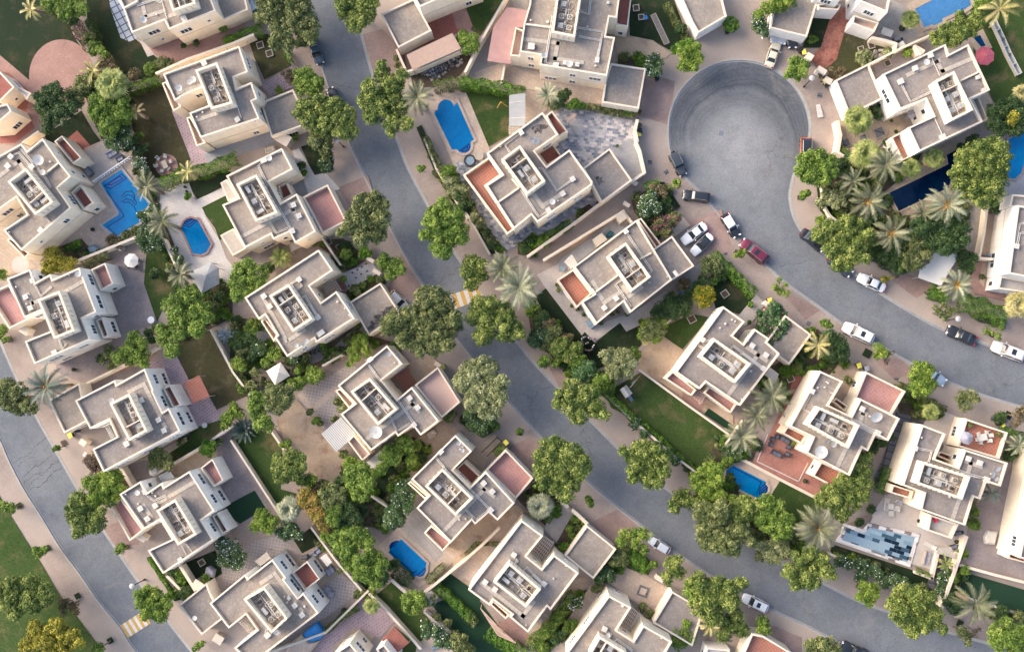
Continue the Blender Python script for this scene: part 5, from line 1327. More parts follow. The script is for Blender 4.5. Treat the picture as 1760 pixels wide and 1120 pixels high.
def palm(F,x,y,r,h,label,kind='date',mat='frond_date',n=None,s=4.,base=None,droop=1.,dates=False,seed=None,group='palms in the gardens and along the streets',skirt=False):
 px,py=F(x,y)[0];R=r/s*PX
 rnd=random.Random(seed if seed is not None else int(px*7+py))
 zc=h
 p=P(px,py,zc)
 if base is not None:q=P(*F(*base)[0],0);bx,by=q.x,q.y
 else:bx,by=p.x,p.y
 e=tag(empty('date_palm' if kind=='date' else 'fan_palm',(bx,by,0)),label,'palm tree',group)
 n=n or (44 if kind=='date' else 26)
 if kind=='date':n=int(n*.66)
 L=R*(1.16 if kind=='date' else 1.08)
 quads,tint=frond_set(kind,n,L,rnd,droop)
 off=Vector((p.x-bx,p.y-by,zc))
 quad_mesh('fronds',quads,tint,mat,e,off)
 if skirt:
  q2,t2=frond_set(kind,14,L*.95,rnd,droop*2.)
  q2=[tuple(v+Vector((0,0,-.5)) for v in qq) for qq in q2]
  quad_mesh('dead_fronds',q2,t2,'frond_dead',e,off)
 if dates:
  q3,t3=[],[]
  for k in range(55):
   a=rnd.uniform(0,6.28);rr=rnd.uniform(.15,R*.28);c=Vector((cos(a)*rr,sin(a)*rr,rnd.uniform(.1,.55)))
   d=Vector((rnd.gauss(0,.12),rnd.gauss(0,.12),rnd.gauss(0,.05)));w=Vector((-d.y,d.x,.02))
   q3.append((c-d,c-w*.6,c+d,c+w*.6));t3.append(rnd.uniform(.1,.85))
  quad_mesh('date_cluster',q3,t3,'date_cluster',e,off)
 m=MB();k=7
 pts=[(bx+(p.x-bx)*(i/k) ** 1.3,by+(p.y-by)*(i/k) ** 1.3,zc*i/k) for i in range(k+1)]
 m.tube(pts,[.26-.012*i+(.03 if i % 2 else 0) for i in range(k+1)],8)
 for i in range(int(zc/.35)):
  t=(i+.5)*.35/zc;c=(bx+(p.x-bx)*t ** 1.3,by+(p.y-by)*t ** 1.3)
  m.ring((c[0],c[1]),.2,.3,zc*t,zc*t+.1,8)
 m.build('trunk','palm_trunk',e,(bx,by,0))
 return e
ST='street trees with leafy crowns'
# trees along the middle road and the top left
tree(B,[(270,60,110),(440,60,100),(350,190,105),(500,170,95),(535,245,55),(300,280,60),(250,-40,100),(440,-40,110),(380,300,55)],8,'lf_olive','large olive-green tree over the kerb in the top left, shading the parked pickup',group=ST)
tree(B,[(790,50,90),(900,70,95),(850,150,75),(850,-20,90),(960,20,50),(740,20,45)],7,'lf_street','round street tree cut by the top edge on the right of the middle road',group=ST)
tree(B,[(500,530,75),(550,600,70),(470,590,60),(450,510,40),(590,560,40)],6,'lf_bright','bright green street tree just above the larger tree with the dark car beneath it',group=ST)
tree(B,[(500,740,75),(600,740,90),(700,730,70),(760,800,90),(640,830,100),(520,810,70),(790,900,75),(740,900,60),(450,790,45),(590,680,40)],7.5,'lf_street','wide street tree leaning over the dark car on the middle road',group=ST)
tree(B,[(590,950,80),(640,1010,50),(560,980,50),(650,930,50)],6,'lf_olive','smaller olive tree below the wide street tree with the dark car',group=ST)
tree(B,[(1030,510,65),(960,620,90),(1090,590,90),(1000,730,110),(1110,720,100),(950,790,65),(1090,850,65),(1160,520,50),(1190,850,55),(910,690,60),(1020,440,35),(1090,920,30)],8,'lf_street','big street tree right of the middle road beside the grey palm',group=ST)
palm(B,1270,670,130,7,'grey-green date palm leaning over the pool deck beside the big street tree',mat='frond_date')
tree(Hh,[(890,530,85),(980,530,90),(1020,620,70),(850,640,95),(950,670,110),(1000,740,60),(790,700,55),(880,760,60),(1050,520,30),(980,450,30),(740,720,35)],8,'lf_olive','dull olive street tree left of the middle road beside the pink roof terrace',group=ST)
tree(Hh,[(1400,610,90),(1490,610,90),(1370,680,80),(1450,740,110),(1540,720,90),(1440,850,60),(1450,520,50),(1540,620,60),(1310,740,40),(1390,820,45)],8,'lf_bright','round deep green street tree on the right kerb of the middle road',group=ST)
tree(Hh,[(1040,930,55),(1110,950,65),(1080,1010,45),(1160,980,40),(1040,880,30)],4.5,'lf_bright','small bright green tree on the red forecourt above the white tile yard',group=ST)
tree(L4,[(1330,290,85),(1430,320,90),(1130,460,100),(1240,420,90),(1340,450,110),(1460,470,110),(1250,570,100),(1390,590,95),(1520,430,60),(1070,480,70),(1480,610,55),(1170,570,55),(1290,660,40),(1400,240,40)],8.5,'lf_olive','very large dark olive tree spreading over the kerb and garage left of the zebra crossing',group=ST)
tree(O7,[(50,60,75),(90,130,65),(40,190,55),(10,110,60),(120,50,40)],6.5,'lf_street','small street tree at the upper right end of the zebra crossing',group=ST)
tree(O7,[(110,350,85),(150,430,90),(260,480,105),(120,540,75),(330,520,75),(260,380,75),(50,420,55),(180,310,45),(380,540,35)],7.5,'lf_street','street tree right of the zebra crossing below the pale palms',group=ST)
tree(O7,[(60,800,95),(150,790,85),(90,920,110),(210,910,80),(150,1030,85),(250,860,50),(60,1010,70),(240,980,55),(-10,860,80),(120,720,40),(200,1070,50)],8,'lf_pale','pale grey-green street tree beside the pale pink roof terrace',group=ST)
palm(O7,370,215,165,8,'largest pale date palm near the zebra crossing',mat='frond_pale',n=54)
palm(O7,255,80,125,7,'smaller green date palm up and left of the largest pale palm',mat='frond_date')
tree(O7,[(740,920,75),(700,1000,85),(820,980,90),(900,1050,75),(780,1080,80),(640,1010,45),(860,920,45),(960,1100,40),(640,940,30)],7.5,'lf_street','yellow-green street tree at the tip of the shrub border right of the middle road',group=ST)
tree(X6,[(-20,310,70),(40,300,80),(0,400,100),(100,400,100),(150,350,60),(60,500,65),(170,440,50),(130,520,45),(-110,300,40),(-50,490,40),(120,290,35)],7.5,'lf_street','full street tree on the lower right of the middle road left of the round-stepped pool',group=ST)
tree(S1,[(970,220,85),(1050,210,80),(1120,240,85),(950,330,80),(1060,330,120),(1180,310,85),(920,420,70),(1020,440,80),(1110,440,85),(1090,520,60),(1190,390,45),(900,250,40),(1020,150,40),(1220,270,35)],8,'lf_street','big yellow-green street tree beside the red roof terrace',group=ST)
tree(Z8,[(1110,330,55),(1190,310,60),(1240,310,45),(1230,420,40),(1070,360,40),(1170,380,40)],5,'lf_lime','thin yellowish tree beside the small white hatchback',open_=.45,leaf=.22,group=ST)
tree(Z8,[(1420,510,55),(1460,570,55),(1390,600,45),(1470,490,35),(1390,650,25)],5,'lf_street','thin small street tree below the small white hatchback',open_=.2,leaf=.22,group=ST)
tree(Z8,[(1560,690,70),(1600,760,60),(1640,660,60),(1540,640,35)],6,'lf_bright','green tree at the road edge left of the white SUV near the bottom',group=ST)
F12=fr(1200,840,3.143)
tree(F12,[(60,550,75),(40,620,80),(180,540,45),(230,510,40),(130,590,55),(110,510,45),(90,690,60),(180,620,50),(0,500,50)],7.5,'lf_street','large street tree left of the white SUV at the bottom',s=3.143,group=ST)
tree(F12,[(180,730,55),(230,760,45),(140,790,45),(210,690,40)],5,'lf_street','tree by the garage below the white SUV at the bottom',s=3.143,group=ST)
tree(F12,[(350,720,38),(365,760,30),(335,765,22)],4,'lf_bright','small round tree on the paving just below the white SUV',s=3.143,group=ST)
palm(F12,60,730,72,5,'tan drooping palm at the bottom below the street tree',mat='frond_yellow',s=3.143,n=26,droop=1.2)
tree(F12,[(630,850,50),(690,840,50),(740,870,40),(610,890,40),(700,900,60)],6,'lf_olive','olive tree cut by the bottom edge beside the dark parked car',s=3.143,group=ST)
tree(X6,[(285,620,60),(345,645,50),(240,690,45),(390,640,25),(225,660,30),(320,580,30)],5,'lf_street','small street tree jutting over the road left of the pool tree mass',group=ST)
tree(X6,[(410,530,60),(485,440,70),(520,500,60),(460,580,65),(560,605,48),(630,620,28),(540,420,40),(380,480,40),(520,620,45),(430,440,40)],5.5,'lf_lime','bright yellow-green bush covering the left end of the stepped pool',group=ST)
tree(X6,[(690,655,58),(660,720,75),(760,710,65),(745,670,45),(800,670,50),(700,750,60)],7,'lf_street','tree between the stepped pool and the road, middle of the mass',group=ST)
tree(X6,[(880,680,80),(960,680,45),(920,790,90),(1000,810,70),(1000,770,55),(840,760,60),(970,860,60),(900,730,60),(1020,870,40)],7,'lf_bright','bright green tree right of the stepped pool below the shaded lawn',group=ST)
tree(X6,[(440,720,80),(540,720,80),(480,830,90),(590,830,100),(620,930,90),(690,860,80),(460,920,65),(540,930,70),(650,990,40),(420,880,40),(510,970,30),(770,930,40),(570,680,50)],8,'lf_olive','widest street tree overhanging the road below the stepped pool',group=ST)
tree(X6,[(950,960,75),(880,970,60),(920,1030,55),(990,1000,50),(840,950,35)],6,'lf_pale','pale grey-green tree by the kerb left of the big tan palm',group=ST)
palm(X6,1225,825,165,8,'largest tan date palm with orange heart beside the mosaic pool',mat='frond_date',n=58,dates=True)
tree(X6,[(1260,640,60),(1330,570,75),(1420,510,80),(1470,400,80),(1520,520,80),(1430,650,95),(1360,720,50),(1540,430,65),(1540,610,50),(1500,330,50),(1340,650,60),(1460,580,60),(1400,760,35),(1560,340,40)],6.5,'lf_street','long clumpy yellow-green tree between the two right-hand villas',clump=.5,group=ST)
tree(Z9,[(70,590,85),(170,520,85),(60,480,60),(240,560,60),(140,640,60),(40,650,55),(290,600,30),(140,430,50),(220,470,50),(-20,560,60)],7.5,'lf_street','street tree just below the largest tan palm',group=ST)
tree(Z9,[(520,690,55),(565,690,45),(500,740,45),(540,780,35),(470,740,30),(580,730,30)],5,'lf_lime','small yellow-green street tree below the white-flowering hedge',group=ST)
tree(Z9,[(790,750,95),(730,800,65),(760,860,75),(900,770,85),(850,880,110),(950,890,85),(840,980,50),(990,850,60),(1040,960,40),(960,740,45),(700,870,30),(920,960,40),(860,720,50)],8,'lf_street','big rounded street tree near the bottom right corner, left of the star palm',group=ST)
palm(Z9,1262,790,150,8,'star-shaped green-grey palm near the bottom right corner',mat='frond_date',n=34)
tree(Z9,[(1180,990,45),(1220,1010,35),(1160,960,30),(1220,1060,25)],4.5,'lf_olive','sparse small tree below the star-shaped palm',open_=.4,leaf=.2,group=ST)
tree(Z9,[(1260,990,35),(1300,960,20)],3.5,'lf_purple','leafless twiggy tree right of the sparse tree near the bottom right',open_=.85,leaf=.12,group=ST)
tree(Z9,[(1440,980,75),(1520,1020,80),(1430,1070,60),(1590,1000,60),(1560,1090,70),(1480,920,40)],7,'lf_bright','green street tree in the bottom right corner',group=ST)
# west road trees
tree(K,[(50,890,65),(110,940,80),(60,1010,70),(190,1030,60),(120,1040,60),(10,950,60),(230,1060,30)],6.5,'lf_olive','olive street tree under the big blue-green palm on the left edge',group=ST)
palm(K,320,895,160,7.5,'big blue-green date palm with orange fruit on the left',mat='frond_blue',n=56,dates=True)
tree(M5,[(620,760,60),(700,740,60),(760,760,80),(680,810,75),(740,850,80),(800,720,45),(820,800,40),(640,870,60)],6.5,'lf_lime','yellowish street tree by the west road between two villas',group=ST)
tree(M5,[(540,900,75),(600,930,85),(510,980,65),(560,1040,85),(650,1030,75),(480,930,45),(540,840,40),(690,960,40),(530,1110,40)],7,'lf_street','darker street tree overhanging the west road kerb',group=ST)
tree(N6,[(1030,730,75),(1060,800,100),(1100,870,55),(970,790,55),(960,720,45),(1150,800,40),(1000,860,45)],7,'lf_lime','olive-gold street tree over the lower zebra crossing',open_=.08,group=ST)
tree(N6,[(110,700,95),(200,670,80),(60,780,80),(210,770,90),(100,850,60),(300,740,65),(20,700,70),(300,680,45),(60,640,40)],7.5,'lf_street','large green park tree on the grass in the bottom left',group='park trees')
tree(N6,[(250,1000,85),(380,1000,100),(300,1080,100),(460,1040,85),(180,1090,60),(500,1000,50),(540,1060,40),(230,930,40),(400,940,45),(400,1110,80)],7.5,'lf_yellow','bright yellow tree in the bottom left corner',group='park trees')
tree(N6,[(440,780,45),(490,800,50),(430,830,35),(520,840,30)],4,'lf_brownish','sparse greyish tree on the grass edge in the lower left',open_=.45,leaf=.2,group='park trees')
tree(N6,[(60,130,45),(20,110,30)],3.5,'lf_bright','small sapling leaning left near the west road, upper of the two',base=(135,115),group='park trees')
tree(N6,[(260,440,42),(300,420,30),(240,420,28)],3.5,'lf_bright','small sapling leaning left near the west road, lower of the two',base=(330,410),group='park trees')
tree(N6,[(680,1095,42),(660,1120,40)],3.5,'lf_bright','sapling at the bottom edge by the west pavement',base=(760,1040),group='park trees')
tree(N6,[(825,415,35),(840,395,25),(805,430,20)],3,'lf_bright','sapling by its square pit below the pink corner terrace',base=(878,395),group=ST)
tree(M5,[(390,518,25),(375,525,18)],2.8,'lf_bright','tiny sapling on the west pavement beside its square pit',base=(443,505),group=ST)
tree(K,[(30,578,22),(50,565,16)],2.5,'lf_bright','tiny sapling on the left edge pavement',base=(72,570),group=ST)
tree(N6,[(1360,1080,28),(1390,1060,22),(1335,1100,18)],2.8,'lf_bright','tiny sapling below the bottom left garage',open_=.2,group=ST)
tree(Hh,[(1290,285,22),(1312,272,16),(1280,268,14)],2.5,'lf_bright','tiny sapling on the pavement right of the middle road',group=ST)
tree(S1,[(775,80,22),(760,90,14)],2.,'lf_lime','tiny shrub in its square pit above the red roof terrace',group=ST)
tree(S1,[(1250,560,28),(1262,590,20),(1240,540,18)],3,'lf_bright','small dark sapling on the pink pavement lower centre',group=ST)
# upper left gardens
tree(A,[(370,20,95),(500,30,100),(440,90,60),(560,60,55),(340,-60,100),(500,-60,100)],6.5,'lf_bright','deep green round tree cut by the top left edge',clump=.5,group='garden trees')
palm(A,215,70,92,6.5,'pale palm on a long leaning trunk in the top left corner',mat='frond_yellow',n=20,base=(450,130),droop=1.3)
tree(A,[(340,640,75),(400,690,95),(300,730,70),(420,790,80),(340,800,70),(320,870,50),(480,740,50),(380,600,45),(250,660,35)],6.5,'lf_dark','dark green tree with a few white flowers beside the pink paving',flower=.004,group='garden trees')
tree(A,[(500,640,55),(560,620,50),(540,700,50),(600,600,40)],4,'lf_olive','olive bush right of the dark tree on the pink paving edge')
tree(A,[(690,700,85),(790,720,85),(660,770,65),(760,800,110),(840,780,75),(740,880,70),(850,700,50),(640,690,40)],6.5,'lf_bright','bright round tree with a few orange flowers in the upper left',clump=.42,flower=.002,group='garden trees')
tree(A,[(770,920,60),(840,900,55),(800,980,65),(880,960,45),(750,980,40)],4.5,'lf_frangipani','pale flowering tree just below the bright round tree',flower=.03,group='garden trees')
palm(A,765,575,112,6,'green fan palm above the bright round tree',kind='fan',mat='frond_fan',n=30)
palm(A,640,490,105,6,'half-dry brown palm over the pink circle',mat='frond_yellow',n=18,droop=1.2)
palm(A,940,770,75,4,'dry straw-coloured palm at the edge of the brown lawn',mat='frond_dead',n=16,droop=1.3)
hedge(A,[(480,130),(540,220),(600,320)],75,1.8,'lf_bougainvillea','magenta flowering hedge on the edge of the dark lawn, top left',flower=.16)
tree(A,[(640,330,55),(690,350,40),(720,380,35)],3,'lf_bright','green shrub at the end of the magenta hedge')
tree(A,[(730,430,65),(770,480,45),(700,480,50)],3,'lf_brownish','brownish flowering shrub left of the dark lawn strip',flower=.01)
tree(A,[(1030,472,48)],2.6,'lf_bright','bright clipped round bush by the wall, top left',clump=.25,leaf=.16)
tree(A,[(1110,440,55),(1160,430,35)],2.4,'lf_olive','olive bush touching the bright clipped round bush')
tree(A,[(920,510,42)],2.4,'lf_brownish','small brown round bush left of the clipped round bush')
hedge(A,[(880,610),(980,580),(1100,540)],70,1.6,'lf_hedge','green hedge above the brown lawn, top left')
tree(A,[(1260,315,20),(1350,295,25)],1.2,'lf_dark','small dark bushes at the foot of the top left villa wall')
tree(A,[(1530,190,35),(1570,280,35)],1.8,'lf_bright','green bush by the back door of the top left villa')
hedge(B,[(-60,300),(60,240),(200,190)],75,1.8,'lf_hedge','bright hedge left of the top olive tree')
hedge(B,[(360,340),(395,430)],38,1.6,'lf_hedge','short clipped bright hedge beside the pavement near the pickup')
tree(B,[(370,500,45),(400,550,40)],3,'lf_purple','bare purplish bush below the short clipped hedge',open_=.5,leaf=.14)
tree(B,[(320,620,30)],1.5,'lf_lime','small yellow-green bush on the purple paved entrance')
tree(B,[(190,130,40),(160,110,30)],3,'lf_pale','pale pinkish bush left of the top olive tree')
tree(G,[(1010,620,60),(1050,560,50),(960,600,30)],3.8,'lf_frangipani','white-flowering tree at the right end of the dolphin pool, upper',flower=.035,group='frangipani trees')
tree(G,[(1020,730,85),(1060,780,70),(970,770,45),(1000,820,40)],4,'lf_frangipani','white-flowering tree below the dolphin pool corner',flower=.035,group='frangipani trees')
palm(G,1010,400,115,6,'drooping grey palm at the right corner of the dolphin pool',mat='frond_date',n=30)
palm(G,1115,645,130,7,'grey palm between the dolphin pool and the white-paved pool',mat='frond_date',n=32)
palm(G,1240,1005,105,5.5,'grey palm beside the dark pointed canopy',mat='frond_date',n=36)
palm(G,1290,300,90,5.5,'yellowish palm on the hedge beside the round pink table pad',mat='frond_yellow',n=18)
hedge(G,[(1100,390),(1230,320),(1400,290),(1620,200)],85,2.,'lf_hedge','long leafy hedge above the white-paved pool garden')
tree(G,[(960,240,45),(990,280,30)],3,'lf_frangipani','white blossoming bush right of the grey lounge set',flower=.2)
tree(G,[(930,100,45),(960,160,50),(1000,130,30),(980,330,35)],2.6,'lf_dark','dark bushes along the wall above the dolphin pool')
tree(G,[(770,775,50),(810,790,40)],2.2,'lf_brownish','olive-brown clipped bush under the dolphin pool')
tree(G,[(870,740,40),(925,705,35)],2,'lf_olive','small bush row right of the olive-brown clipped bush')
tree(G,[(350,880,70),(340,950,60),(420,930,70),(480,930,50),(310,970,35)],4.5,'lf_yellow','bright yellow-green bush between the two upper left villas')
hedge(G,[(560,930),(660,880),(740,860)],75,1.6,'lf_olive','dark hedge row left of the white parasol')
tree(G,[(1225,890,40),(1200,840,30)],2.4,'lf_frangipani','small white-flowering shrub right of the wall by the grey palm',flower=.05)
tree(K,[(10,500,40),(-10,540,40)],2.4,'lf_bright','round bush on the very left edge')
tree(fr(0,440),[(10,130,45)],2.4,'lf_bright','green bush on the left edge beside the tan yard')
tree(K,[(1190,340,80),(1290,290,90),(1370,390,90),(1240,440,95),(1140,550,75),(1180,640,60),(1350,500,65),(1410,420,45),(1100,500,40),(1220,540,50)],7.5,'lf_bright','large bright green tree between the long lawn and the brown lawn',group='garden trees')
tree(K,[(920,570,65),(870,670,80),(960,690,65),(800,700,45),(980,600,40),(990,740,35)],5.5,'lf_bright','round green tree below the white-fronted villa',group='garden trees')
tree(K,[(740,640,40),(720,700,45),(760,750,35)],3.5,'lf_olive','thin olive bush left of the round green tree',open_=.3)
tree(K,[(1020,520,35),(1040,570,35),(1060,490,25)],2.4,'lf_dark','dark bush by the round white patio table')
tree(L4,[(60,110,85),(160,130,75),(80,210,80),(30,260,60),(190,180,45),(110,50,50),(10,180,60),(140,230,40)],7,'lf_bright','bright leafy tree right of the dark pointed canopy',group='garden trees')
palm(Hh,330,890,95,3.5,'grass-like spiky palm bush between two villas',mat='frond_fan',n=46,droop=1.5)
tree(Hh,[(780,855,38),(760,880,25)],2.2,'lf_bright','small bush in a square pit in the brown yard')
tree(Hh,[(900,830,40),(930,860,30),(890,880,30)],2.4,'lf_hedge','hedge bush at the pavement below the dull olive tree')
tree(Hh,[(620,240,42),(660,220,40),(640,280,38)],3,'lf_frangipani','white-flowering shrub at the end of the small dark lawn',flower=.05)
tree(Hh,[(640,180,45),(620,120,40)],4.5,'lf_olive','olive shrub above the white-flowering shrub by the small lawn')
hedge(Hh,[(1320,60),(1420,270),(1500,400)],42,1.6,'lf_olive','long clipped hedge between the pavement and the pool deck')
tree(Hh,[(1480,370,45),(1520,420,50)],2.8,'lf_pale','grey-green bush at the end of the pool hedge')
tree(Hh,[(1560,470,45),(1580,540,40)],2.8,'lf_dark','dark bush below the grey-green bush by the slate paving')
tree(I,[(230,860,40),(260,890,35)],2.4,'lf_pale','pale bush beside the lower slate paving')
tree(I,[(310,960,30),(340,1040,40),(570,1060,40),(600,1020,30)],2,'lf_dark','low dark plants under the slate-paved villa')
hedge(I,[(540,1080),(720,990),(890,890)],60,1.4,'lf_hedge','hedge along the alley below the slate-paved villa')
for i,(x,y,r,mt,fl,lb) in enumerate([(120,490,50,'lf_bright',0,'bushy shrub nearest the bright leafy tree left of the pergola villa'),(110,560,50,'lf_dark',.01,'dark shrub below the bushy shrub left of the pergola villa'),(170,630,55,'lf_frangipani',.04,'white-dotted shrub left of the small patio of the pergola villa'),(280,670,52,'lf_bright',0,'rounded green shrub above the small white tent'),(220,730,35,'lf_bright',0,'small shrub touching the top of the small white tent'),(35,740,55,'lf_lime',0,'lime-green bush by the brown lawn wall'),(55,920,25,'lf_bright',0,'tiny clipped bush at the brown lawn corner'),(410,710,35,'lf_frangipani',.03,'flowering shrub right of the small white tent'),(440,790,22,'lf_bright',0,'tiny shrub right of the small white tent'),(150,800,35,'lf_olive',0,'olive shrub left of the small white tent'),(30,590,45,'lf_dark',0,'dark shrub beside the silver agave'),(890,200,22,'lf_bright',0,'small shrub beside the white tile yard'),(850,240,28,'lf_olive',0,'olive shrub beside the white tile yard'),(760,155,22,'lf_lime',0,'yellow shrub at the top of the white tile yard')]):
 tree(L4,[(x,y,r),(x+r*.5,y+r*.4,r*.6)],2.2+r*.02,mt,lb,flower=fl)
def agave(F,x,y,r,label,mat='agave',s=4.,n=18):
 px,py=F(x,y)[0];p=P(px,py,.5);R=r/s*PX
 rnd=random.Random(int(px));q,t=[],[]
 for k in range(n):
  a=k*2.4;up=1.1-.9*k/n;d=Vector((cos(a)*cos(up),sin(a)*cos(up),sin(up)));sd=Vector((-sin(a),cos(a),0))
  w=R*.12;m1=d*R*.55;e=d*R*1.05+Vector((0,0,-.12*R));b0=rnd.uniform(.2,.8)
  q.append((-sd*w*.6,sd*w*.6,m1+sd*w,m1-sd*w));t.append(b0)
  q.append((m1-sd*w,m1+sd*w,e+sd*.01,e-sd*.01));t.append(b0)
 e_=tag(empty('agave',(p.x,p.y,0)),label,'agave','spiky agaves')
 quad_mesh('leaves',q,t,mat,e_,Vector((0,0,.12)))
agave(K,1545,540,75,'silver-blue agave beside the brown lawn wall');agave(L4,20,530,40,'pale spiky agave left of the pergola villa')
agave(Q,75,395,105,'big blue-green spiky palm-like plant below the clumpy trees by the long lawn','frond_blue',n=34)
tree(Q,[(170,200,70),(170,290,65),(200,350,65),(250,380,40),(140,240,45),(150,160,35)],6,'lf_bright','bright tree on the left of the pair by the sandy yard',group='garden trees')
tree(Q,[(290,150,80),(350,180,70),(300,240,65),(260,200,55),(370,130,50)],6.5,'lf_olive','browner tree on the right of the pair by the sandy yard',group='garden trees')
tree(Q,[(440,80,48),(400,70,30),(470,60,35)],3,'lf_bright','round green bush at the corner of the lattice patio')
tree(Q,[(560,30,60),(590,0,45),(520,40,35)],3,'lf_bright','climbing green bush on the wall above the lattice patio')
tree(L4,[(870,600,65),(920,640,55),(840,690,55),(890,560,45),(820,650,40),(800,740,30)],5,'lf_lime','thin pale yellow tree beside the big dark olive tree',open_=.5,leaf=.2,group='garden trees')
tree(L4,[(780,580,30),(770,660,25)],2.4,'lf_olive','small shrubs left of the thin pale yellow tree')
tree(Q,[(20,260,40),(50,290,30),(0,230,30)],3.5,'lf_lime','yellowish sapling above the blue-green spiky plant')
tree(Q,[(320,610,60),(400,590,70),(460,600,50),(340,700,65),(430,690,65),(370,650,75),(290,660,35),(480,650,35)],6,'lf_street','round clumpy tree at the right edge of the long lawn',clump=.45,group='garden trees')
tree(Q,[(520,740,50),(470,750,40),(560,730,30)],4,'lf_bright','bush right of the round clumpy tree')
tree(Q,[(375,490,30),(340,495,25)],3,'lf_lime','small yellowish bush above the round clumpy tree')
tree(Q,[(1090,540,75),(1170,480,65),(1210,510,45),(1050,600,50),(1020,660,45),(1110,600,45)],5.5,'lf_bright','green tree beside the small grey shed roof',group='garden trees')
tree(Q,[(820,690,65),(900,700,80),(860,780,75),(930,770,55),(800,750,50),(890,640,40),(850,850,40),(900,860,35)],6.5,'lf_bright','brightest green tree in the central left tree mass',group='garden trees')
tree(Q,[(690,820,60),(650,880,60),(740,840,50),(710,900,60),(620,830,35)],6,'lf_olive','dull green tree left of the brightest tree in the mass',group='garden trees')
tree(Q,[(500,850,60),(530,910,65),(580,960,70),(600,1010,60),(630,1040,60),(480,900,40),(560,880,40)],6,'lf_orange','tree with rusty orange blossom in the central left tree mass',flower=.26,group='garden trees')
tree(Q,[(660,950,55),(690,1010,60),(700,940,45)],6,'lf_bright','green tree right of the orange blossoming tree',group='garden trees')
tree(Q,[(780,940,65),(830,1010,55),(760,1030,65),(820,1080,45),(740,980,45)],5.5,'lf_dark','dark tree between the orange tree and the shaded lawn',group='garden trees')
palm(Q,388,940,85,5,'pale silvery fan palm left of the orange blossoming tree',kind='fan',mat='frond_pale',n=36)
tree(Q,[(200,1010,65),(270,1030,60),(160,1060,45),(240,1070,50),(220,970,35),(180,960,30)],5,'lf_lime','yellowish tree above the lower left lattice patio',group='garden trees')
tree(Q,[(1170,790,60),(1160,870,75),(1200,920,50),(1110,970,70),(1080,1030,55),(1220,850,40),(1150,1020,45)],5,'lf_frangipani','tall white-dotted tree beside the timber deck',flower=.03,group='frangipani trees')
tree(R9,[(370,260,55),(430,290,55),(380,320,50),(330,300,40),(460,320,30)],4.2,'lf_frangipani','white-flowering tree above the turf square by the lounger patio',flower=.04,group='frangipani trees')
tree(N6,[(1530,380,60),(1600,400,60),(1560,470,75),(1640,460,60),(1530,500,45),(1620,520,45)],4.2,'lf_frangipani','densest white-flowering tree in the lower left',flower=.09,group='frangipani trees')
tree(R9,[(700,340,60),(780,330,75),(840,300,50),(740,400,55),(860,370,60),(940,370,50),(800,410,50),(900,320,50)],6,'lf_bright','green tree in the middle of the mass left of the bright pool',group='garden trees')
tree(R9,[(890,500,75),(970,500,75),(920,580,70),(1000,560,60),(800,500,60),(860,590,45),(1040,510,40),(940,440,50),(980,650,50),(770,460,40)],6.5,'lf_bright','lowest green tree in the mass left of the bright pool',group='garden trees')
hedge(R9,[(1110,560),(1160,600),(1220,650)],90,1.6,'lf_dark','dark hedge along the lower left side of the bright pool')
tree(R9,[(1210,760,55),(1280,740,50),(1240,820,55),(1300,790,40),(1190,810,35)],4.5,'lf_bright','round green bush between the lawn and the turf')
palm(R9,955,805,58,3.2,'small fan palm at the top of the purple patio',kind='fan',mat='frond_fan',n=26)
tree(R9,[(955,720,32),(930,740,20)],2,'lf_lime','yellow shrub above the small fan palm')
hedge(R9,[(1330,640),(1400,580),(1450,525)],45,1.5,'lf_olive','narrow hedge right of the bright pool')
hedge(R9,[(1370,660),(1440,710),(1530,790),(1640,900)],62,1.4,'lf_hedge','diagonal clipped hedge crossing the turf garden, upper part')
hedge(Z8,[(10,870),(70,930)],60,1.4,'lf_olive','clipped hedge length left of the trellis')
hedge(Z8,[(150,980),(230,1040),(330,1100),(420,1150)],95,1.5,'lf_hedge','clipped hedge running off the bottom edge beside the trellis')
tree(R9,[(1340,950,55),(1400,980,50),(1330,1000,35)],3.6,'lf_frangipani','white-flowering bush right of the lower small lawn',flower=.04,group='frangipani trees')
tree(R9,[(1440,1020,55),(1490,1060,45),(1420,1060,40)],3.6,'lf_frangipani','white-flowering bush near the blue poolside lounger',flower=.06,group='frangipani trees')
tree(R9,[(1560,1060,65),(1600,1110,60)],4,'lf_olive','leafy tree at the bottom edge right of the blue lounger')
tree(R9,[(1400,880,32),(1480,920,30),(1530,1000,30)],2,'lf_olive','clipped bushes by the wall beside the turf')
tree(R9,[(740,565,22)],1.6,'lf_olive','small bush by the wall beside the lounger patio, lower')
tree(R9,[(580,368,26)],1.6,'lf_olive','small bush at the tip of the turf square')
hedge(R9,[(640,980),(760,870),(860,820)],40,1.2,'lf_bright','thin creeper along the wall of the purple patio')
palm(S1,915,600,88,4.2,'round pale fan palm in front of the lower central villa',kind='fan',mat='frond_pale',n=44)
tree(S1,[(450,30,55),(510,60,60),(560,20,50),(430,-20,50),(540,-30,50)],4,'lf_frangipani','white-flowering tree above the steel gate frame',flower=.03,group='frangipani trees')
hedge(S1,[(600,240),(660,190)],45,1.2,'lf_hedge','small hedge by the gate frame above the red roof terrace')
hedge(S1,[(960,710),(1000,640),(1050,600)],35,1.,'lf_hedge','short hedge right of the round pale fan palm')
for x,y,r in ((1155,690,30),(1115,750,28),(1130,800,26),(1075,880,35),(1215,705,25)):
 tree(S1,[(x,y,r)],1.3,'lf_bright','small round bush in the front bed of the lower central villa',group='small bushes in the front bed of the lower central villa')
hedge(S1,[(30,330),(80,290)],50,1.6,'lf_bright','short leafy hedge left of the roof-terrace villa')
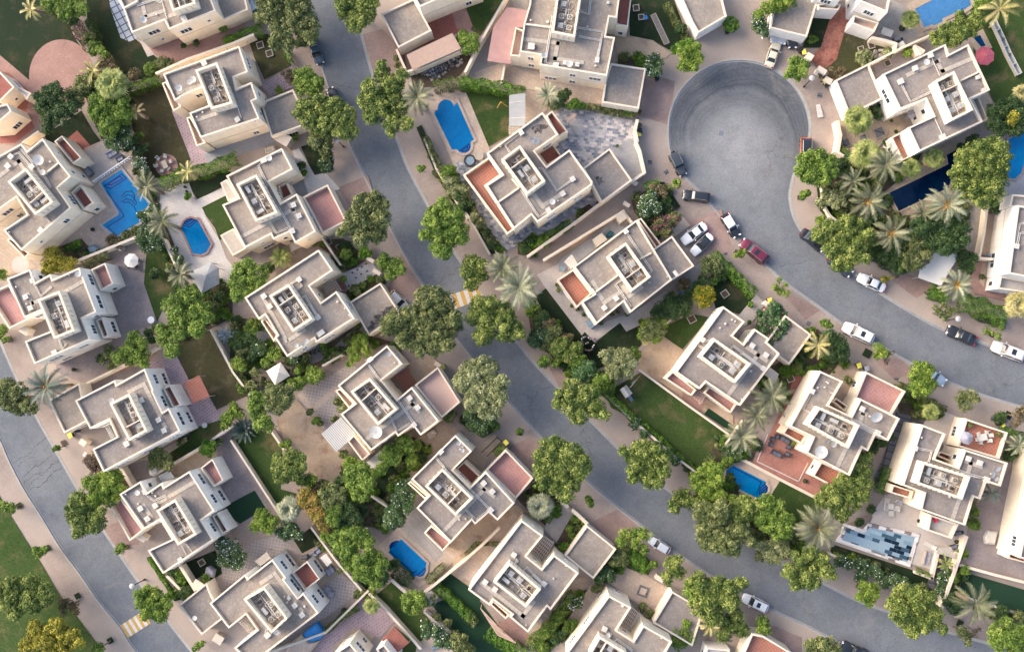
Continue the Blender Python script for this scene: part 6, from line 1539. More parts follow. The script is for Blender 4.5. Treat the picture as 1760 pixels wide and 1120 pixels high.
tree(S1,[(20,280,50),(0,200,60),(60,180,40)],4.,'lf_bright','green bush at the left wall of the slatted deck villa')
hedge(Z8,[(1110,440),(1180,500),(1240,560)],95,2.,'lf_hedge','thick hedge above the brown paved front yard')
tree(Z8,[(1060,440,60),(1020,490,50),(1080,500,45)],3.2,'lf_olive','olive bush at the left end of the thick hedge')
tree(Z8,[(950,580,60),(1000,600,45),(920,610,40)],3,'lf_frangipani','frangipani bush below the lower central garage',flower=.02,group='frangipani trees')
hedge(Z8,[(760,730),(700,800),(640,880),(560,980),(440,1090)],80,1.8,'lf_bright','long bushy hedge between the two lower central villas')
tree(Z8,[(535,1090,38)],2.2,'lf_bright','bright clipped ball bush at the bottom edge',clump=.25,leaf=.16)
tree(Z8,[(770,780,40),(740,810,30)],2.4,'lf_frangipani','flowering shrub at the wall between the lower villas',flower=.08)
tree(Z8,[(1220,810,30),(1270,850,30),(1250,870,20)],1.8,'lf_olive','shrub by the lower garage beside the maroon pergola')
tree(Z8,[(1480,970,65),(1540,1020,60),(1460,1050,60),(1520,930,35)],4,'lf_lime','yellowish tree leaning on the lower right garage',open_=.2,group='garden trees')
for i,(x,y,r,mt,fl,lb,hh) in enumerate([(460,370,50,'lf_bright',0,'bright bush directly below the largest pale palm',2.6),(520,430,55,'lf_dark',0.,'dark bush second below the largest pale palm',3),(490,560,70,'lf_frangipani',.02,'dark frangipani with white blooms at the pavement edge',3.6),(590,530,65,'lf_olive',0,'olive shrub in the middle of the shrub border',3.2),(650,620,70,'lf_street',0,'yellowish shrub in the middle of the shrub border',3.4),(730,660,75,'lf_street',0,'green shrub left of the standing people',3.4),(540,720,45,'lf_bright',.01,'small round bush on the pavement side of the border',2.6),(630,730,38,'lf_bright',0,'second small bush on the pavement side of the border',2.2),(820,790,80,'lf_oleander',0,'dark feathery bush near the lower end of the border',3.6),(930,870,75,'lf_bright',0,'leafy bush at the lower end of the border',3.8)]):
 tree(O7,[(x,y,r),(x+r*.45,y-r*.4,r*.6),(x-r*.4,y+r*.4,r*.6)],hh,mt,lb,flower=fl,group='shrub border beside the middle road')
tree(O7,[(1000,700,65),(1080,710,80),(1040,790,70),(1130,740,55),(960,680,40),(1120,800,40)],5.5,'lf_pale','pale rounded tree left of the sandy yard',group='garden trees')
tree(O7,[(1160,670,48)],2.8,'lf_bright','clipped round bush right of the pale rounded tree',clump=.25,leaf=.16)
tree(O7,[(1320,500,55),(1250,530,50),(1280,470,35),(1350,530,35)],4.2,'lf_olive','olive-green tree with banana leaves above the sandy yard')
palm(O7,1250,560,60,2.6,'yellow banana-like plant above the sandy yard',kind='fan',mat='frond_yellow',n=10)
tree(O7,[(1340,370,55),(1410,350,65),(1480,320,55),(1440,400,40)],3.2,'lf_dark','dark shrubs below the centre villa, left of the citrus tree')
tree(O7,[(1210,450,20)],1.5,'lf_bright','tiny ball bush on the pale paving edge')
for x,y in ((630,200),(640,235),(735,340),(770,365),(815,400),(935,460),(1010,400),(1050,385),(1110,400)):
 tree(O7,[(x,y,16)],.9,'lf_olive','small potted plant against the wall of the centre villa',group='potted plants along the centre villa wall',leaf=.12,name='potted_plant',cat='plant',clump=.2)
tree(T2,[(440,1080,75),(410,1050,45),(470,1050,45)],4,'lf_citrus','round citrus tree dotted with orange fruit',flower=.12,clump=.35,leaf=.18,group='garden trees')
hedge(T2,[(500,785),(590,870),(680,960),(790,1065)],72,1.7,'lf_hedge','thick clipped hedge below the red pickup along the pavement')
hedge(T2,[(590,885),(520,955),(480,990)],50,1.6,'lf_hedge','clipped hedge branch running left from the thick hedge')
tree(T2,[(470,850,50),(510,880,55),(450,900,40),(530,840,35)],3.2,'lf_olive','round shrub left of the thick clipped hedge')
tree(T2,[(430,970,40),(380,1000,30),(340,1060,40)],2.6,'lf_dark','dark shrub beside the blue cabinet')
tree(T2,[(60,430,65),(100,470,55),(30,480,55),(80,380,40)],4,'lf_frangipani','white-flowering tree beside the alley end',flower=.08,group='frangipani trees')
tree(T2,[(130,350,45),(100,330,35),(160,370,30)],3.2,'lf_brownish','brownish bush above the white-flowering tree by the alley')
tree(T2,[(150,580,65),(210,560,50),(250,530,40),(180,630,50),(110,610,45)],3.6,'lf_bougainvillea','magenta bougainvillea bush left of the parked white sedans',flower=.1)
tree(T2,[(180,480,45),(160,430,30)],2.6,'lf_dark','dark bush between the flowering tree and the bougainvillea')
tree(T2,[(1130,150,65),(1220,130,80),(1160,220,75),(1260,210,80),(1300,160,60),(1210,280,50),(1100,210,40),(1330,230,40),(1280,280,35),(1130,270,30)],7,'lf_bright','round green street tree right of the turning circle over the orange car',group=ST)
tree(U3,[(220,640,70),(280,600,60),(390,590,75),(330,690,100),(470,640,90),(520,700,65),(420,740,90),(350,830,70),(450,800,60),(540,650,50),(180,660,45),(280,750,60),(510,820,40),(310,870,35),(470,580,45),(390,870,40)],7.5,'lf_street','broad street tree hiding two dark cars right of the curving road',group=ST)
tree(U3,[(190,560,35),(220,540,25)],3,'lf_lime','thin sapling above the broad street tree',open_=.3,group=ST)
tree(U3,[(90,375,32),(115,365,25),(80,395,20)],2.8,'lf_bright','small sapling on the inner pavement of the bend',group=ST)
tree(U3,[(280,400,65),(350,380,55),(210,430,42),(320,440,45),(240,370,35),(360,430,30)],3.8,'lf_pale','pale cream-green bush by the curved wall')
tree(U3,[(640,960,22),(680,950,14)],2.,'lf_yellow','tiny yellow sapling beside the white sedan',open_=.3,group=ST)
palm(U3,515,100,105,5,'golden fan palm with straw skirt near the top right villa gate',kind='fan',mat='frond_fan',n=30,skirt=True)
palm(U3,645,175,140,7,'grey date palm right of the golden fan palm',mat='frond_date',n=40)
palm(U3,425,285,105,5.5,'dark thin date palm left of the big grey palm by the navy pool',mat='frond_date',n=26)
palm(U3,530,430,140,7,'grey date palm at the left end of the navy pool',mat='frond_date',n=42,dates=True)
palm(U3,1070,450,150,7.5,'big pale date palm at the right of the navy pool',mat='frond_pale',n=40,dates=True)
palm(U3,900,510,95,5.5,'smaller pale palm below the navy pool',mat='frond_date',n=28)
palm(U3,690,645,140,7.5,'spidery date palm with orange heart right of the broad street tree',mat='frond_date',n=32,dates=True)
palm(U3,1135,1000,115,6.5,'pale date palm beside the white shade canopy',mat='frond_pale',n=40,dates=True)
palm(U3,985,125,72,4.5,'fan palm by the pale pool deck behind the top right villa',kind='fan',mat='frond_fan',n=26,skirt=True)
palm(U3,825,200,70,4.5,'green fan palm left of the navy pool',kind='fan',mat='frond_fan',n=26)
tree(U3,[(1240,130,95),(1340,100,95),(1430,70,75),(1200,220,85),(1310,230,120),(1420,180,85),(1250,340,90),(1370,340,95),(1170,310,60),(1480,120,50),(1440,280,60),(1310,420,60),(1120,230,40),(1400,420,40),(1180,410,30),(1380,20,50),(1290,50,50)],8.5,'lf_street','huge olive-green tree between the navy pool and the curved blue pool',group='garden trees')
tree(U3,[(890,600,70),(1000,570,80),(1110,560,75),(1180,610,60),(1000,680,90),(1120,690,80),(1060,750,50),(940,560,40),(1200,690,35),(1050,620,70)],7,'lf_dark','deep green tree left of the grey driveway',group='garden trees')
tree(U3,[(870,760,75),(900,680,60),(930,790,50),(820,830,65),(870,860,45)],6,'lf_olive','olive tree left of the white shade canopy',group='garden trees')
tree(U3,[(740,800,60),(720,860,50),(700,760,50),(770,880,45),(640,800,40)],4.5,'lf_dark','dark bush between the spidery palm and the pavement')
hedge(U3,[(540,760),(640,830),(760,910)],70,1.6,'lf_dark','dark hedge along the pavement below the spidery palm')
hedge(U3,[(345,110),(380,60)],55,1.8,'lf_bright','small hedge by the cream wall under the street tree')
tree(U3,[(400,150,60),(450,110,50),(340,170,45),(380,220,50)],3.2,'lf_dark','dark ground bushes left of the grey palms')
tree(U3,[(240,320,35),(330,310,40)],2.6,'lf_olive','olive shrubs above the pale cream-green bush')
tree(U3,[(1200,850,60),(1180,800,45),(1250,820,45),(1230,890,40)],3.6,'lf_dark','dark bush between the shade canopy and the white villa')
tree(U3,[(1410,470,40),(1400,440,25)],2.6,'lf_dark','dark bush in the notch of the white villa')
tree(U3,[(1300,30,40),(1250,10,50),(1180,60,40),(1220,60,30)],3,'lf_dark','dark bushes at the back corner of the top right villa')
hedge(U3,[(960,1010),(1050,1070)],70,1.8,'lf_hedge','bright hedge left of the pale palm by the canopy')
hedge(W5,[(960,10),(1080,60)],60,1.8,'lf_hedge','bright hedge at the foot of the shade canopy')
hedge(W5,[(1150,60),(1300,110),(1480,190)],120,1.9,'lf_hedge','wide bright hedge along the street, right side')
palm(W5,1560,95,90,4.5,'yellow fan palm on the right edge above the road',kind='fan',mat='frond_yellow',n=36)
tree(W5,[(880,540,55),(940,550,50),(900,630,75),(860,640,50),(960,640,45),(870,690,40),(930,690,35),(840,580,35),(920,510,25)],6,'lf_lime','bright street tree half covering the light blue car',group=ST)
tree(W5,[(1010,140,35),(1090,140,40),(1050,180,35),(990,110,25),(1050,100,25)],4.5,'lf_olive','thin see-through street tree by the street lamp on the right',open_=.55,leaf=.2,group=ST)
tree(W5,[(1370,290,28),(1340,270,30),(1420,310,35),(1440,260,25)],4,'lf_lime','nearly bare street tree between the black sedan and the pearl SUV',open_=.7,leaf=.16,group=ST)
tree(W5,[(1180,720,50),(1240,720,50),(1200,790,50),(1270,750,30),(1150,750,25)],4.8,'lf_olive','twiggy street tree above the red-tiled roof terrace villa',open_=.4,leaf=.2,group=ST)
tree(W5,[(1560,850,50),(1540,900,40),(1590,820,35)],4.5,'lf_brownish','dry brownish street tree on the right edge',open_=.55,leaf=.18,group=ST)
palm(W5,1560,1060,85,5,'pale palm on the right edge beside the red-tiled terrace',mat='frond_pale',n=26)
palm(W5,180,370,115,5,'straw-yellow palm beside the dark green garage tree',mat='frond_yellow',n=22,droop=1.25)
tree(W5,[(280,310,50),(320,350,60),(340,430,60),(280,450,50),(360,390,40),(240,300,30)],4.2,'lf_dark','dark green tree with tiny white flowers beside the straw-yellow palm',flower=.006,group='garden trees')
tree(W5,[(240,225,32),(270,235,20),(215,215,20)],3,'lf_bright','small sapling on the red pavement above the straw-yellow palm',group=ST)
tree(W5,[(145,270,30),(120,270,20)],2.2,'lf_bright','small bush at the tip of the covered garage')
tree(W5,[(600,400,45),(640,430,40),(590,450,30)],4,'lf_lime','thin yellowish street tree right of the white estate car',open_=.45,leaf=.18,group=ST)
tree(W5,[(680,420,35),(650,480,30)],3.4,'lf_purple','bare twiggy tree right of the thin yellowish one',open_=.85,leaf=.12,group=ST)
palm(W5,960,830,58,3.4,'small fan palm above the beige entrance court',kind='fan',mat='frond_fan',n=28)
hedge(W5,[(740,650),(860,720),(960,770),(1060,820)],55,1.5,'lf_bougainvillea','hedge with reddish tint below the bright street tree',flower=.02)
hedge(W5,[(1430,940),(1600,1000)],45,1.2,'lf_hedge','low bright hedge behind the wheelie bins on the right')
tree(W5,[(400,620,28),(380,600,18)],1.8,'lf_olive','small shrub beside the pink street terrace')
tree(V4,[(890,180,75),(950,170,65),(880,250,75),(960,250,65),(920,320,60),(850,220,40),(1000,230,40),(930,120,50)],4,'lf_oleander','big spiky oleander with pink dots covering the dark garage',flower=.05,leaf=.34,clump=.45,group='garden trees')
tree(V4,[(230,70,70),(290,110,70),(180,140,60),(120,160,45),(250,150,45)],3.4,'lf_dark','dark shrubs between the citrus tree and the centre villa')
tree(V4,[(60,260,70),(130,240,60),(30,310,45),(110,320,40)],3.6,'lf_lime','bush with yellow fronds above the sandy yard, right part')
tree(V4,[(763,92,22)],1.3,'lf_hedge','small ball bush beside the entrance path by the citrus garden')
tree(V4,[(820,145,20),(750,215,15)],1.2,'lf_dark','tiny bushes beside the oleander path')
palm(V4,905,725,150,7,'uppermost of the three date palms beside the red patio',mat='frond_date',n=34)
palm(V4,800,855,115,6,'middle of the three date palms beside the red patio',mat='frond_date',n=34)
palm(X6,700,200,135,6,'lowest of the three date palms beside the red patio',mat='frond_date',n=34)
hedge(X6,[(560,310),(640,320),(700,330)],90,1.4,'lf_frangipani','flower bed bushes with red and white dots under the lowest palm',flower=.03,cat='bush',name='shrub')
hedge(X6,[(-10,90),(140,210),(250,320),(390,430)],32,1.1,'lf_hedge','low hedge strip on the planted bank below the big lawn')
hedge(X6,[(590,200),(560,260)],30,1.,'lf_hedge','short hedge between the lawn and palms')
tree(X6,[(-30,110,45),(30,180,35),(120,260,35),(190,310,40),(250,370,35)],2.2,'lf_frangipani','row of low flowering shrubs outside the long white wall',flower=.03)
tree(Y7,[(560,270,50),(620,240,40),(680,200,35),(590,220,35)],3.4,'lf_dark','dark shrubs between the two right-hand villas')
hedge(Y7,[(680,420),(640,510),(610,590)],60,1.6,'lf_hedge','dark green hedge strip left of the lower right villa')
tree(Y7,[(550,700,32)],1.6,'lf_dark','dark ball bush above the mosaic pool')
palm(Y7,1370,590,80,3.6,'dark palm bursting from the wall of the lower right villa',mat='frond_blue',n=16)
for (x,y,r,lb) in ((1265,160,30,'shrub on the side wall of the lower right villa, upper'),(1260,245,42,'shrub on the side wall of the lower right villa, lower'),(1180,440,38,'round shrub against the long wall right of the barbecue'),(1195,558,34,'round shrub at the corner of the right-edge turf'),(1110,610,42,'shrub by the wall below the feathery plant'),(1060,700,40,'shrub at the wall corner near the bottom right')):
 tree(Z9,[(x,y,r),(x+r*.4,y+r*.3,r*.6)],2,'lf_bright',lb)
palm(Z9,1060,510,62,3.,'feathery yellow-green palm bush beside the dark gravel bed',mat='frond_fan',n=18,kind='date')
tree(Z9,[(1040,620,40),(1080,560,25),(1030,690,35)],2.2,'lf_frangipani','pale flowering shrub below the feathery palm bush',flower=.06)
for i,(x,y,r) in enumerate([(340,500,45),(395,520,40),(485,520,48),(560,565,50),(600,590,40),(650,650,45),(700,630,50),(770,640,40),(860,680,32),(480,610,45)]):
 tree(Z9,[(x,y,r),(x+r*.4,y-r*.3,r*.6)],2.8,'lf_frangipani','white-flowering frangipani bush in the row along the wall below the mosaic pool',flower=.05,group='frangipani row below the mosaic pool')
hedge(Z9,[(860,560),(960,600)],35,1.,'lf_bright','short green strip hedge by the white lounge bay')
tree(TR,[(720,400,80),(820,330,110),(930,210,80),(1020,270,100),(1120,180,80),(900,400,80),(660,380,60),(830,450,60),(1060,340,60),(960,340,80),(1140,250,50),(930,150,50),(660,450,40)],6,'lf_street','broad green tree between the pale pool and the maroon parasol',s=6.154,group='garden trees')
palm(TR,1340,100,225,6.5,'yellowish drooping palm in the top right corner',mat='frond_yellow',n=24,s=6.154,droop=1.2)
palm(TR,405,205,100,3.6,'fan palm beside the pale sky-blue pool',kind='fan',mat='frond_fan',s=6.154,n=28)
tree(TR,[(370,550,52)],2.,'lf_lime','round yellow-green bush by the cream wall, top right',s=6.154,clump=.25)
tree(TR,[(165,560,55)],2.2,'lf_pale','clipped grey-green bush beside the boulders',s=6.154)
tree(TR,[(1130,30,60),(1200,20,50),(1110,80,40)],3,'lf_bright','green bush beside the drooping palm at the top edge',s=6.154)
tree(J,[(1430,520,75),(1520,490,70),(1490,590,85),(1400,600,55),(1570,560,60),(1560,640,60),(1380,540,40),(1440,660,45)],6,'lf_dark','dark tree with yellow tips above the curved blue pool',group='garden trees')
palm(J,1590,400,62,4.,'yellow fan palm on the right edge above the dark tree',kind='fan',mat='frond_yellow',n=24)
tree(J,[(1540,560,40),(1520,600,30)],6.8,'lf_yellow','yellow-leafed sapling rising through the dark tree',open_=.3,group='garden trees')
tree(E,[(560,20,70),(480,50,55),(640,0,50),(420,90,40),(590,-40,60)],6,'lf_lime','light green tree hanging over the shaded garage, top edge',open_=.15,group='garden trees')
tree(E,[(420,120,55),(440,190,50),(400,170,40),(460,230,30)],3.6,'lf_frangipani','white-flowering bush left of the shaded garage',flower=.07,group='frangipani trees')
tree(E,[(225,165,55)],2.6,'lf_hedge','clipped round dark bush at the villa corner above the turning circle',clump=.25,leaf=.16)
tree(E,[(680,430,55),(720,490,50),(650,490,45),(620,520,30),(690,530,30),(740,440,30)],4.5,'lf_bright','small round street tree at the top right of the turning circle',group=ST)
palm(E,1100,825,100,4.5,'green fan palm in front of the top right villa garage',kind='fan',mat='frond_fan',n=40)
tree(E,[(1145,395,58)],2.4,'lf_pale','large clipped grey-green bush right of the red path',clump=.3)
tree(E,[(1305,360,34)],2.,'lf_pale','smaller clipped bush beside the grey boulders',clump=.25)
tree(E,[(840,510,30),(870,480,18),(990,480,30),(930,500,40)],1.6,'lf_brownish','dry brownish bushes at the foot of the red path',open_=.2)
tree(E,[(790,275,35)],1.6,'lf_lime','small pale bush on the lawn left of the red path',open_=.2)
tree(E,[(1220,750,35),(1240,800,30),(1170,740,25)],2.2,'lf_dark','dark planting beside the green fan palm')
tree(E,[(1290,980,25),(1360,905,12),(1330,830,10)],1.6,'lf_dark','small dark bushes along the stepping path')
tree(C,[(1500,360,50),(1560,350,55),(1600,400,50),(1520,440,50),(1480,460,25),(1570,460,35),(1590,320,35)],5,'lf_lime','yellow-green street tree left of the turning circle',group=ST)
tree(C,[(1480,320,45),(1540,300,40),(1440,340,30)],3,'lf_hedge','dark green bush behind the yellow-green street tree')
tree(C,[(1290,410,52),(1310,480,45),(1260,470,45),(1340,430,25),(1270,510,25)],3.6,'lf_frangipani','white-flowering tree at the corner of the top centre garage',flower=.07,group='frangipani trees')
tree(C,[(20,280,60),(50,320,50),(60,260,40),(10,340,40),(-10,240,40)],4,'lf_bright','bright bush by the cream wall right of the rubble yard')
palm(C,565,655,100,5,'pale wispy palm above the slate courtyard',mat='frond_pale',n=28)
tree(C,[(670,660,45),(700,640,35),(650,720,35)],3,'lf_dark','dark shrub right of the pale wispy palm')
tree(C,[(750,710,42),(720,730,30)],2.6,'lf_hedge','shrub at the left end of the clipped ball row')
for x,y,r in ((805,727,26),(848,736,27),(888,740,24),(922,745,24),(962,757,28),(1010,762,29),(1070,778,30),(1115,782,22),(1148,788,25)):
 tree(C,[(x,y,r)],1.7,'lf_hedge' if (x % 2) else 'lf_olive','clipped ball bush in the row along the slate courtyard',group='clipped ball bushes along the slate courtyard',clump=.22,leaf=.14)
hedge(C,[(-40,560),(100,580),(260,600),(400,640)],80,2.2,'lf_hedge','long bright hedge above the pool lawn, top centre')
hedge(B,[(1380,590),(1480,570),(1590,565)],75,2.,'lf_olive','hedge between the rubble yard and the pool deck')
hedge(C,[(1380,20),(1450,150),(1530,270)],45,1.2,'lf_olive','hedge on the sloping bank beside the top centre lawn')
tree(B,[(1120,400,25),(1135,450,25)],1.6,'lf_olive','small hedge bush by the rubble yard wall')
tree(C,[(1195,860,20),(1190,770,25),(1010,0,1)][:2],1.6,'lf_brownish','small bushes outside the slate courtyard wall')
tree(C,[(1045,1003,13)],1.,'lf_olive','tiny ball bush on the slate courtyard',clump=.15,leaf=.1)
tree(T2,[(970,1040,38),(930,1010,30),(1010,1060,30),(960,960,25),(1000,1000,20)],4,'lf_lime','thin straggly street tree below the red pickup',open_=.6,leaf=.18,group=ST)
tree(T2,[(690,780,32),(660,795,18),(715,770,16)],2.6,'lf_lime','sapling beside the red pickup',open_=.2,group=ST)
tree(T2,[(255,298,30),(235,290,15)],2.4,'lf_lime','sapling between the jeep and the black SUV',open_=.1,group=ST)
tree(M5,[(615,600,45),(650,650,45),(690,690,40),(630,630,35)],2.6,'lf_purple','purplish flowering bush at the west pavement',flower=.04)
tree(M5,[(1070,570,60),(1120,600,65),(1160,640,45),(1050,620,45),(1090,540,40)],5,'lf_olive','olive tree between the two lower left villas',open_=.1,group='garden trees')
tree(M5,[(1425,500,45),(1440,540,42),(1400,530,35),(1460,490,25)],3.4,'lf_hedge','bright round bush on the boundary wall, lower left',clump=.3)
tree(M5,[(1560,320,50),(1590,280,40),(1540,370,30)],4,'lf_lime','yellowish tree near the top of the long lawn',open_=.15,group='garden trees')
tree(N6,[(1170,575,30),(1270,720,45),(1300,700,40)],2,'lf_dark','bushes in the narrow strip by the lower left villa')
hedge(N6,[(1020,480),(1100,600),(1200,750)],22,.8,'lf_hedge','thin hedge strip along the west pavement')
tree(N6,[(1410,610,30),(1400,630,20)],1.8,'lf_bright','small bush beside the white draped object, lower left')
ground_cover()
for F,pts,w,h,mt,lb in ((L4,[(10,700),(60,860),(130,970)],55,1.6,'lf_olive','creeper hedge over the brown lawn wall'),(O7,[(960,930),(1050,1020),(1150,1110)],50,1.6,'lf_hedge','hedge inside the low wall at the top of the big lawn'),(Q,[(480,860),(600,830),(720,790)],60,2.4,'lf_dark','dark hedge behind the orange blossoming tree'),(S1,[(640,860),(560,900),(430,910)][:1]+[(470,860),(400,930)],22,.9,'lf_olive','small shrub strip along the sandy path wall'),(G,[(930,170),(970,300),(1010,460)],50,1.8,'lf_olive','shrub strip on the wall right of the dolphin pool'),(I,[(120,620),(180,760),(260,900),(350,1040)],60,1.6,'lf_olive','shrub strip left of the lower slate paving'),(T2,[(30,330),(130,290)],50,1.6,'lf_hedge','short hedge above the white-flowering tree by the alley'),(A,[(600,130),(640,220),(660,290)],50,1.6,'lf_dark','curved dark hedge on the lawn beside the magenta hedge'),(X6,[(360,640),(440,690),(540,720)],60,2,'lf_dark','dark undergrowth hedge behind the stepped pool bush'),(Y7,[(1290,560),(1250,680),(1220,800)],30,1.4,'lf_olive','thin shrubs on the side wall of the lower right villa'),(W5,[(1300,170),(1480,230)],50,1.4,'lf_dark','dark hedge edge below the wide bright hedge')):
 hedge(F,pts,w,h,mt,lb)
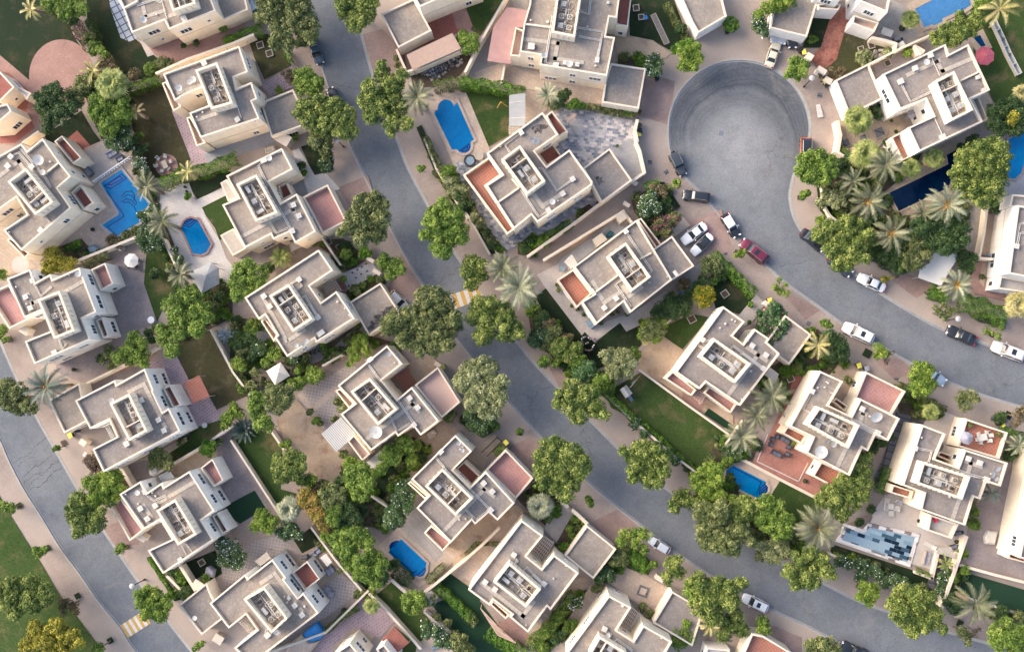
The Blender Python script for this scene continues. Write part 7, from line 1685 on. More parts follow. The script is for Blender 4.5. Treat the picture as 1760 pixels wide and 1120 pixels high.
for F,x,y,r,h,mt,lb in ((L4,130,690,40,2.2,'lf_dark','dark shrub left of the white garden tent, by the stepping stones'),(L4,60,660,45,2.4,'lf_olive','olive shrub in the crowded bed below the silver agave'),(L4,200,480,40,2.2,'lf_dark','dark shrub at the foot of the orange-floored balcony'),(L4,500,700,35,1.8,'lf_olive','low shrub under the long wall of the pergola villa, left'),(L4,700,690,40,2,'lf_olive','vine clump on the wall with wooden posts'),(L4,640,720,30,1.8,'lf_dark','dark clump left of the vine on the wall with wooden posts'),(L4,540,790,40,2.2,'lf_bright','leafy clump between the wall vine and the corner bush'),(L4,330,870,40,2,'lf_dark','dark shrub right below the white garden tent'),(L4,120,900,50,2.4,'lf_olive','olive shrub at the lower corner of the white tent garden'),(L4,920,250,35,1.8,'lf_dark','dark shrub between the white tile yard and the stained garage'),(L4,1010,160,25,1.8,'lf_olive','shrub by the lower gate pier of the white tile yard'),(I,60,620,55,2.6,'lf_olive','grey-olive shrub outside the terracotta wrap-around terrace, upper'),(I,120,680,55,2.6,'lf_pale','grey-olive shrub outside the terracotta wrap-around terrace, lower'),(I,180,780,45,2.2,'lf_dark','dark shrub left of the lower slate paving'),(I,700,1020,45,2,'lf_bright','bright bush at the lower tip of the slate villa hedge'),(I,40,540,50,2.6,'lf_bright','bright bush at the upper left corner of the slate-paved villa'),(G,940,740,30,1.8,'lf_olive','small bush at the end of the wall by the dolphin pool'),(G,1060,1000,40,2.2,'lf_dark','dark bush left of the grey palm by the pointed canopy'),(G,1170,960,35,2,'lf_olive','olive bush above the grey palm by the pointed canopy'),(G,1290,470,25,1.4,'lf_hedge','narrow bush on the edge of the white paving'),(G,880,130,35,2.4,'lf_frangipani','flowering bush above the lounge seat on the dolphin terrace'),(A,560,560,55,2.8,'lf_olive','olive bush between the pink circle and the half-dry palm'),(A,640,620,50,3,'lf_dark','dark bush left of the green fan palm'),(A,860,620,45,2.6,'lf_dark','dark bush right of the green fan palm'),(A,950,940,35,1.8,'lf_bright','bush at the edge of the brown lawn by the wall'),(A,960,1010,40,2,'lf_purple','flowering clump in the small walled bed by the brown lawn'),(A,500,150,35,2.4,'lf_frangipani','whitish bush at the top of the magenta hedge'),(A,610,260,45,2.4,'lf_bougainvillea','magenta-tinted bush at the lower end of the magenta hedge'),(K,700,700,40,2.4,'lf_dark','dark bush at the foot of the round green tree'),(K,1240,220,45,2.6,'lf_dark','dark bush above the large bright green tree'),(K,1450,350,45,2.6,'lf_olive','olive bush right of the large bright green tree'),(K,1500,280,40,2.4,'lf_dark','dark bush below the dark pointed canopy'),(K,1420,250,35,2.4,'lf_bright','bright bush left below the dark pointed canopy'),(Q,530,270,25,1.4,'lf_olive','small bush on the edge of the sandy yard, upper'),(Q,570,330,30,1.6,'lf_bright','small bush on the edge of the sandy yard, middle'),(Q,600,350,20,1.2,'lf_olive','small bush on the edge of the sandy yard, lower'),(Q,730,190,40,2,'lf_olive','flowering bush by the left balcony of the pale-pink-terrace villa, upper'),(Q,750,240,35,2,'lf_pale','flowering bush by the left balcony of the pale-pink-terrace villa, lower'),(Q,700,320,25,1.4,'lf_olive','small bush at the top of the striped awning'),(Q,800,620,50,2.6,'lf_lime','yellowish bush above the brightest tree in the mass'),(Q,760,560,30,1.6,'lf_olive','bush at the lower end of the sandy yard wall'),(Q,1240,640,45,1.8,'lf_bright','low bush strip between the two central villas, upper'),(Q,1290,590,35,1.6,'lf_dark','low bush strip between the two central villas, end'),(Q,560,800,50,3,'lf_brownish','brownish bush above the orange blossoming tree'),(Q,620,780,45,3,'lf_olive','olive bush right of the brownish bush'),(Q,730,760,50,3.6,'lf_dark','dark tree top left of the brightest tree'),(Q,870,950,50,3,'lf_dark','dark feathery bush at the left of the shaded lawn'),(Q,420,300+60,1,.5,'lf_dark','x')[:0] or (Q,1490,300,45,2.6,'lf_olive','olive bush under the pale pink street terrace'),(R9,1010,620,60,3,'lf_frangipani','pale bush at the lower end of the green mass'),(R9,650,320,45,3,'lf_lime','yellowish bush at the top of the green mass'),(R9,700,260,55,3.4,'lf_dark','dark bush between the orange tree and the green mass'),(R9,1100,520,45,2.4,'lf_dark','dark shrub at the left edge of the bright pool deck'),(R9,870,720,40,2,'lf_olive','bush at the corner of the lounger patio wall'),(R9,1350,760,50,2.6,'lf_pale','pale bush right of the round bush by the turf'),(S1,90,470,40,2,'lf_lime','yellow-green bush at the left balcony of the slatted deck villa'),(S1,600,50,30,2,'lf_bright','bright bush beside the steel gate frame tree'),(S1,960,480,40,2.2,'lf_dark','dark bush under the big yellow-green street tree'),(S1,870,640,30,1.4,'lf_olive','small bush left of the round pale fan palm'),(S1,1075,875,30,2,'lf_hedge','round bush by the maroon pergola path'),(Z8,900,680,35,2,'lf_olive','bush by the path of the bottom edge villa'),(Z8,640,1020,50,2.2,'lf_dark','dark bed bush between the two lower central villas'),(Z8,720,940,50,2.2,'lf_bright','bright bed bush between the two lower central villas'),(Z8,1290,520,30,2,'lf_bright','end bush of the thick hedge above the brown yard'),(Z8,1100,400,45,2.4,'lf_olive','bush beside the corner of the lower central garage'),(O7,440,330,40,2.4,'lf_lime','lime bush tight below the largest pale palm'),(O7,560,470,50,2.8,'lf_brownish','reddish shrub in the upper part of the border'),(O7,560,600,50,2.8,'lf_olive','olive shrub beside the dark frangipani in the border'),(O7,690,580,50,2.8,'lf_brownish','reddish shrub near the ring of people'),(O7,770,720,55,3,'lf_bright','bright shrub above the dark feathery bush'),(O7,880,830,55,3.2,'lf_dark','dark shrub beside the dark feathery bush'),(O7,980,900,50,3,'lf_bright','last bright shrub of the border'),(O7,990,820,50,2.6,'lf_dark','dark shrub below the pale rounded tree'),(T2,560,930,40,2,'lf_dark','dark shrub in the angle of the clipped hedge'),(T2,300,1000,45,2.4,'lf_brownish','reddish shrub beside the blue cabinet'),(T2,30,560,40,2.2,'lf_dark','dark shrub left of the bougainvillea'),(U3,560,560,50,2.6,'lf_dark','dark shrub between the grey palms'),(U3,380,470,50,2.4,'lf_olive','olive shrub right of the pale cream-green bush'),(U3,800,700,60,3.6,'lf_dark','dark tree top right of the spidery palm'),(U3,610,700,50,3,'lf_dark','dark shrub below the spidery palm'),(U3,760,560,45,2.6,'lf_olive','olive shrub at the near end of the navy pool'),(U3,480,200,45,2.4,'lf_dark','dark shrub below the golden fan palm'),(U3,600,300,40,2.2,'lf_olive','shrub left of the navy pool deck'),(U3,1150,760,40,2.4,'lf_olive','bush at the corner of the shade canopy'),(W5,820,680,50,2.4,'lf_dark','dark bush under the bright street tree'),(W5,760,720,45,2.2,'lf_olive','olive bush right of the pink street terrace'),(W5,1000,850,35,2,'lf_olive','bush beside the small fan palm'),(W5,1440,870,40,2,'lf_dark','dark bush behind the bins'),(W5,1510,1120,50,2.4,'lf_dark','dark bush beside the red-tiled terrace wall'),(X6,480,370,40,2,'lf_bougainvillea','flowering bush above the yellow-green pool bush'),(X6,600,380,45,2,'lf_bright','bright bush at the top left of the stepped pool'),(X6,800,900,60,3.4,'lf_olive','olive bush in the gap of the roadside trees'),(X6,840,1010,50,3,'lf_pale','pale bush left of the pale grey-green tree'),(X6,1080,960,60,3.4,'lf_bright','green tree top below the largest tan palm'),(X6,1150,1000,55,3.2,'lf_dark','dark bush below the largest tan palm'),(X6,1240,1060,50,2.8,'lf_frangipani','white-dotted bush below the largest tan palm, right'),(X6,1060,900,50,3.2,'lf_olive','olive bush left of the largest tan palm'),(X6,720,640,45,4,'lf_bright','bright tree top touching the stepped pool'),(Y7,470,790,30,2,'lf_dark','dark bush beside the timber deck of the mosaic pool'),(Z9,1100,680,35,1.8,'lf_dark','dark bush in the bed right of the long wall'),(Z9,1090,760,50,2.6,'lf_dark','dark bush right of the big rounded street tree'),(Z9,1130,820,45,2.6,'lf_frangipani','white-dotted bush right of the big rounded street tree'),(Z9,1150,740,35,2,'lf_bright','bright bush at the corner of the right-edge turf'),(Z9,1450,850,45,2.2,'lf_dark','dark bush below the right-edge turf wall'),(Z9,1560,890,45,2.2,'lf_olive','olive bush below the right-edge turf wall, far right'),(M5,700,700,45,2.2,'lf_olive','olive bush at the lower corner of the west road villa'),(M5,1500,480,30,1.8,'lf_olive','bush on the long boundary wall'),(M5,1240,480,25,1.4,'lf_olive','bush at the side of the bay villa'),(B,470,280,50,3,'lf_olive','bush under the large olive tree, right side'),(B,230,380,40,2,'lf_olive','x')[:0] or (B,420,940,30,1.8,'lf_bright','bush behind the garage of the second top-left villa'),(B,1560,290,55,3,'lf_bright','bright round bush right of the pink tiled canopy'),(Hh,470,260,30,1.8,'lf_dark','narrow dark bush beside the pink-terrace villa'),(Hh,485,310,25,1.6,'lf_hedge','end of the narrow bush beside the pink-terrace villa'),(Hh,700,870,25,1.4,'lf_brownish','reddish bush in the brown yard'),(Hh,240,960,45,2.4,'lf_dark','dark bush right of the bright leafy tree'),(Hh,830,1100,30,1.6,'lf_olive','bush at the edge of the white tile yard'),(C,620,720,40,2,'lf_olive','olive bush at the base of the wispy palm'),(C,1480,200,40,2,'lf_dark','dark bush on the bank beside the top centre lawn'),(E,960,540,40,1.4,'lf_brownish','dry bush beside the garage of the top right villa')):
 tree(F,[(x,y,r),(x+r*.55,y-r*.35,r*.6),(x-r*.5,y+r*.4,r*.55)],h,mt,lb)
# cars
def loft(sections,close=True):
 """sections: list of lists of points -> verts, faces"""
 n=len(sections[0]);vs=[p for s in sections for p in s];fs=[]
 for i in range(len(sections)-1):
  for k in range(n if close else n-1):
   fs.append((i*n+k,i*n+(k+1) % n,(i+1)*n+(k+1) % n,(i+1)*n+k))
 if close:
  fs.append(tuple(reversed(range(n))));fs.append(tuple(range((len(sections)-1)*n,len(sections)*n)))
 return vs,fs
def car(F,ax,ay,bx,by,kind,paintm,label,s=4.,roofm=None,hoodm=None,sunroof=False,length=None,rack=False,spare=False,hid=False):
 """(ax,ay) front end, (bx,by) rear end, in crop units"""
 f=P(*F(ax,ay)[0],.5);r=P(*F(bx,by)[0],.5)
 d=f-r;L={'sedan':4.75,'suv':4.9,'hatch':4.2,'jeep':4.4,'pickup':5.3}[kind];c=(f+r)/2;ang=atan2(d.y,d.x);sc_=max(.86,min(1.06,d.length/L)) if not hid else .93
 H={'sedan':1.45,'suv':1.75,'hatch':1.5,'jeep':1.85,'pickup':1.8}[kind];Wd={'sedan':.91,'suv':.96,'hatch':.84,'jeep':.93,'pickup':.95}[kind]
 e=tag(empty('parked_car',(c.x,c.y,-.14),ang),label,'car','cars parked along the street and forecourts');e.scale=(sc_,sc_,sc_)
 h=L/2
 belt={'sedan':.92,'suv':1.08,'hatch':.95,'jeep':1.12,'pickup':1.08}[kind]
 box=kind in ('jeep',)
 if kind=='sedan':st=[(-h,.62,.78),(-h+.08,.8,.88),(-h+.35,.92,.97),(-h+1.,.985,.99),(-.6,1,belt+.02),(.6,1,belt),(h-1.25,.99,.93),(h-.7,.955,.86),(h-.3,.86,.76),(h-.08,.7,.66),(h,.5,.58)]
 elif kind in ('suv','hatch'):st=[(-h,.72,.8),(-h+.06,.88,1.),(-h+.25,.95,belt),(-h+1.,.99,belt+.02),(-.5,1,belt),(.7,1,belt),(h-1.15,.98,belt-.03),(h-.6,.94,belt-.12),(h-.25,.85,belt-.24),(h-.06,.7,.72),(h,.5,.62)]
 elif kind=='jeep':st=[(-h,.9,.95),(-h+.05,.94,belt),(-h+.5,.96,belt),(-.3,.96,belt),(.6,.94,belt),(h-1.3,.86,belt-.02),(h-.7,.8,belt-.05),(h-.2,.76,belt-.1),(h-.1,.74,.8),(h,.7,.6)]
 else:st=[(-h,.9,.95),(-h+.05,.94,belt),(-h+.8,.96,belt),(-h+1.6,.97,belt),(-.3,1,belt),(.8,1,belt),(h-1.2,.98,belt-.02),(h-.6,.95,belt-.1),(h-.2,.86,belt-.2),(h,.7,.7)]
 secs=[]
 for x,w,z in st:
  w *= Wd;zb=.28 if -h+.3<x<h-.3 else .36
  prof=[(0,z+.02),(w*.55,z+.01),(w*.8,z-.025),(w*.94,z-.1),(w,z-.26),(w*1.,.45),(w*.94,zb)]
  pts=[(x,y,zz) for y,zz in prof]+[(x,-y,zz) for y,zz in reversed(prof[1:])]
  secs.append(pts)
 vs,fs=loft(secs)
 m=MB();m.add(vs,fs);body=m.build('body',paintm,e,world=False)
 md=body.modifiers.new('sub','SUBSURF');md.levels=md.render_levels=1 if kind=='jeep' else 2
 body.data.polygons.foreach_set('use_smooth',[True]*len(body.data.polygons))
 G_={'sedan':(-h+.75,h-1.45,-h+1.45,h-2.15),'suv':(-h+.18,h-1.25,-h+.55,h-1.95),'hatch':(-h+.22,h-1.15,-h+.6,h-1.8),'jeep':(-h+.1,h-1.55,-h+.18,h-1.8),'pickup':(-h+1.75,h-1.35,-h+1.95,h-2.)}[kind]
 x0,x1,r0,r1=G_;wb=Wd*.9;wr=Wd*(.7 if kind=='sedan' else .8 if kind != 'jeep' else .9)
 def rr(xa,xb,w,z,cr):
  out=[]
  for cx,cy,a0 in ((xb-cr,w-cr,0),(xa+cr,w-cr,90),(xa+cr,-w+cr,180),(xb-cr,-w+cr,270)):
   for k in range(4):
    a=radians(a0+30*k);out.append((cx+cr*cos(a),cy+cr*sin(a),z))
  return out
 lo=rr(x0,x1,wb,belt-.06,.16);mid=rr(x0+(r0-x0)*.55,x1+(r1-x1)*.55,(wb+wr)/2+.03,belt+(H-belt)*.55,.16);hi=rr(r0,r1,wr,H-.07,.16)
 vs,fs=loft([lo,mid,hi]);m=MB();m.add(vs,fs);m.build('windows','car_glass',e,world=False,smooth=False)
 pr=[rr(r0-.02,r1+.02,wr+.02,H-.08,.16),rr(r0,r1,wr-.01,H-.02,.16),rr(r0+.18,r1-.18,wr-.16,H+.02,.1)]
 vs,fs=loft(pr);m=MB();m.add(vs,fs);rf=m.build('roof',roofm or paintm,e,world=False)
 rf.data.polygons.foreach_set('use_smooth',[True]*len(rf.data.polygons))
 if sunroof:
  xm=r0+(r1-r0)*.62;m=MB();m.box((xm,0,H+.02),(.65,wr*1.1,.03));m.build('sunroof','car_glass',rf,world=False)
 m=MB()
 for sg in (-1,1):
  for a,b in (((x1,wb-.06,belt-.03),(r1+.02,wr-.03,H-.06)),((x0,wb-.06,belt-.03),(r0,wr-.03,H-.06)),(((x0+x1)/2-.1,wb+.01,belt-.03),((r0+r1)/2-.1,wr+.01,H-.06))):
   m.tube([(a[0],a[1]*sg,a[2]),(b[0],b[1]*sg,b[2])],.045,5)
 m.build('pillars',roofm or paintm,e,world=False)
 if hoodm:
  m=MB();m.add([(h-1.25,-Wd*.8,belt+.012),(h-.35,-Wd*.72,belt-.14),(h-.35,Wd*.72,belt-.14),(h-1.25,Wd*.8,belt+.012)],[(0,1,2,3)]);m.prism([(h-1.2,-.7),(h-.45,-.64),(h-.45,.64),(h-1.2,.7)],belt-.12,belt+.03);m.build('bonnet',hoodm,e,world=False)
 else:
  m=MB()
  for sg in (-1,1):m.tube([(h-1.2,sg*Wd*.62,belt+.005),(h-.45,sg*Wd*.55,belt-.13)],.012,4)
  m.build('bonnet_creases','black_plastic',e,world=False)
 for x in (-h+.85,h-.88):
  for sg in (-1,1):
   m=MB();m.ring((0,0),.17,.35,-.12,.12,18)
   w=m.build('wheel','rubber',e,world=False);w.location=(x,sg*(Wd-.12),.35);w.rotation_euler=(pi/2,0,0)
   m=MB();m.cyl((0,0),.18,-.1,.1,12);rm=m.build('rim','rim',w,world=False)
 for sg in (-1,1):
  m=MB();m.box((h-.14 if kind != 'jeep' else h-.12,sg*Wd*.6,.72),(.22,.34,.16),-sg*.35);m.build('headlight','lamp_lens',e,world=False)
  m=MB();m.box((-h+.1,sg*Wd*.66,.88),(.14,.32,.18),sg*.3);m.build('tail_light','tail_red',e,world=False)
  m=MB();m.box((x1-.35,sg*(Wd+.1),belt+.03),(.14,.22,.14),-sg*.3);m.build('wing_mirror',roofm or paintm,e,world=False)
 m=MB();m.box((h-.02,0,.5),(.1,Wd*1.3,.22));m.box((-h+.02,0,.5),(.1,Wd*1.4,.18));m.build('bumper','black_plastic' if kind in ('jeep','pickup') else paintm,e,world=False)
 if rack or kind in ('suv','jeep'):
  m=MB()
  for sg in (-1,1):m.tube([(r0+.15,sg*(wr-.08),H+.02),(r0+.25,sg*(wr-.08),H+.07),(r1-.25,sg*(wr-.08),H+.07),(r1-.1,sg*(wr-.08),H+.02)],.018,4)
  m.build('roof_rail','metal_grey',e,world=False)
 if kind=='pickup':
  m=MB();m.box((-h+.9,0,belt+.01),(1.45,Wd*1.55,.02));m.build('load_bed','black_plastic',e,world=False)
 if kind=='jeep' or spare:
  m=MB();m.ring((0,0),.15,.36,-.12,.12,16);w=m.build('spare_wheel','rubber',e,world=False);w.location=(-h-.12,.12,.95);w.rotation_euler=(0,pi/2,0)
 return e
def up(o,z=0.):o.location.z=z;return o
car(B,600,430,545,270,'pickup','car_navy','dark blue pickup on the kerb of the middle road near the top',length=5.2,roofm='car_navy').location.z=-.07
car(B,672,622,735,760,'sedan','car_black','black car mostly hidden under the wide street tree on the middle road',hid=True)
car(B,100,-5,145,75,'hatch','car_blue','light blue car peeping past a garage at the top left',hid=True)
car(E,545,285,483,465,'sedan','car_beige','champagne-beige sedan at the top of the turning circle').location.z=-.05
car(E,738,1140,742,955,'suv','car_orange','orange SUV half under a tree right of the turning circle',hid=True,roofm='car_black')
up(car(E,530,262,550,150,'sedan','car_silver','silver car poking out of the shaded garage, left one',hid=True))
up(car(E,578,266,600,155,'sedan','car_silver','silver car poking out of the shaded garage, second from left',hid=True))
up(car(E,645,300,640,180,'sedan','car_black','black car poking out of the shaded garage',hid=True))
car(T2,298,245,222,95,'jeep','car_charcoal','dark grey off-roader with spare wheel left of the road',length=4.6)
car(T2,292,378,480,402,'suv','car_black','black SUV parked sideways below the dark grey off-roader',length=4.8,sunroof=False).location.z=-.07
car(T2,670,668,575,515,'hatch','car_black','small black car with a white roof',roofm='car_white',length=4.3)
car(T2,695,700,868,835,'suv','car_maroon','maroon SUV with a sunroof on the bend',length=5.,sunroof=True)
up(car(T2,292,705,452,585,'sedan','car_white','white sedan with white roof, left of the pair on the forecourt',length=4.8))
up(car(T2,360,785,492,655,'sedan','car_white','white sedan with a black roof, right of the pair on the forecourt',roofm='car_black',length=4.6))
car(U3,218,748,80,635,'sedan','car_black','black sedan partly under the broad street tree, rear one',hid=True,length=4.7)
car(U3,408,925,262,805,'sedan','car_charcoal','dark sedan almost hidden under the broad street tree, front one',hid=True,length=4.8)
car(U3,460,940,645,1025,'sedan','car_white','white sedan on the right kerb behind the hidden dark cars',length=4.8)
car(W5,358,240,562,338,'suv','car_white','white estate car with a small sunroof on the lower kerb',length=5.,sunroof=True).location.z=-.07
car(W5,1070,262,1268,345,'sedan','car_black','black sedan with glossy roof on the right kerb',length=5.)
car(W5,1382,372,1598,455,'suv','car_pearl','pearl-white SUV at the right edge of the road',length=5.,sunroof=True)
car(W5,1045,625,900,530,'sedan','car_blue','light blue car under the bright street tree, right side',hid=True,length=4.6)
car(X6,72,908,198,985,'hatch','car_white','small white hatchback on the kerb of the lower middle road',length=4.).location.z=-.05
car(F12,243,583,375,645,'suv','car_white','white SUV with a big sunroof at the bottom of the road',s=3.143,sunroof=True)
car(F12,790,850,900,895,'sedan','car_black','black car cut by the bottom edge',hid=True,s=3.143,length=4.7)
up(car(L4,1180,345,1105,270,'hatch','car_pearl','white car nose showing beside the stained garage roof',hid=True,length=4.2))
# street furniture
def lamp(base,head,label):
 b_=P(*base,0);hgt=4.2
 hd=P(*head,hgt)
 e=tag(empty('street_lamp',b_),label,'street lamp','street lamps')
 m=MB();m.tube([(0,0,0),(0,0,hgt-.6),(0,0,hgt)],[.09,.07,.05],8);m.cyl((0,0),.16,0,.35,10);m.build('pole','dark_iron',e,world=False)
 m=MB();m.cyl((0,0),.12,hgt,hgt+.35,12,.3);m.build('lantern','lamp_lens',e,world=False)
 m=MB();m.cyl((0,0),.42,hgt+.35,hgt+.42,16,.3);m.cyl((0,0),.3,hgt+.42,hgt+.5,16,.05);m.build('lamp_cap','metal_grey',e,world=False)
lamp((1381.7,149.5),(0,0),'slim street lamp on the pavement right of the turning circle')
lamp((590.5,252.5),(0,0),'slim street lamp on the left kerb of the middle road')
lamp((1625,550),(0,0),'slim street lamp above the black sedan on the right')
lamp((249,995),(0,0),'slim street lamp at the west road near the lower zebra crossing')
def wheelie(x,y,ang,lid,label):
 p=P(x,y,0);e=tag(empty('wheelie_bin',p,ang),label,'bin','wheelie bins at the garden gates')
 m=MB();m.add([(-.24,-.26,.08),(.24,-.26,.08),(.24,.26,.08),(-.24,.26,.08),(-.3,-.36,.98),(.3,-.36,.98),(.3,.36,.98),(-.3,.36,.98)],[(0,3,2,1),(4,5,6,7),(0,1,5,4),(1,2,6,5),(2,3,7,6),(3,0,4,7)]);m.build('bin_body','black_plastic',e,world=False)
 m=MB();m.box((0,0,1.03),(.68,.8,.08));m.box((0,-.02,1.08),(.5,.55,.04));m.build('lid',lid,e,world=False)
 for sg in (-1,1):
  m=MB();m.ring((0,0),.04,.11,-.03,.03,12);w=m.build('wheel','rubber',e,world=False);w.location=(sg*.28,.34,.11);w.rotation_euler=(0,pi/2,0)
 m=MB();m.tube([(-.25,.44,.95),(.25,.44,.95)],.02,5);m.build('handle','black_plastic',e,world=False)
for i,(x,y,a,lid,lb) in enumerate([(1379,93,.3,'yellow_lid','yellow-lidded bin near the white gate pier, top right'),(1374,89,.3,'black_plastic','dark-lidded bin near the white gate pier, top right'),(1415,143,.4,'yellow_lid','yellow-lidded bin beside the garage wall right of the turning circle'),(1420,148,.4,'black_plastic','dark-lidded bin beside the garage wall right of the turning circle'),(1099,228,.1,'black_plastic','dark-lidded bin outside the slate courtyard'),(1097,233,.1,'yellow_lid','yellow-lidded bin outside the slate courtyard'),(126,747,.5,'yellow_lid','yellow-lidded bin at the west road villa gate'),(136,739,.5,'black_plastic','dark-lidded bin at the west road villa gate'),(870,759,.7,'yellow_lid','yellow-lidded bin above the red roof terrace'),(876,766,.7,'black_plastic','dark-lidded bin above the red roof terrace'),(1719,728,.3,'yellow_lid','yellow-lidded bin behind the right-hand hedge'),(1712,726,.3,'black_plastic','dark-lidded bin behind the right-hand hedge, left one'),(1725,727,.3,'cushion_slate','grey-lidded bin behind the right-hand hedge'),(1473,628,.3,'yellow_lid','yellow-lidded bin at the gate of the pink-terraced villa'),(1486,633,.3,'cushion_grey','grey-lidded bin at the gate of the pink-terraced villa'),(1321,517,.3,'yellow_lid','yellow-lidded bin at the citrus garden gate'),(762,630,.4,'yellow_lid','yellow-lidded bin by the pale pink terrace villa gate'),(673,507,.3,'yellow_lid','yellow-lidded bin beside the stained garage roof'),(1128,137,.2,'black_plastic','dark-lidded bin beside the white-flowering tree, top centre')]):
 wheelie(x,y,a,lid,lb)
def parasol(F,x,y,r,mat,label,s=4.,n=8,h=2.6,z0=0.):
 px,py=F(x,y)[0];p=P(px,py,h+z0);R=r/s*PX
 e=tag(empty('parasol',(p.x,p.y,z0)),label,'parasol','parasols in the gardens')
 vs=[(0,0,h+.35)];fs=[]
 for i in range(n):a=2*pi*i/n+.3;vs.append((R*cos(a),R*sin(a),h-.15))
 for i in range(n):
  a=2*pi*(i+.5)/n+.3;vs.append((R*.9*cos(a),R*.9*sin(a),h-.14))
 for i in range(n):fs+= [(0,1+i,1+n+i),(0,1+n+i,1+(i+1) % n)]
 vs+= [(v[0],v[1],v[2]-.05) for v in vs[:1+2*n]];o=1+2*n
 fs+= [(o,o+1+n+i,o+1+i) for i in range(n)]+[(o,o+1+(i+1) % n,o+1+n+i) for i in range(n)]
 m=MB();m.add(vs,fs);m.build('canopy',mat,e,world=False)
 m=MB();m.tube([(0,0,0),(0,0,h+.5)],.03,6);m.cyl((0,0),.28,0,.08,12);m.build('pole','metal_grey',e,world=False)
 m=MB()
 for i in range(n):a=2*pi*i/n+.3;m.tube([(0,0,h+.34),(R*cos(a),R*sin(a),h-.16)],.012,4)
 m.build('ribs','metal_grey',e,world=False)
parasol(G,900,910,52,'white_cloth','large white octagonal parasol on the mauve patio')
parasol(TR,1190,590,102,'maroon_cloth','maroon octagonal parasol on the top right lawn',s=6.154)
parasol(J,830,545,30,'cushion_grey','small grey-pink hexagonal parasol in the maroon courtyard',n=6,h=2.2)
parasol(M5,1050,683,30,'white_cloth','small white scalloped parasol between the lower left villas',n=10,h=2.3)
parasol(Y7,1208,210,45,'cushion_grey','long grey half-folded parasol on the red-tiled roof terrace',n=4,h=2.,z0=3.4)
def tent(F,pts,peak,h0,h1,mat,label,s=4.,name='gazebo'):
 w=wp(F(*pts),h0);pk=P(*F(*peak)[0],h1);n=len(w)
 c=sum((Vector(p) for p in w),Vector((0,0)))/n
 e=tag(empty(name,(c.x,c.y,0)),label,name.replace('_',' '),None)
 vs=[(*p,h0) for p in w]+[(pk.x,pk.y,h1)]+[((w[i][0]+w[(i+1) % n][0])/2,(w[i][1]+w[(i+1) % n][1])/2,h0+.05) for i in range(n)]+[(*p,h0-.25) for p in w]
 fs=[]
 for i in range(n):
  fs+= [(i,n+1+i,n),(n+1+i,(i+1) % n,n),(i,i+2*n+1,(i+1) % n+2*n+1,(i+1) % n)]
 m=MB();m.add(vs,fs);m.build('canopy',mat,e,e.location)
 m=MB()
 for p in w:q=Vector(p).lerp(c,.04);m.tube([(q.x,q.y,0),(q.x,q.y,h0)],.05,6)
 m.build('posts','dark_iron',e,e.location)
tent(K,(1300,115,1455,42,1500,80,1505,190,1385,258),(1418,130),2.6,3.8,'canopy_grey','dark grey pointed canopy beside the white-paved pool')
tent(L4,(230,790,328,730,392,822,290,887),(312,800),2.3,3.2,'white_cloth','small white pyramid garden tent, left of centre')
def slab_roof(F,pts,h,mat,label,name='canopy_shelter',cat='shelter',th=.12,ridges=0,s=4.,posts=True,rmat=None,tilt=0.):
 w=wp(F(*pts),h);c=sum((Vector(p) for p in w),Vector((0,0)))/len(w)
 e=tag(empty(name,(c.x,c.y,0)),label,cat)
 m=MB();m.prism(w,h-th,h);m.build('roof',mat,e,e.location)
 if ridges:
  m=MB();a,b_,c2,d=[Vector(p) for p in w[:4]]
  if (b_-a).length<(c2-b_).length:a,b_,c2,d=b_,c2,d,a
  for i in range(ridges):
   t=(i+.5)/ridges;p,q=a.lerp(b_,t),d.lerp(c2,t);dd=q-p
   m.box(((p.x+q.x)/2,(p.y+q.y)/2,h+.02),(dd.length*.98,.1,.05),atan2(dd.y,dd.x))
  m.build('ribs',rmat or mat,e,e.location)
 if posts:
  m=MB()
  for p in w:q=Vector(p).lerp(c,.05);m.tube([(q.x,q.y,0),(q.x,q.y,h-th)],.06,6)
  m.build('posts','metal_grey',e,e.location)
 return e
slab_roof(Q,(608,420,745,305,852,425,712,547),2.7,'canopy_grey','striped grey sloping awning behind the pale-pink-terrace villa','awning','awning',ridges=14,rmat='dish_white')
slab_roof(Q,(890,640,1040,515,1060,600,980,665),2.5,'canopy_white','small pale corrugated shed roof under the green tree','shed','shed',ridges=8)
slab_roof(C,(285,50,428,72,410,190,345,190,312,443,150,420,190,190),2.8,'tin_maroon','large faded maroon steel canopy at the top centre','carport','carport')
slab_roof(B,(1195,378,1510,228,1572,335,1237,482),3.,'rooftile_pink','long pink tiled canopy above the rubble yard','carport','carport',ridges=26,rmat='rooftile_pink')
slab_roof(M5,(1262,72,1370,18,1442,165,1325,212),2.8,'tile_terracotta','red tiled lean-to on the pink patio at the left','pergola','pergola',ridges=10,rmat='tile_maroon')
slab_roof(R9,(1022,1035,1112,943,1215,1055,1128,1125),2.8,'tile_maroon','red tiled lean-to by the small lawn at the bottom','pergola','pergola',ridges=10,rmat='tile_terracotta')
slab_roof(C,(300,655,412,640,412,865,300,868),2.6,'canopy_grey','long pale grey shed roof beside the pool lawn','shed','shed',ridges=2,rmat='canopy_white')
slab_roof(fr(500,920,12.44),(620,470,745,385,880,560,775,660),2.,'white_cloth','cream swing-seat canopy on the lounger patio','garden_swing','swing seat',ridges=0)
slab_roof(I,(848,182,910,137,925,155,870,200),1.9,'rooftile_pink','pink swing-seat canopy on the slate courtyard','garden_swing','swing seat')
slab_roof(V4,(860,575,895,525,955,570,925,640),2.4,'canopy_white','small white sheet roof beside the covered garage','shed','shed')
slab_roof(R9,(150,495,235,430,262,475,190,530),2.2,'slab_white','small cream flat shed roof beside the lattice patio villa','shed','shed')
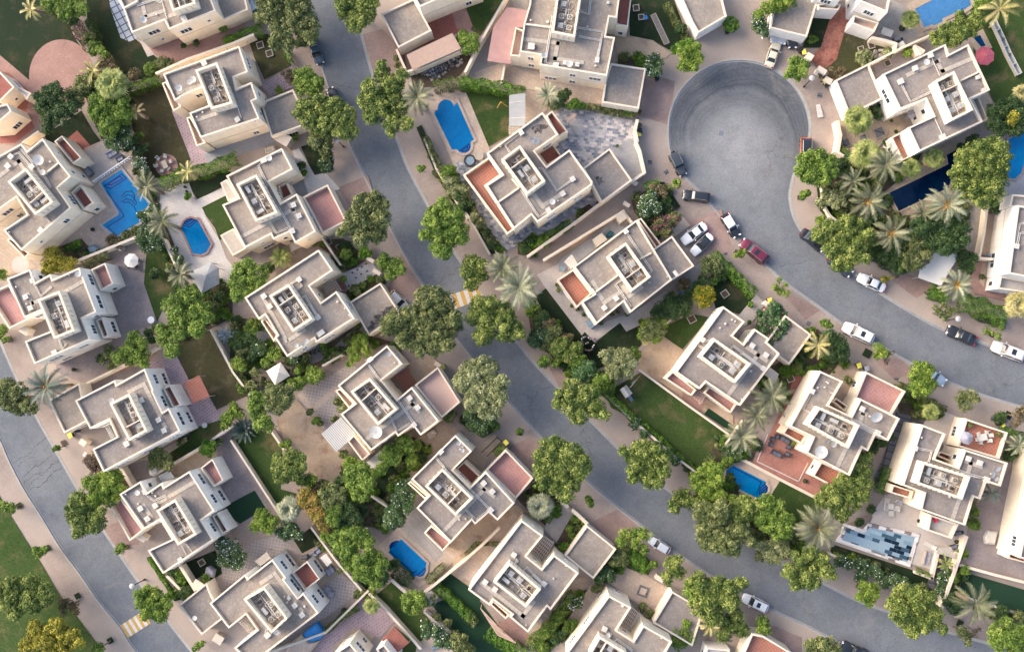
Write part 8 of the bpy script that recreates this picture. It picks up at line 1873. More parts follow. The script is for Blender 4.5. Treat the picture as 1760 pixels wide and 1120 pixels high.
slab_roof(M5,(1085,710,1165,668,1200,722,1110,755),2.2,'canopy_grey','small grey flat shed roof beside the lower left villas','shed','shed')
slab_roof(fr(960,340,5.714),(335,405,425,345,480,408,375,480),2.4,'slab_white','small cream flat-roofed shed in the side yard of the centre villa','shed','shed',th=2.3)
slab_roof(fr(960,340,5.714),(560,185,635,125,675,195,600,250),2.6,'slab_white','cream flat-roofed shed at the alley corner','shed','shed',th=2.5)
slab_roof(TR,(110,285,225,325,195,395,85,360),1.2,'canopy_white','white covered table in the yard of the top right villa','outdoor_table','table',th=.08)
slab_roof(TR,(260,470,320,430,362,500,290,530),1.8,'canopy_white','white sheet roof at the wall corner, top right','shed','shed')
slab_roof(R9,(1325,715,1365,700,1410,745,1360,795),2.2,'slab_white','cream square roof by the turf beside the round bush','shed','shed',th=2.1)
slab_roof(fr(1580,380,8.233),(200,390,470,440,562,492,430,700,310,915,-10,800,10,680,150,590),2.7,'white_cloth','large white fabric shade canopy over the right-hand entrance','shade_canopy','canopy')
slab_roof(Hh,(388,800,450,770,480,815,400,850),2.6,'slab_white','small cream door canopy below the pink-terrace villa','shed','shed')
slab_roof(Y7,(1102,960,1010,962,1000,1000,1130,1040)[:8],2.2,'slab_white','white low roof behind the grey sunbed bay','shed','shed')
def grid_pergola(F,pts,h,nx,ny,label,s=4.,mat='white_cloth',name='pergola',w_=.12):
 a,b_,c,d=[P(*q,h).xy for q in F(*pts)]
 ctr=(a+b_+c+d)/4
 e=tag(empty(name,(ctr.x,ctr.y,0)),label,'pergola','open grid pergolas')
 m=MB()
 for i in range(nx+1):
  p,q=a.lerp(b_,i/nx),d.lerp(c,i/nx);t=q-p;m.box(((p.x+q.x)/2,(p.y+q.y)/2,h),(t.length,w_,.12),atan2(t.y,t.x))
 for i in range(ny+1):
  p,q=a.lerp(d,i/ny),b_.lerp(c,i/ny);t=q-p;m.box(((p.x+q.x)/2,(p.y+q.y)/2,h+.07),(t.length,w_,.12),atan2(t.y,t.x))
 m.build('beams',mat,e,e.location)
 m=MB()
 for q in (a,b_,c,d):m.tube([(q.x,q.y,0),(q.x,q.y,h)],.06,6)
 m.build('posts',mat,e,e.location)
grid_pergola(L4,(620,215,700,160,745,235,650,285),2.8,6,5,'rusty grid pergola over the red doorstep of the pergola villa',mat='slab_white')
grid_pergola(Z8,(455,430,545,325,605,370,525,500),2.8,6,6,'maroon-floored grid pergola of the bottom centre villa',mat='parapet_cream')
grid_pergola(Z8,(1080,930,1150,815,1205,865,1150,975),2.8,5,6,'maroon-floored grid pergola of the villa cut by the bottom edge',mat='parapet_cream')
grid_pergola(V4,(355,715,405,668,448,715,418,775),2.6,5,4,'red-tiled small grid pergola between the two balconies',mat='rooftile_pink')
grid_pergola(fr(960,340,5.714),(62,625,130,560,178,640,120,690),2.4,6,5,'white small grid pergola beside the terracotta roof terrace')
grid_pergola(Z8,(105,820,215,935,345,1055,220,1000)[:8],2.3,8,3,'pale trellis edge of the bottom centre villa patio',mat='rooftile_pink')
grid_pergola(C,(300,868,375,865,372,912,300,920),2.4,6,4,'short timber grid at the end of the grey shed',mat='slab_white')
grid_pergola(R9,(40,905,70,880,145,965,110,985),2.6,2,7,'narrow grid in the notch of the lattice patio villa',mat='slab_white')
grid_pergola(M5,(725,370,745,360,782,435,765,448),2.6,2,5,'narrow dark grid in the notch of the left road villa',mat='metal_grey')
def gate_frame():
 e=tag(empty('driveway_gate',P(*S1(580,190)[0],0)),'black steel gate frame lying along the front path by the red roof terrace','gate')
 m=MB()
 pts=[P(*q,1.2) for q in S1(510,230,618,125,650,152,548,255)]
 m.tube([pts[0],pts[1]],.07,4);m.tube([pts[1],pts[2]],.07,4);m.tube([pts[2],pts[3]],.07,4)
 m.build('rails','dark_iron',e,e.location)
 m=MB()
 for p in pts:m.tube([(p.x,p.y,0),(p.x,p.y,1.2)],.06,6)
 m.build('posts','dark_iron',e,e.location)
gate_frame()
# garden furniture
def chair(x,y,z,ang,mat,label,group,w=.55):
 p=P(x,y,z);e=tag(empty('garden_chair',(p.x,p.y,z),ang),label,'chair',group)
 m=MB();m.box((0,0,.43),(w,w,.07));m.build('seat',mat,e,world=False)
 m=MB();m.box((-w/2+.03,0,.68),(.07,w,.45));m.build('backrest',mat,e,world=False)
 for sx in (-1,1):
  for sy in (-1,1):m=MB();m.box((sx*w*.42,sy*w*.42,.2),(.05,.05,.4));m.build('leg',mat,e,world=False)
def table(x,y,z,w,l,ang,mat,label,round_=False,group=None,h=.74):
 p=P(x,y,z+h);e=tag(empty('garden_table',(p.x,p.y,z),ang),label,'table',group)
 m=MB()
 if round_:m.cyl((0,0),w/2,h-.05,h,28)
 else:m.box((0,0,h-.03),(l,w,.05))
 m.build('tabletop',mat,e,world=False)
 if round_:
  m=MB();m.cyl((0,0),.05,0,h-.05,8);m.cyl((0,0),.3,0,.04,12);m.build('pedestal','metal_grey',e,world=False)
 else:
  for sx in (-1,1):
   for sy in (-1,1):m=MB();m.box((sx*(l/2-.08),sy*(w/2-.08),(h-.06)/2),(.06,.06,h-.06));m.build('leg','metal_grey',e,world=False)
def sofa(x,y,w,l,ang,mat,label,back=True,cush='cushion_grey',group='outdoor lounge furniture',z=0.,arms=True,cat='sofa'):
 p=P(x,y,.5+z);e=tag(empty('garden_sofa',(p.x,p.y,z),ang),label,cat,group)
 m=MB();m.box((0,0,.18),(l,w,.3));m.build('base',mat,e,world=False)
 k=max(1,int(l/.7))
 for i in range(k):
  m=MB();m.box((-l/2+l*(i+.5)/k,-.04,.39),(l/k-.05,w-.16,.14));m.build('cushion',cush,e,world=False)
 if back:m=MB();m.box((0,w/2-.08,.52),(l,.16,.42));m.build('backrest',mat,e,world=False)
 if arms:
  for sg in (-1,1):m=MB();m.box((sg*(l/2-.07),-.05,.45),(.14,w-.12,.25));m.build('armrest',mat,e,world=False)
def lounger(x,y,ang,mat,label,L=1.9,group='sun loungers',z=0.):
 p=P(x,y,.4+z);e=tag(empty('sun_lounger',(p.x,p.y,z),ang),label,'sun lounger',group)
 m=MB();m.box((-.25,0,.3),(L*.68,.62,.1));m.build('bed',mat,e,world=False)
 m=MB();m.add([(L*.21,-.31,.27),(L*.21,.31,.27),(L*.48,.31,.62),(L*.48,-.31,.62),(L*.21,-.31,.37),(L*.21,.31,.37),(L*.47,.31,.72),(L*.47,-.31,.72)],[(0,1,2,3),(4,7,6,5),(0,4,5,1),(1,5,6,2),(2,6,7,3),(3,7,4,0)]);m.build('backrest',mat,e,world=False)
 for sx in (-.8,.35):
  for sy in (-.26,.26):m=MB();m.box((sx,sy,.13),(.06,.06,.26));m.build('leg','metal_grey',e,world=False)
FP=fr(1300,730,12.44);FL=fr(500,920,12.44)
def at(F,x,y):return F(x,y)[0]
sofa(*at(FP,440,615),.75,1.75,-.45,'wicker_dark','dark wicker sofa in the middle of the red patio',cush='cushion_slate')
sofa(*at(FP,610,310),.75,1.9,-.45,'wicker_dark','long dark bench along the wall of the red patio',cush='cushion_slate')
for xx,yy,aa,lb in ((335,305,1.1,'dark armchair on the red patio, upper left'),(305,415,1.2,'dark armchair on the red patio, lower left'),(455,245,-.3,'dark blue barrel chair at the top of the red patio'),(700,475,-2,'dark armchair on the red patio, beside the plant'),(675,630,-2.1,'dark armchair on the red patio, nearest the white tray')):
 sofa(*at(FP,xx,yy),.72,.75,aa,'wicker_dark',lb,cush='cushion_slate',cat='armchair')
tree(FP,[(790,400,55)],1.5,'lf_bright','green plant between armchairs on the red patio',s=12.44,leaf=.12,clump=.2)
sofa(*at(FL,480,400),.9,.95,.6,'cushion_grey','grey covered lounger on the patio, front half',cat='armchair',arms=False)
sofa(*at(FL,560,330),.9,.95,.6,'cushion_grey','grey covered lounger on the patio, rear half',cat='armchair',arms=False)
sofa(*at(FL,825,750),1.2,1.5,.6,'cushion_slate','grey cushioned double seat near the wall of the lounger patio',cush='cushion_grey')
sofa(*at(R9,655,695),.9,.9,.9,'cushion_grey','grey covered armchair by the patio door, left',cat='armchair',arms=False);sofa(*at(R9,675,725),.9,.9,-.2,'cushion_grey','grey covered armchair by the patio door, right',cat='armchair',arms=False)
table(*at(G,1130,250),0,.8,1.3,-1.1,'slab_white','white rectangular table on the round pink pad')
for i in range(6):
 a=i*pi/3+.3;x,y=at(G,1132,248)
 chair(x+13*cos(a),y-13*sin(a),0,a+pi,'metal_grey','grey metal chair around the white table on the pink pad','chairs around the table on the pink pad')
table(*at(K,1037,438),0,1.1,1.1,0,'cloth_white','round white table on the mauve patio below the parasol',round_=True)
table(*at(M5,1405,362),0,.85,1,0,'canopy_white','round white table on the pink patio of the bay villa',round_=True)
table(*at(G,922,935),0,.9,.9,0,'wood_brown','round dark table under the white octagonal parasol',round_=True)
for i in range(4):
 a=i*pi/2+.6;x,y=at(G,928,932);chair(x+9*cos(a),y-9*sin(a),0,a+pi,'wicker_dark','dark chair under the white octagonal parasol','chairs under the white octagonal parasol')
sofa(*at(G,765,175),.95,1.7,.5,'cushion_grey','pale grey covered lounge seat on the dolphin pool terrace');sofa(*at(G,820,208),.8,1.2,.5,'cushion_slate','dark grey covered seat on the dolphin pool terrace')
sofa(*at(G,610,300),.9,1.4,-.9,'cushion_slate','dark grey seat against the dolphin pool villa',cush='cushion_grey')
sofa(*at(Y7,658,665),.8,1.9,1.4,'canopy_white','white curved sofa on the beige patio',cush='canopy_white');table(*at(Y7,685,680),0,.9,.9,-.2,'canopy_white','white square table on the beige patio')
chair(*at(Y7,715,690),0,3.,'canopy_white','white tub chair right of the square table','white tub chairs',.8);chair(*at(Y7,680,725),0,1.5,'canopy_white','white tub chair below the square table','white tub chairs',.8)
sofa(*at(Y7,740,650),.6,1.,-.4,'canopy_white','white folded chair by the villa wall on the beige patio',cat='chair')
lounger(*at(Y7,955,950),-.5,'canopy_white','white sun lounger right of the mosaic pool')
sofa(*at(Y7,935,1035),1.,2.1,1.35,'slab_white','grey mattress sunbed in the white bay by the mosaic pool',cush='cushion_grey',cat='sunbed',arms=False)
for i,(a_,b_,c_,d_) in enumerate(((1012,985,968,1175),(968,1175,850,1130))):
 wall(['right','lower'][i]+' low white wall of the sunbed bay',Y7(a_,b_,c_,d_),.9,.35,'wall_white')
def covered(F,pts,h,mat,label,name='covered_furniture',cat='covered furniture'):
 w=wp(F(*pts),h*.8);c=sum((Vector(p) for p in w),Vector((0,0)))/len(w);n=len(w)
 inn=[tuple(Vector(p).lerp(c,.25)) for p in w];rnd=random.Random(len(pts)+int(c.x))
 m=MB();vs=[(*p,0) for p in w]+[(*p,h*.75) for p in w]+[(*p,h+rnd.uniform(-.12,.12)) for p in inn]+[(c.x,c.y,h*.92)]
 fs=[(i,(i+1) % n,(i+1) % n+n,i+n) for i in range(n)]+[(n+i,n+(i+1) % n,2*n+(i+1) % n,2*n+i) for i in range(n)]+[(2*n+i,2*n+(i+1) % n,3*n) for i in range(n)]
 m.add(vs,fs);o=m.build(name,mat,None,(c.x,c.y,0));tag(o,label,cat)
 return o
covered(fr(1600,840,9.33),(920,670,1075,690,1030,890,880,880,865,770),1.,'canopy_white','white-covered furniture on the right-edge patio')
covered(N6,(1415,540,1440,530,1475,560,1465,610,1425,600,1410,575),1.1,'cushion_grey','white draped object on the shaded lawn, lower left')
covered(Q,(1330,420,1375,385,1405,410,1395,440,1350,465),.9,'slab_white','cream covered boat-shaped object by the side door')
covered(Hh,(218,140,285,115,300,150,285,165,225,180),.9,'slab_white','cream covered object above the pink-terrace villa')
covered(fr(960,340,5.714),(465,360,510,320,545,345,530,375,480,395),.7,'teal_cloth','dark teal tarpaulin heap in the side yard')
covered(G,(600,825,640,800,690,830,660,850,620,860),.8,'blue_grey','blue-grey tarpaulin by the wall between the upper left villas')
covered(R9,(500,975,575,920,630,990,600,1035,530,1060,480,1000),1.6,'blue_cover','bright blue bouncy play mat with yellow patches at the bottom','play_structure','play structure')
covered(R9,(370,1080,470,1000,530,1050,600,1040,560,1090,500,1160,370,1150),1.8,'stone_beige','beige rock-like play structure cut by the bottom edge','play_structure','play structure')
covered(R9,(1365,1085,1420,1065,1425,1085,1370,1110),.5,'blue_grey','blue-grey lounger at the bottom patio')
covered(fr(1580,380,8.233),(950,490,985,450,1045,510,1020,520),.9,'blue_grey','dark blue tarp against the white villa wall')
def playhouse():
 p=P(*O7(1105,930)[0],2.)
 e=tag(empty('playhouse',(p.x,p.y,0),-.95),'small grey playhouse with a blue slide on the big lawn','playhouse')
 m=MB();m.add([(-.8,-.65,1.7),(.8,-.65,1.7),(.8,.65,1.7),(-.8,.65,1.7),(-.8,0,2.3),(.8,0,2.3)],[(0,1,5,4),(2,3,4,5),(0,4,3),(1,2,5),(0,3,2,1)]);m.build('roof','canopy_grey',e,world=False)
 m=MB();m.box((0,0,1.),(1.3,1.1,.08));[m.box((sx*.62,sy*.5,.85),(.09,.09,1.7)) for sx in (-1,1) for sy in (-1,1)];m.build('frame','wood_brown',e,world=False)
 m=MB();m.add([(.6,-.25,1.1),(.6,.25,1.1),(1.9,.25,.15),(1.9,-.25,.15),(.6,-.25,1.),(.6,.25,1.),(1.9,.25,.05),(1.9,-.25,.05)],[(0,1,2,3),(4,7,6,5),(0,4,5,1),(2,6,7,3),(0,3,7,4),(1,5,6,2)]);m.build('slide','blue_grey',e,world=False)
playhouse()
e=tag(empty('garden_swing_set',P(*O7(1175,850)[0],0)),'white swing frame beside the playhouse on the big lawn','swing')
m=MB();pa,pb=P(*O7(1135,900)[0],2.),P(*O7(1180,845)[0],2.);m.tube([pa,pb],.05,6)
for pt,o1,o2 in ((pa,(-.5,-.4),(.5,.4)),(pb,(-.7,-.6),(.7,.6))):m.tube([(pt.x+o1[0],pt.y+o1[1],0),pt,(pt.x+o2[0],pt.y+o2[1],0)],.04,6)
m.build('frame','slab_white',e,e.location)
m=MB();c=pa.lerp(pb,.5);m.box((c.x,c.y,.5),(.5,.2,.04),.8);m.tube([(c.x-.2,c.y,.5),(c.x-.2,c.y,2.)],.01,4);m.tube([(c.x+.2,c.y,.5),(c.x+.2,c.y,2.)],.01,4);m.build('swing_seat','blue_grey',e,e.location)
e=tag(empty('seesaw',P(*C(250,720)[0],0)),'yellow timber L-shaped swing frame on the pool lawn','swing')
m=MB();a_,b2,c_=P(*C(218,742)[0],.3),P(*C(243,702)[0],1.9),P(*C(292,735)[0],.3);m.tube([a_,b2],.08,6);m.tube([b2,c_],.08,6);m.tube([b2,(b2.x+.6,b2.y+.5,0)],.06,6);m.build('frame','tile_terracotta',e,e.location);e.children[0].data.materials[0]=MATS['marking_yellow']
def chest(F,pts,h,mat,label,name='storage_box',cat='storage box'):
 w=wp(F(*pts),h);c=sum((Vector(p) for p in w),Vector((0,0)))/len(w)
 e=tag(empty(name,(c.x,c.y,0)),label,cat)
 m=MB();m.prism(inset(w,.04),0,h-.08);m.build('box_body',mat,e,e.location)
 m=MB();m.prism(w,h-.08,h);k=Vector(w[1])-Vector(w[0]);k2=Vector(w[2])-Vector(w[1]);ang=atan2(k.y,k.x);mid=sum((Vector(p) for p in w),Vector((0,0)))/4
 m.box((mid.x,mid.y,h+.03),(k.length*.9,k2.length*.35,.06),ang);m.build('lid',mat,e,e.location)
chest(fr(960,540,17.5),(795,205,925,125,1115,320,970,445),1.1,'blue_grey','blue-grey garden storage box at the corner of the centre villa')
chest(T2,(262,1045,375,968,388,992,275,1065),1.,'blue_cover','blue cabinet with three pots on top beside the centre villa')
D.objects[[o.name for o in D.objects if o.name.startswith('storage_box')][-1]].children[0].data.materials[0]=MATS['blue_grey']
for x,y in ((290,1040),(315,1022),(345,1002),(368,990)):
 p=P(*T2(x,y)[0],1.06);m=MB();m.cyl((p.x,p.y),.16,1.06,1.3,12,.22);m.ring((p.x,p.y),.17,.24,1.28,1.34,12);o=m.build('plant_pot','cushion_grey',None,(p.x,p.y,1.06));tag(o,'round grey pot on top of the blue cabinet','pot','pots on the blue cabinet')
for x,y,lb in ((*C(30,1103)[0],'round dark hot tub beside the slate patio'),):
 p=P(x,y,.8);e=tag(empty('hot_tub',(p.x,p.y,0)),lb,'hot tub')
 m=MB();m.ring((0,0),.7,.95,0,.8,28);m.build('tub','black_plastic',e,world=False)
 m=MB();m.cyl((0,0),.72,0,.7,28);m.build('cover','blue_grey',e,world=False)
p=P(*C(92,1068)[0],.8);m=MB();m.cyl((p.x,p.y),.72,0,.75,24);m.ring((p.x,p.y),.55,.72,.75,.8,24);m.ring((p.x,p.y),.1,.3,.75,.79,16);tag(m.build('round_table','slab_white',None,(p.x,p.y,0)),'round beige stone table beside the dark hot tub','table')
p=P(*O7(667,88)[0],.7);m=MB();m.cyl((p.x,p.y),.4,0,.68,20);m.cyl((p.x,p.y),.42,.68,.72,20);tag(m.build('round_table','blue_grey',None,(p.x,p.y,0)),'round blue-grey table left of the terracotta roof terrace','table')
def bbq(F,x,y,label,s=4.,ang=.3):
 p=P(*F(x,y)[0],1.);e=tag(empty('barbecue',(p.x,p.y,0),ang),label,'barbecue','garden barbecues')
 m=MB();m.box((0,0,.45),(1.,.5,.8));m.box((.7,0,.83),(.4,.45,.05));m.build('cart','black_plastic',e,world=False)
 vs=[];n=8
 for xx in (-.45,.45):vs+= [(xx,.28*cos(pi*i/n),.86+.28*sin(pi*i/n)) for i in range(n+1)]
 m=MB();m.add(vs,[(i,i+1,n+2+i,n+1+i) for i in range(n)]+[tuple(range(n+1)),tuple(reversed(range(n+1,2*n+2)))]);m.build('lid','cushion_slate',e,world=False)
bbq(fr(1600,840,9.33),375,935,'black round-lidded barbecue beside the long wall')
bbq(fr(1600,840,9.33),440,715,'dark blue barbecue in the corner of the mosaic pool patio')
bbq(TR,262,415,'round black grill beside the white covered table',ang=.1)
bbq(R9,490,470,'small black kettle grill on the lounger patio')
bbq(fr(560,740),150,60,'black grill beside the side door yard')
zT=3.35
table(*at(Y7,1315,205),zT,1.,1.4,.2,'canopy_white','white dining table on the red-tiled roof terrace')
for dx,dy,a in ((-9,-6,.2),(9,5,3.3),(-5,8,1.4),(5,-9,-1.6),(-11,3,.2),(11,-4,3.3)):
 x,y=at(Y7,1315,205);chair(x+dx,y+dy,zT,a,'canopy_white','white chair around the table on the red-tiled roof terrace','chairs on the red-tiled roof terrace')
for x,y,lb in ((1218,118,'potted shrub in the upper corner of the red-tiled roof terrace'),(1415,185,'potted shrub at the right of the red-tiled roof terrace')):
 px,py=at(Y7,x,y);pp=P(px,py,zT);e=tag(empty('potted_plant',(pp.x,pp.y,zT)),lb,'plant')
 m=MB();m.cyl((0,0),.2,0,.35,12,.26);m.build('pot','terracotta_pot',e,world=False)
 C_,U,V,T=leaf_cloud([(0,0,.6,.42)],.14);quads_obj('foliage',C_,U,V,T,'lf_olive',e,(0,0,0))
px,py=at(Y7,988,768);pp=P(px,py,3.1);m=MB();m.box((pp.x,pp.y,3.12),(.5,.8,.16),.2);m.box((pp.x+.12,pp.y,3.3),(.14,.75,.3),.2);tag(m.build('cushion','bright_red',None,(pp.x,pp.y,3.04)),'bright red cushion on the light grey terrace','cushion')
def ladder_fence():
 pts=[TR(1270,230)[0],TR(1360,420)[0],TR(1430,580)[0],TR(1540,790)[0]]
 ps=[P(*q,.5) for q in pts];e=tag(empty('garden_screen',(ps[0].x,ps[0].y,0)),'long narrow white framed wall with dark glass panels across the top right lawn','fence')
 m=MB();g=MB()
 for i in range(3):
  a,b_=ps[i],ps[i+1];t=(b_-a);L=t.length;t.normalize();nn=Vector((-t.y,t.x,0));ang=atan2(t.y,t.x)
  for sg in (-1,1):c=(a+b_)/2+nn*sg*.35;m.box((c.x,c.y,.5),(L+.1,.1,1.-.002*i),ang)
  k=int(L/1.2)
  for q_ in range(k+1):c=a+t*(L*q_/k);m.box((c.x,c.y,.52),(.1,.68,1.),ang)
  c=(a+b_)/2;g.box((c.x,c.y,.3),(L-.05,.6,.5),ang)
 m.build('frame','canopy_white',e,e.location);g.build('panels','blue_grey',e,e.location)
ladder_fence()
for F,x,y,w_,l_,h_,mt,lb in ((E,765,390,.9,1.,1.9,'wall_white','white square gate pier left of the red path'),(E,850,485,.7,1.4,1.9,'wall_white','white gate pier right of the red path'),(E,893,555,.8,1.1,1.4,'metal_grey','grey metal cabinet beside the garage wall'),(I,1320,615,.5,1.,1.2,'canopy_white','white meter box at the end of the alley'),(I,1268,765,.5,1.,1.2,'canopy_white','white meter box halfway along the alley'),(Z8,1333,615,.6,1.2,1.4,'wall_cream','cream gate pier right of the brown paved yard'),(N6,1500,1030,1.2,1.4,1.2,'slab_white','cream cabinet below the bottom left garage'),(N6,975,335,.8,1.2,1.8,'wall_cream','cream gate pier below the pink corner terrace'),(M5,570,480,.8,1.,1.8,'wall_cream','cream gate pier in the notch of the west road villa'),(M5,590,565,.6,.7,1.6,'wall_cream','small cream pier above the purplish bush'),(N6,1360,660,1.2,1.5,2.2,'slab_white','white roofed hut at the shaded lawn, lower left'),(K,168,510,1.,1.4,1.8,'wall_cream','cream gate pier below the pink roof terrace on the left'),(G,820,822,.7,.8,1.2,'canopy_white','small white box left of the parasol patio'),(Hh,350,75+0,1.6,2.,2.4,'slab_white','cream square pier above the pink-terrace villa'),(E,1520,340,.5,1.6,1.9,'wall_white','white wall end in the side alley, top right'),(Hh,945,905,.5,1.2,1.7,'wall_cream','upper gate pier of the white tile yard'),(Hh,990,990,.5,1.2,1.7,'wall_cream','lower gate pier of the white tile yard'),(V4,875,90,.6,1.,1.6,'wall_white','white gate pier above the oleander'),(L4,1410,745,.5,1.,1.7,'wall_cream','cream gate pier above the pale pink terrace')):
 p=P(*F(x,y)[0],h_);ang=-.55
 m=MB();m.box((p.x,p.y,h_/2),(l_,w_,h_),ang,0);m.box((p.x,p.y,h_+.04),(l_+.12,w_+.12,.08),ang,1)
 tag(m.build('gate_pier' if 'pier' in lb else 'utility_box',[mt,'parapet_cream'],None,(p.x,p.y,0)),lb,'gate pier' if 'pier' in lb else 'box')
def planter(F,x,y,w_,ang,label,mat='slab_white',fill='soil'):
 p=P(*F(x,y)[0],.2);e=tag(empty('planter',(p.x,p.y,0),ang),label,'planter','square planters in the lawns')
 h=w_/2;m=MB()
 for a in range(4):c,s_=cos(a*pi/2),sin(a*pi/2);m.box((c*h,s_*h,.2-.003*(a % 2)),(.12,w_+.12,.4),a*pi/2)
 m.build('rim',mat,e,world=False);m=MB();m.box((0,0,.16),(w_,w_,.3));m.build('soil',fill,e,world=False)
for a in ((B,190,313,1.,.3,'upper white-rimmed square planter on the top left brown lawn'),(B,254,370,1.,.3,'lower white-rimmed square planter on the top left brown lawn'),(C,1173,57,.9,.1,'small white-rimmed square planter on the top centre lawn'),(C,1208,120,.8,.1,'brown square planter on the top centre lawn'),(T2,583,1060,1.,.6,'square planter on the lawn inside the thick hedge'),(V4,355,193,1.1,.5,'square planter with yellow flowers beside the citrus tree'),(V4,1033,600,1.,.4,'square planter beside the maroon side path'),(N6,1388,503,.9,.5,'square planter on the shaded lawn, lower left'),(E,1190,315,.9,.3,'square planter on the dry lawn, top right'),(E,1118,340,.8,.3,'dark square planter beside the clipped bush, top right'),(E,1300,437,.9,.4,'square planter in the mauve side alley, top right'),(TR,155,675,.9,.4,'dark')[:0] or (Hh,657,783,.9,.5,'square flat frame in the brown yard, upper'),(Hh,735,820,.9,.5,'square flat frame in the brown yard, lower')):
 if a:planter(*a)
for x,y,sz,lb in ((1015,985,1.2,'dark square bed nearest the gate of the top right villa'),(1135,950,1.1,'middle dark square bed of the top right villa path'),(1245,912,1.5,'largest dark square bed of the top right villa path')):
 planter(E,x,y,sz,.4,lb,'stone_tan','slate_strip')
p0,p1=C(1290,100)[0],C(1385,300)[0]
a_,b_=P(*p0,.2).xy,P(*p1,.2).xy;t=b_-a_;c=(a_+b_)/2;e=tag(empty('raised_bed',(c.x,c.y,0),atan2(t.y,t.x)),'long narrow gravel-filled bed on the top centre lawn','garden bed')
m=MB();L=t.length
for sy in (-.42,.42):m.box((0,sy,.12),(L,.1,.24))
for sx in (-L/2,L/2):m.box((sx,0,.118),(.1,.8,.236))
m.build('edging','slab_white',e,world=False);m=MB();m.box((0,0,.09),(L-.1,.74,.16));m.build('gravel_fill','stone_rock',e,world=False)
p=P(*C(1240,122)[0],.3);m=MB();m.box((p.x,p.y,.2),(.5,.6,.3),.4);m.box((p.x-.2,p.y+.2,.35),(.25,.3,.3),.4);tag(m.build('toy','blue_cover',None,(p.x,p.y,0)),'small blue plastic toy on the top centre lawn','toy')
def rock_heap(F,pts,n,label,mats,smin=.15,smax=.5,s=4.,name='rubble'):
 rnd=random.Random(n);q_=[P(*u,0) for u in F(*pts)];m=MB()
 a,b_,c,d=q_[:4]
 for i in range(n):
  u,v=rnd.random(),rnd.random();p=a.lerp(b_,u).lerp(d.lerp(c,u),v);r=rnd.uniform(smin,smax)
  k=5+rnd.randint(0,2);an=rnd.uniform(0,6);z=rnd.uniform(.02,.2)
  lo=[(p.x+r*rnd.uniform(.7,1)*cos(an+6.283*j/k),p.y+r*rnd.uniform(.6,1)*sin(an+6.283*j/k),0) for j in range(k)]
  hi=[(p.x+(x-p.x)*.6,p.y+(y-p.y)*.6,z+r*rnd.uniform(.4,.9)) for x,y,_ in lo]
  m.add(lo+hi,[(j,(j+1) % k,(j+1) % k+k,j+k) for j in range(k)]+[tuple(range(k,2*k))],rnd.randint(0,len(mats)-1))
 o=m.build(name,mats,None,tuple(q_[0]));tag(o,label,'rubble' if name=='rubble' else 'boulders',kind='stuff' if name=='rubble' else None)
rock_heap(B,(1300,510,1540,375,1590,430,1380,560),150,'heap of white and grey building rubble',['canopy_white','stone_rock','slab_white','cushion_slate'],.1,.38)
rock_heap(E,(1205,350,1270,345,1260,410,1215,415),22,'group of grey-brown boulders between two clipped bushes',['stone_rock','light_stain'],.2,.55,name='boulders')
rock_heap(L4,(540,650,620,610,630,640,560,680),30,'small heap of dark stones beside the pergola villa',['stone_rock','cushion_slate'],.1,.3)
rock_heap(L4,(200,880,260,870,270,920,210,930),18,'heap of dark stones below the white garden tent',['stone_rock','twig'],.15,.35)
m=MB();e=tag(empty('metal_fence',P(*I(1340,320)[0],0)),'white tubular gate leaning at the right edge of the slate courtyard','gate')
pp=[P(*q_,1.5) for q_ in I(1330,310,1350,380,1375,460,1390,535)]
for z_ in (0,-.5,-1.):m.tube([(p.x,p.y,p.z+z_) for p in pp],.05,5)
for i in range(3):
 for k in range(5):p=pp[i].lerp(pp[i+1],k/5);m.tube([(p.x,p.y,0),(p.x,p.y,1.5)],.03,4)
m.build('bars','cloth_white',e,e.location)
for F,x,y,r_,lb in ((Y7,95,505,.32,'dark round pot on the red patio'),(Y7,880,780,.3,'dark pot by the beige patio wall'),(M5,1300,428,.4,'dark round pot on the lawn corner, left'),(K,505,780,.3,'dark pot on the mauve patio'),(N6,770,1000,0.,'x'),(G,635,697,.3,'dark pot on the beige terrace below the L-shaped pool'),(E,200,220,.35,'dark pot under the clipped round bush above the turning circle'),(TR,310,300,.45,'brown pot beside the fan palm, top right'),(TR,262,415,0.,'x'),(I,1072,755,.3,'dark round pot at the corner of the slate yard'),(G,1270,405,.2,'small pot by the shaded lawn edge, upper'),(G,1282,435,.2,'small pot by the shaded lawn edge, lower'),(Z9,1137,362,.3,'dark pot beside the barbecue'),(B,1250,50,0,'x'),(R9,765,835,.45,'square dark pot by the purple patio wall')):
 if r_ <= 0:continue
 p=P(*F(x,y)[0],.5);e=tag(empty('plant_pot',(p.x,p.y,0)),lb,'plant pot','garden pots')
 m=MB();m.cyl((0,0),r_*.7,0,.5,14,r_);m.ring((0,0),r_*.85,r_*1.08,.48,.56,14);m.build('pot','black_plastic',e,world=False)
 C_,U,V,T=leaf_cloud([(0,0,.55,r_*.8)],.1);quads_obj('foliage',C_,U,V,T,'lf_dark',e,(0,0,0))
for i in range(16):
 x=365+i*17.2;y=1050-i*19.5
 patch('stepping_stone','light_floor',SQ(S1(x,y)[0],1.9,.7))
for i in range(12):
 patch('stepping_stone','light_floor',SQ(Z8(520+(i // 2)*32+(i % 2)*28,900-(i // 2)*36+(i % 2)*18)[0],2.6,.7))
for x,y in ((800,1050),(870,1030),(900,1065),(850,1095),(820,1085),(845,995),(880,975),(910,955),(940,935),(905,1005),(945,985)):
 patch('dark_tile','black_plastic',SQ(Hh(x-20,y)[0],1.4,.45))
patch('path_inlay','slate_strip',SQ(Z8(1220,700)[0],9,.35));patch('path_inlay','stone_beige',SQ(Z8(1220,700)[0],5.5,.35))
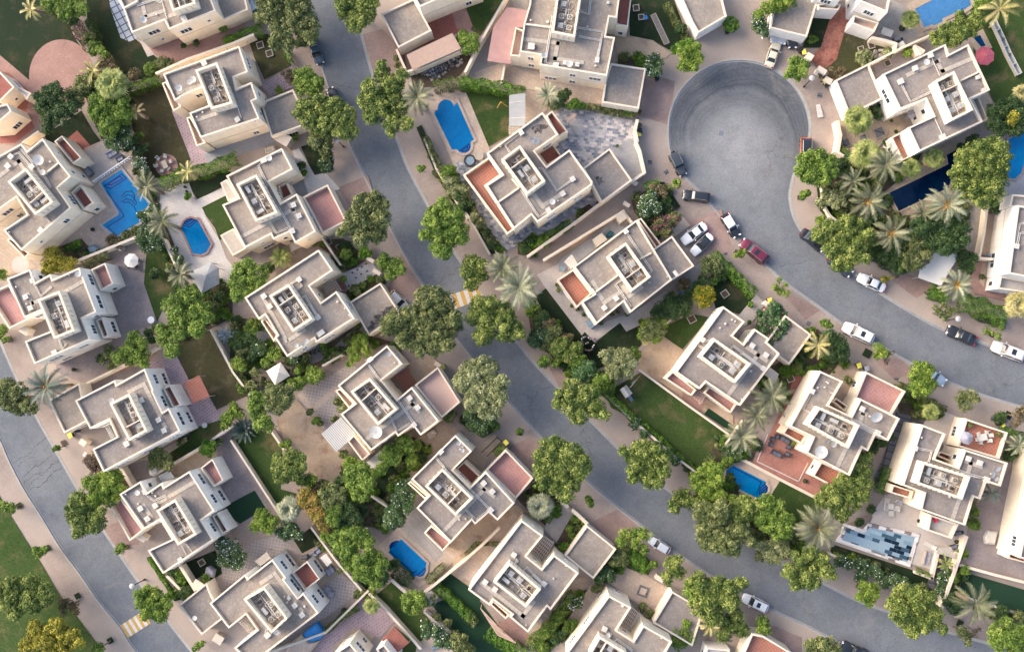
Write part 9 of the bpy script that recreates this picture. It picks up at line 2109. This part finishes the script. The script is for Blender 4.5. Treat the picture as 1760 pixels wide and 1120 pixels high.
def line(pts,w_,mat,z=.23):
 m=MB()
 ps=[P(*q_,z).xy for q_ in pts]
 for i in range(len(ps)-1):
  t=ps[i+1]-ps[i];c=(ps[i]+ps[i+1])/2;m.box((c.x,c.y,z),(t.length,w_,.02),atan2(t.y,t.x))
 tag(m.build('patio_border_line',mat,None),kind='structure')
line(X6(880,180,805,370,1090,508,1155,378),.14,'marking_white')
m=MB();e=tag(empty('balustrade',P(*G(760,280)[0],0)),'white balustrade with dark gaps above the L-shaped pool','balustrade')
a_,b_=P(*G(635,370)[0],.8).xy,P(*G(895,195)[0],.8).xy;t=b_-a_;ang=atan2(t.y,t.x);L=t.length;t.normalize();c=a_+t*L/2
m.box((c.x,c.y,.85),(L,.16,.1),ang);m.box((c.x,c.y,.06),(L,.16,.1),ang);m.build('rail','cloth_white',e,e.location)
m=MB()
for i in range(15):p=a_+t*(L*(i+.5)/15);m.box((p.x,p.y,.45),(.22,.12,.7),ang)
m.build('balusters','cloth_white',e,e.location)
# people on the lawn by the centre villa
def person(x,y,ang,top,label,arm=.3):
 p=P(x,y,1.2)
 e=tag(empty('person',(p.x,p.y,.21),ang),label,'person','people standing in a ring on the lawn')
 pts={'pel':(0,0,.95,.14),'wai':(0,0,1.12,.13),'che':(.01,0,1.32,.155),'neck':(0.,0,1.47,.06),'head':(.02,0,1.6,.095),'htop':(.015,0,1.69,.085),'shl':(0,.17,1.4,.07),'ell':(.03,.25,1.13,.05),'wrl':(.05+arm*.6,.2,.95+arm*.5,.036),'hal':(.09+arm*.75,.18,.9+arm*.5,.042),'shr':(0,-.17,1.4,.07),'elr':(.03,-.25,1.13,.05),'wrr':(.1,-.22,.9,.036),'har':(.13,-.21,.83,.042),'hil':(0,.09,.86,.095),'knl':(.03,.11,.48,.065),'anl':(0,.11,.09,.045),'tol':(.14,.12,.04,.04),'hir':(0,-.09,.86,.095),'knr':(.03,-.11,.48,.065),'anr':(-.02,-.11,.09,.045),'tor':(.12,-.12,.04,.04)}
 names=list(pts);ed=[('pel','wai'),('wai','che'),('che','neck'),('neck','head'),('head','htop'),('che','shl'),('shl','ell'),('ell','wrl'),('wrl','hal'),('che','shr'),('shr','elr'),('elr','wrr'),('wrr','har'),('pel','hil'),('hil','knl'),('knl','anl'),('anl','tol'),('pel','hir'),('hir','knr'),('knr','anr'),('anr','tor')]
 def skin(nm,sel,grow,mat):
  ii=[n for n in names if n in sel]
  me=D.meshes.new(nm);me.from_pydata([pts[n][:3] for n in ii],[(ii.index(a),ii.index(b)) for a,b in ed if a in sel and b in sel],[])
  o=D.objects.new(nm,me);COL.objects.link(o);o.parent=e
  md=o.modifiers.new('skin','SKIN');md.use_smooth_shade=True
  sv_=me.skin_vertices[0].data
  for i,n in enumerate(ii):sv_[i].radius=(pts[n][3]+grow,)*2;sv_[i].use_root=(i==0)
  s2=o.modifiers.new('sub','SUBSURF');s2.levels=s2.render_levels=1
  me.materials.append(MATS[mat]);return o
 skin('body',names,0,'skin')
 skin('shirt',['pel','wai','che','shl','ell','shr','elr'],.02,top)
 skin('trousers',['pel','hil','knl','anl','hir','knr','anr'],.016,'cloth_navy')
 m=MB();n=12
 rings=[(.105,1.6),(.112,1.66),(.098,1.73),(.055,1.775),(0.,1.785)]
 vs=[(-.005+r*cos(6.283*i/n)-(.02 if z<1.65 else 0),r*sin(6.283*i/n),z) for r,z in rings for i in range(n)]
 m.add(vs,[(k*n+i,k*n+(i+1) % n,(k+1)*n+(i+1) % n,(k+1)*n+i) for k in range(4) for i in range(n)]);m.build('hair','hair',e,world=False,smooth=True)
 m=MB();[m.cyl((.105,sy*.035),.011,1.6,1.618,6) for sy in (-1,1)];m.add([(.1,-.015,1.6),(.1,.015,1.6),(.13,0,1.565),(.1,0,1.56)],[(0,1,2),(0,2,3),(1,3,2)]);m.build('face_features','hair',e,world=False)
PF=fr(960,540,17.5)
ppl=[(720,715,'cloth_white','person in white at the upper left of the ring on the lawn'),(825,675,'cushion_grey','person in grey at the top of the ring on the lawn'),(935,720,'cloth_white','person in white at the upper right of the ring on the lawn'),(690,825,'cushion_grey','person in grey on the left side of the ring on the lawn'),(730,890,'blue_grey','person in blue-grey inside the ring on the lawn'),(855,870,'canopy_white','person in off-white at the middle of the ring on the lawn'),(645,945,'cloth_white','person in white farthest left of the group on the lawn'),(1050,960,'cloth_white','person in white standing apart to the right of the group'),(850,1085,'cloth_pink','person in pink at the bottom of the group on the lawn'),(965,1080,'rooftile_pink','person in tan at the bottom right of the group'),(1085,745,'cloth_pink','person in pale pink on the paving corner')]
for x,y,tp,lb in ppl:
 a=atan2(-(860-y),(850-x));person(*PF(x,y)[0],a,tp,lb,arm=.25)
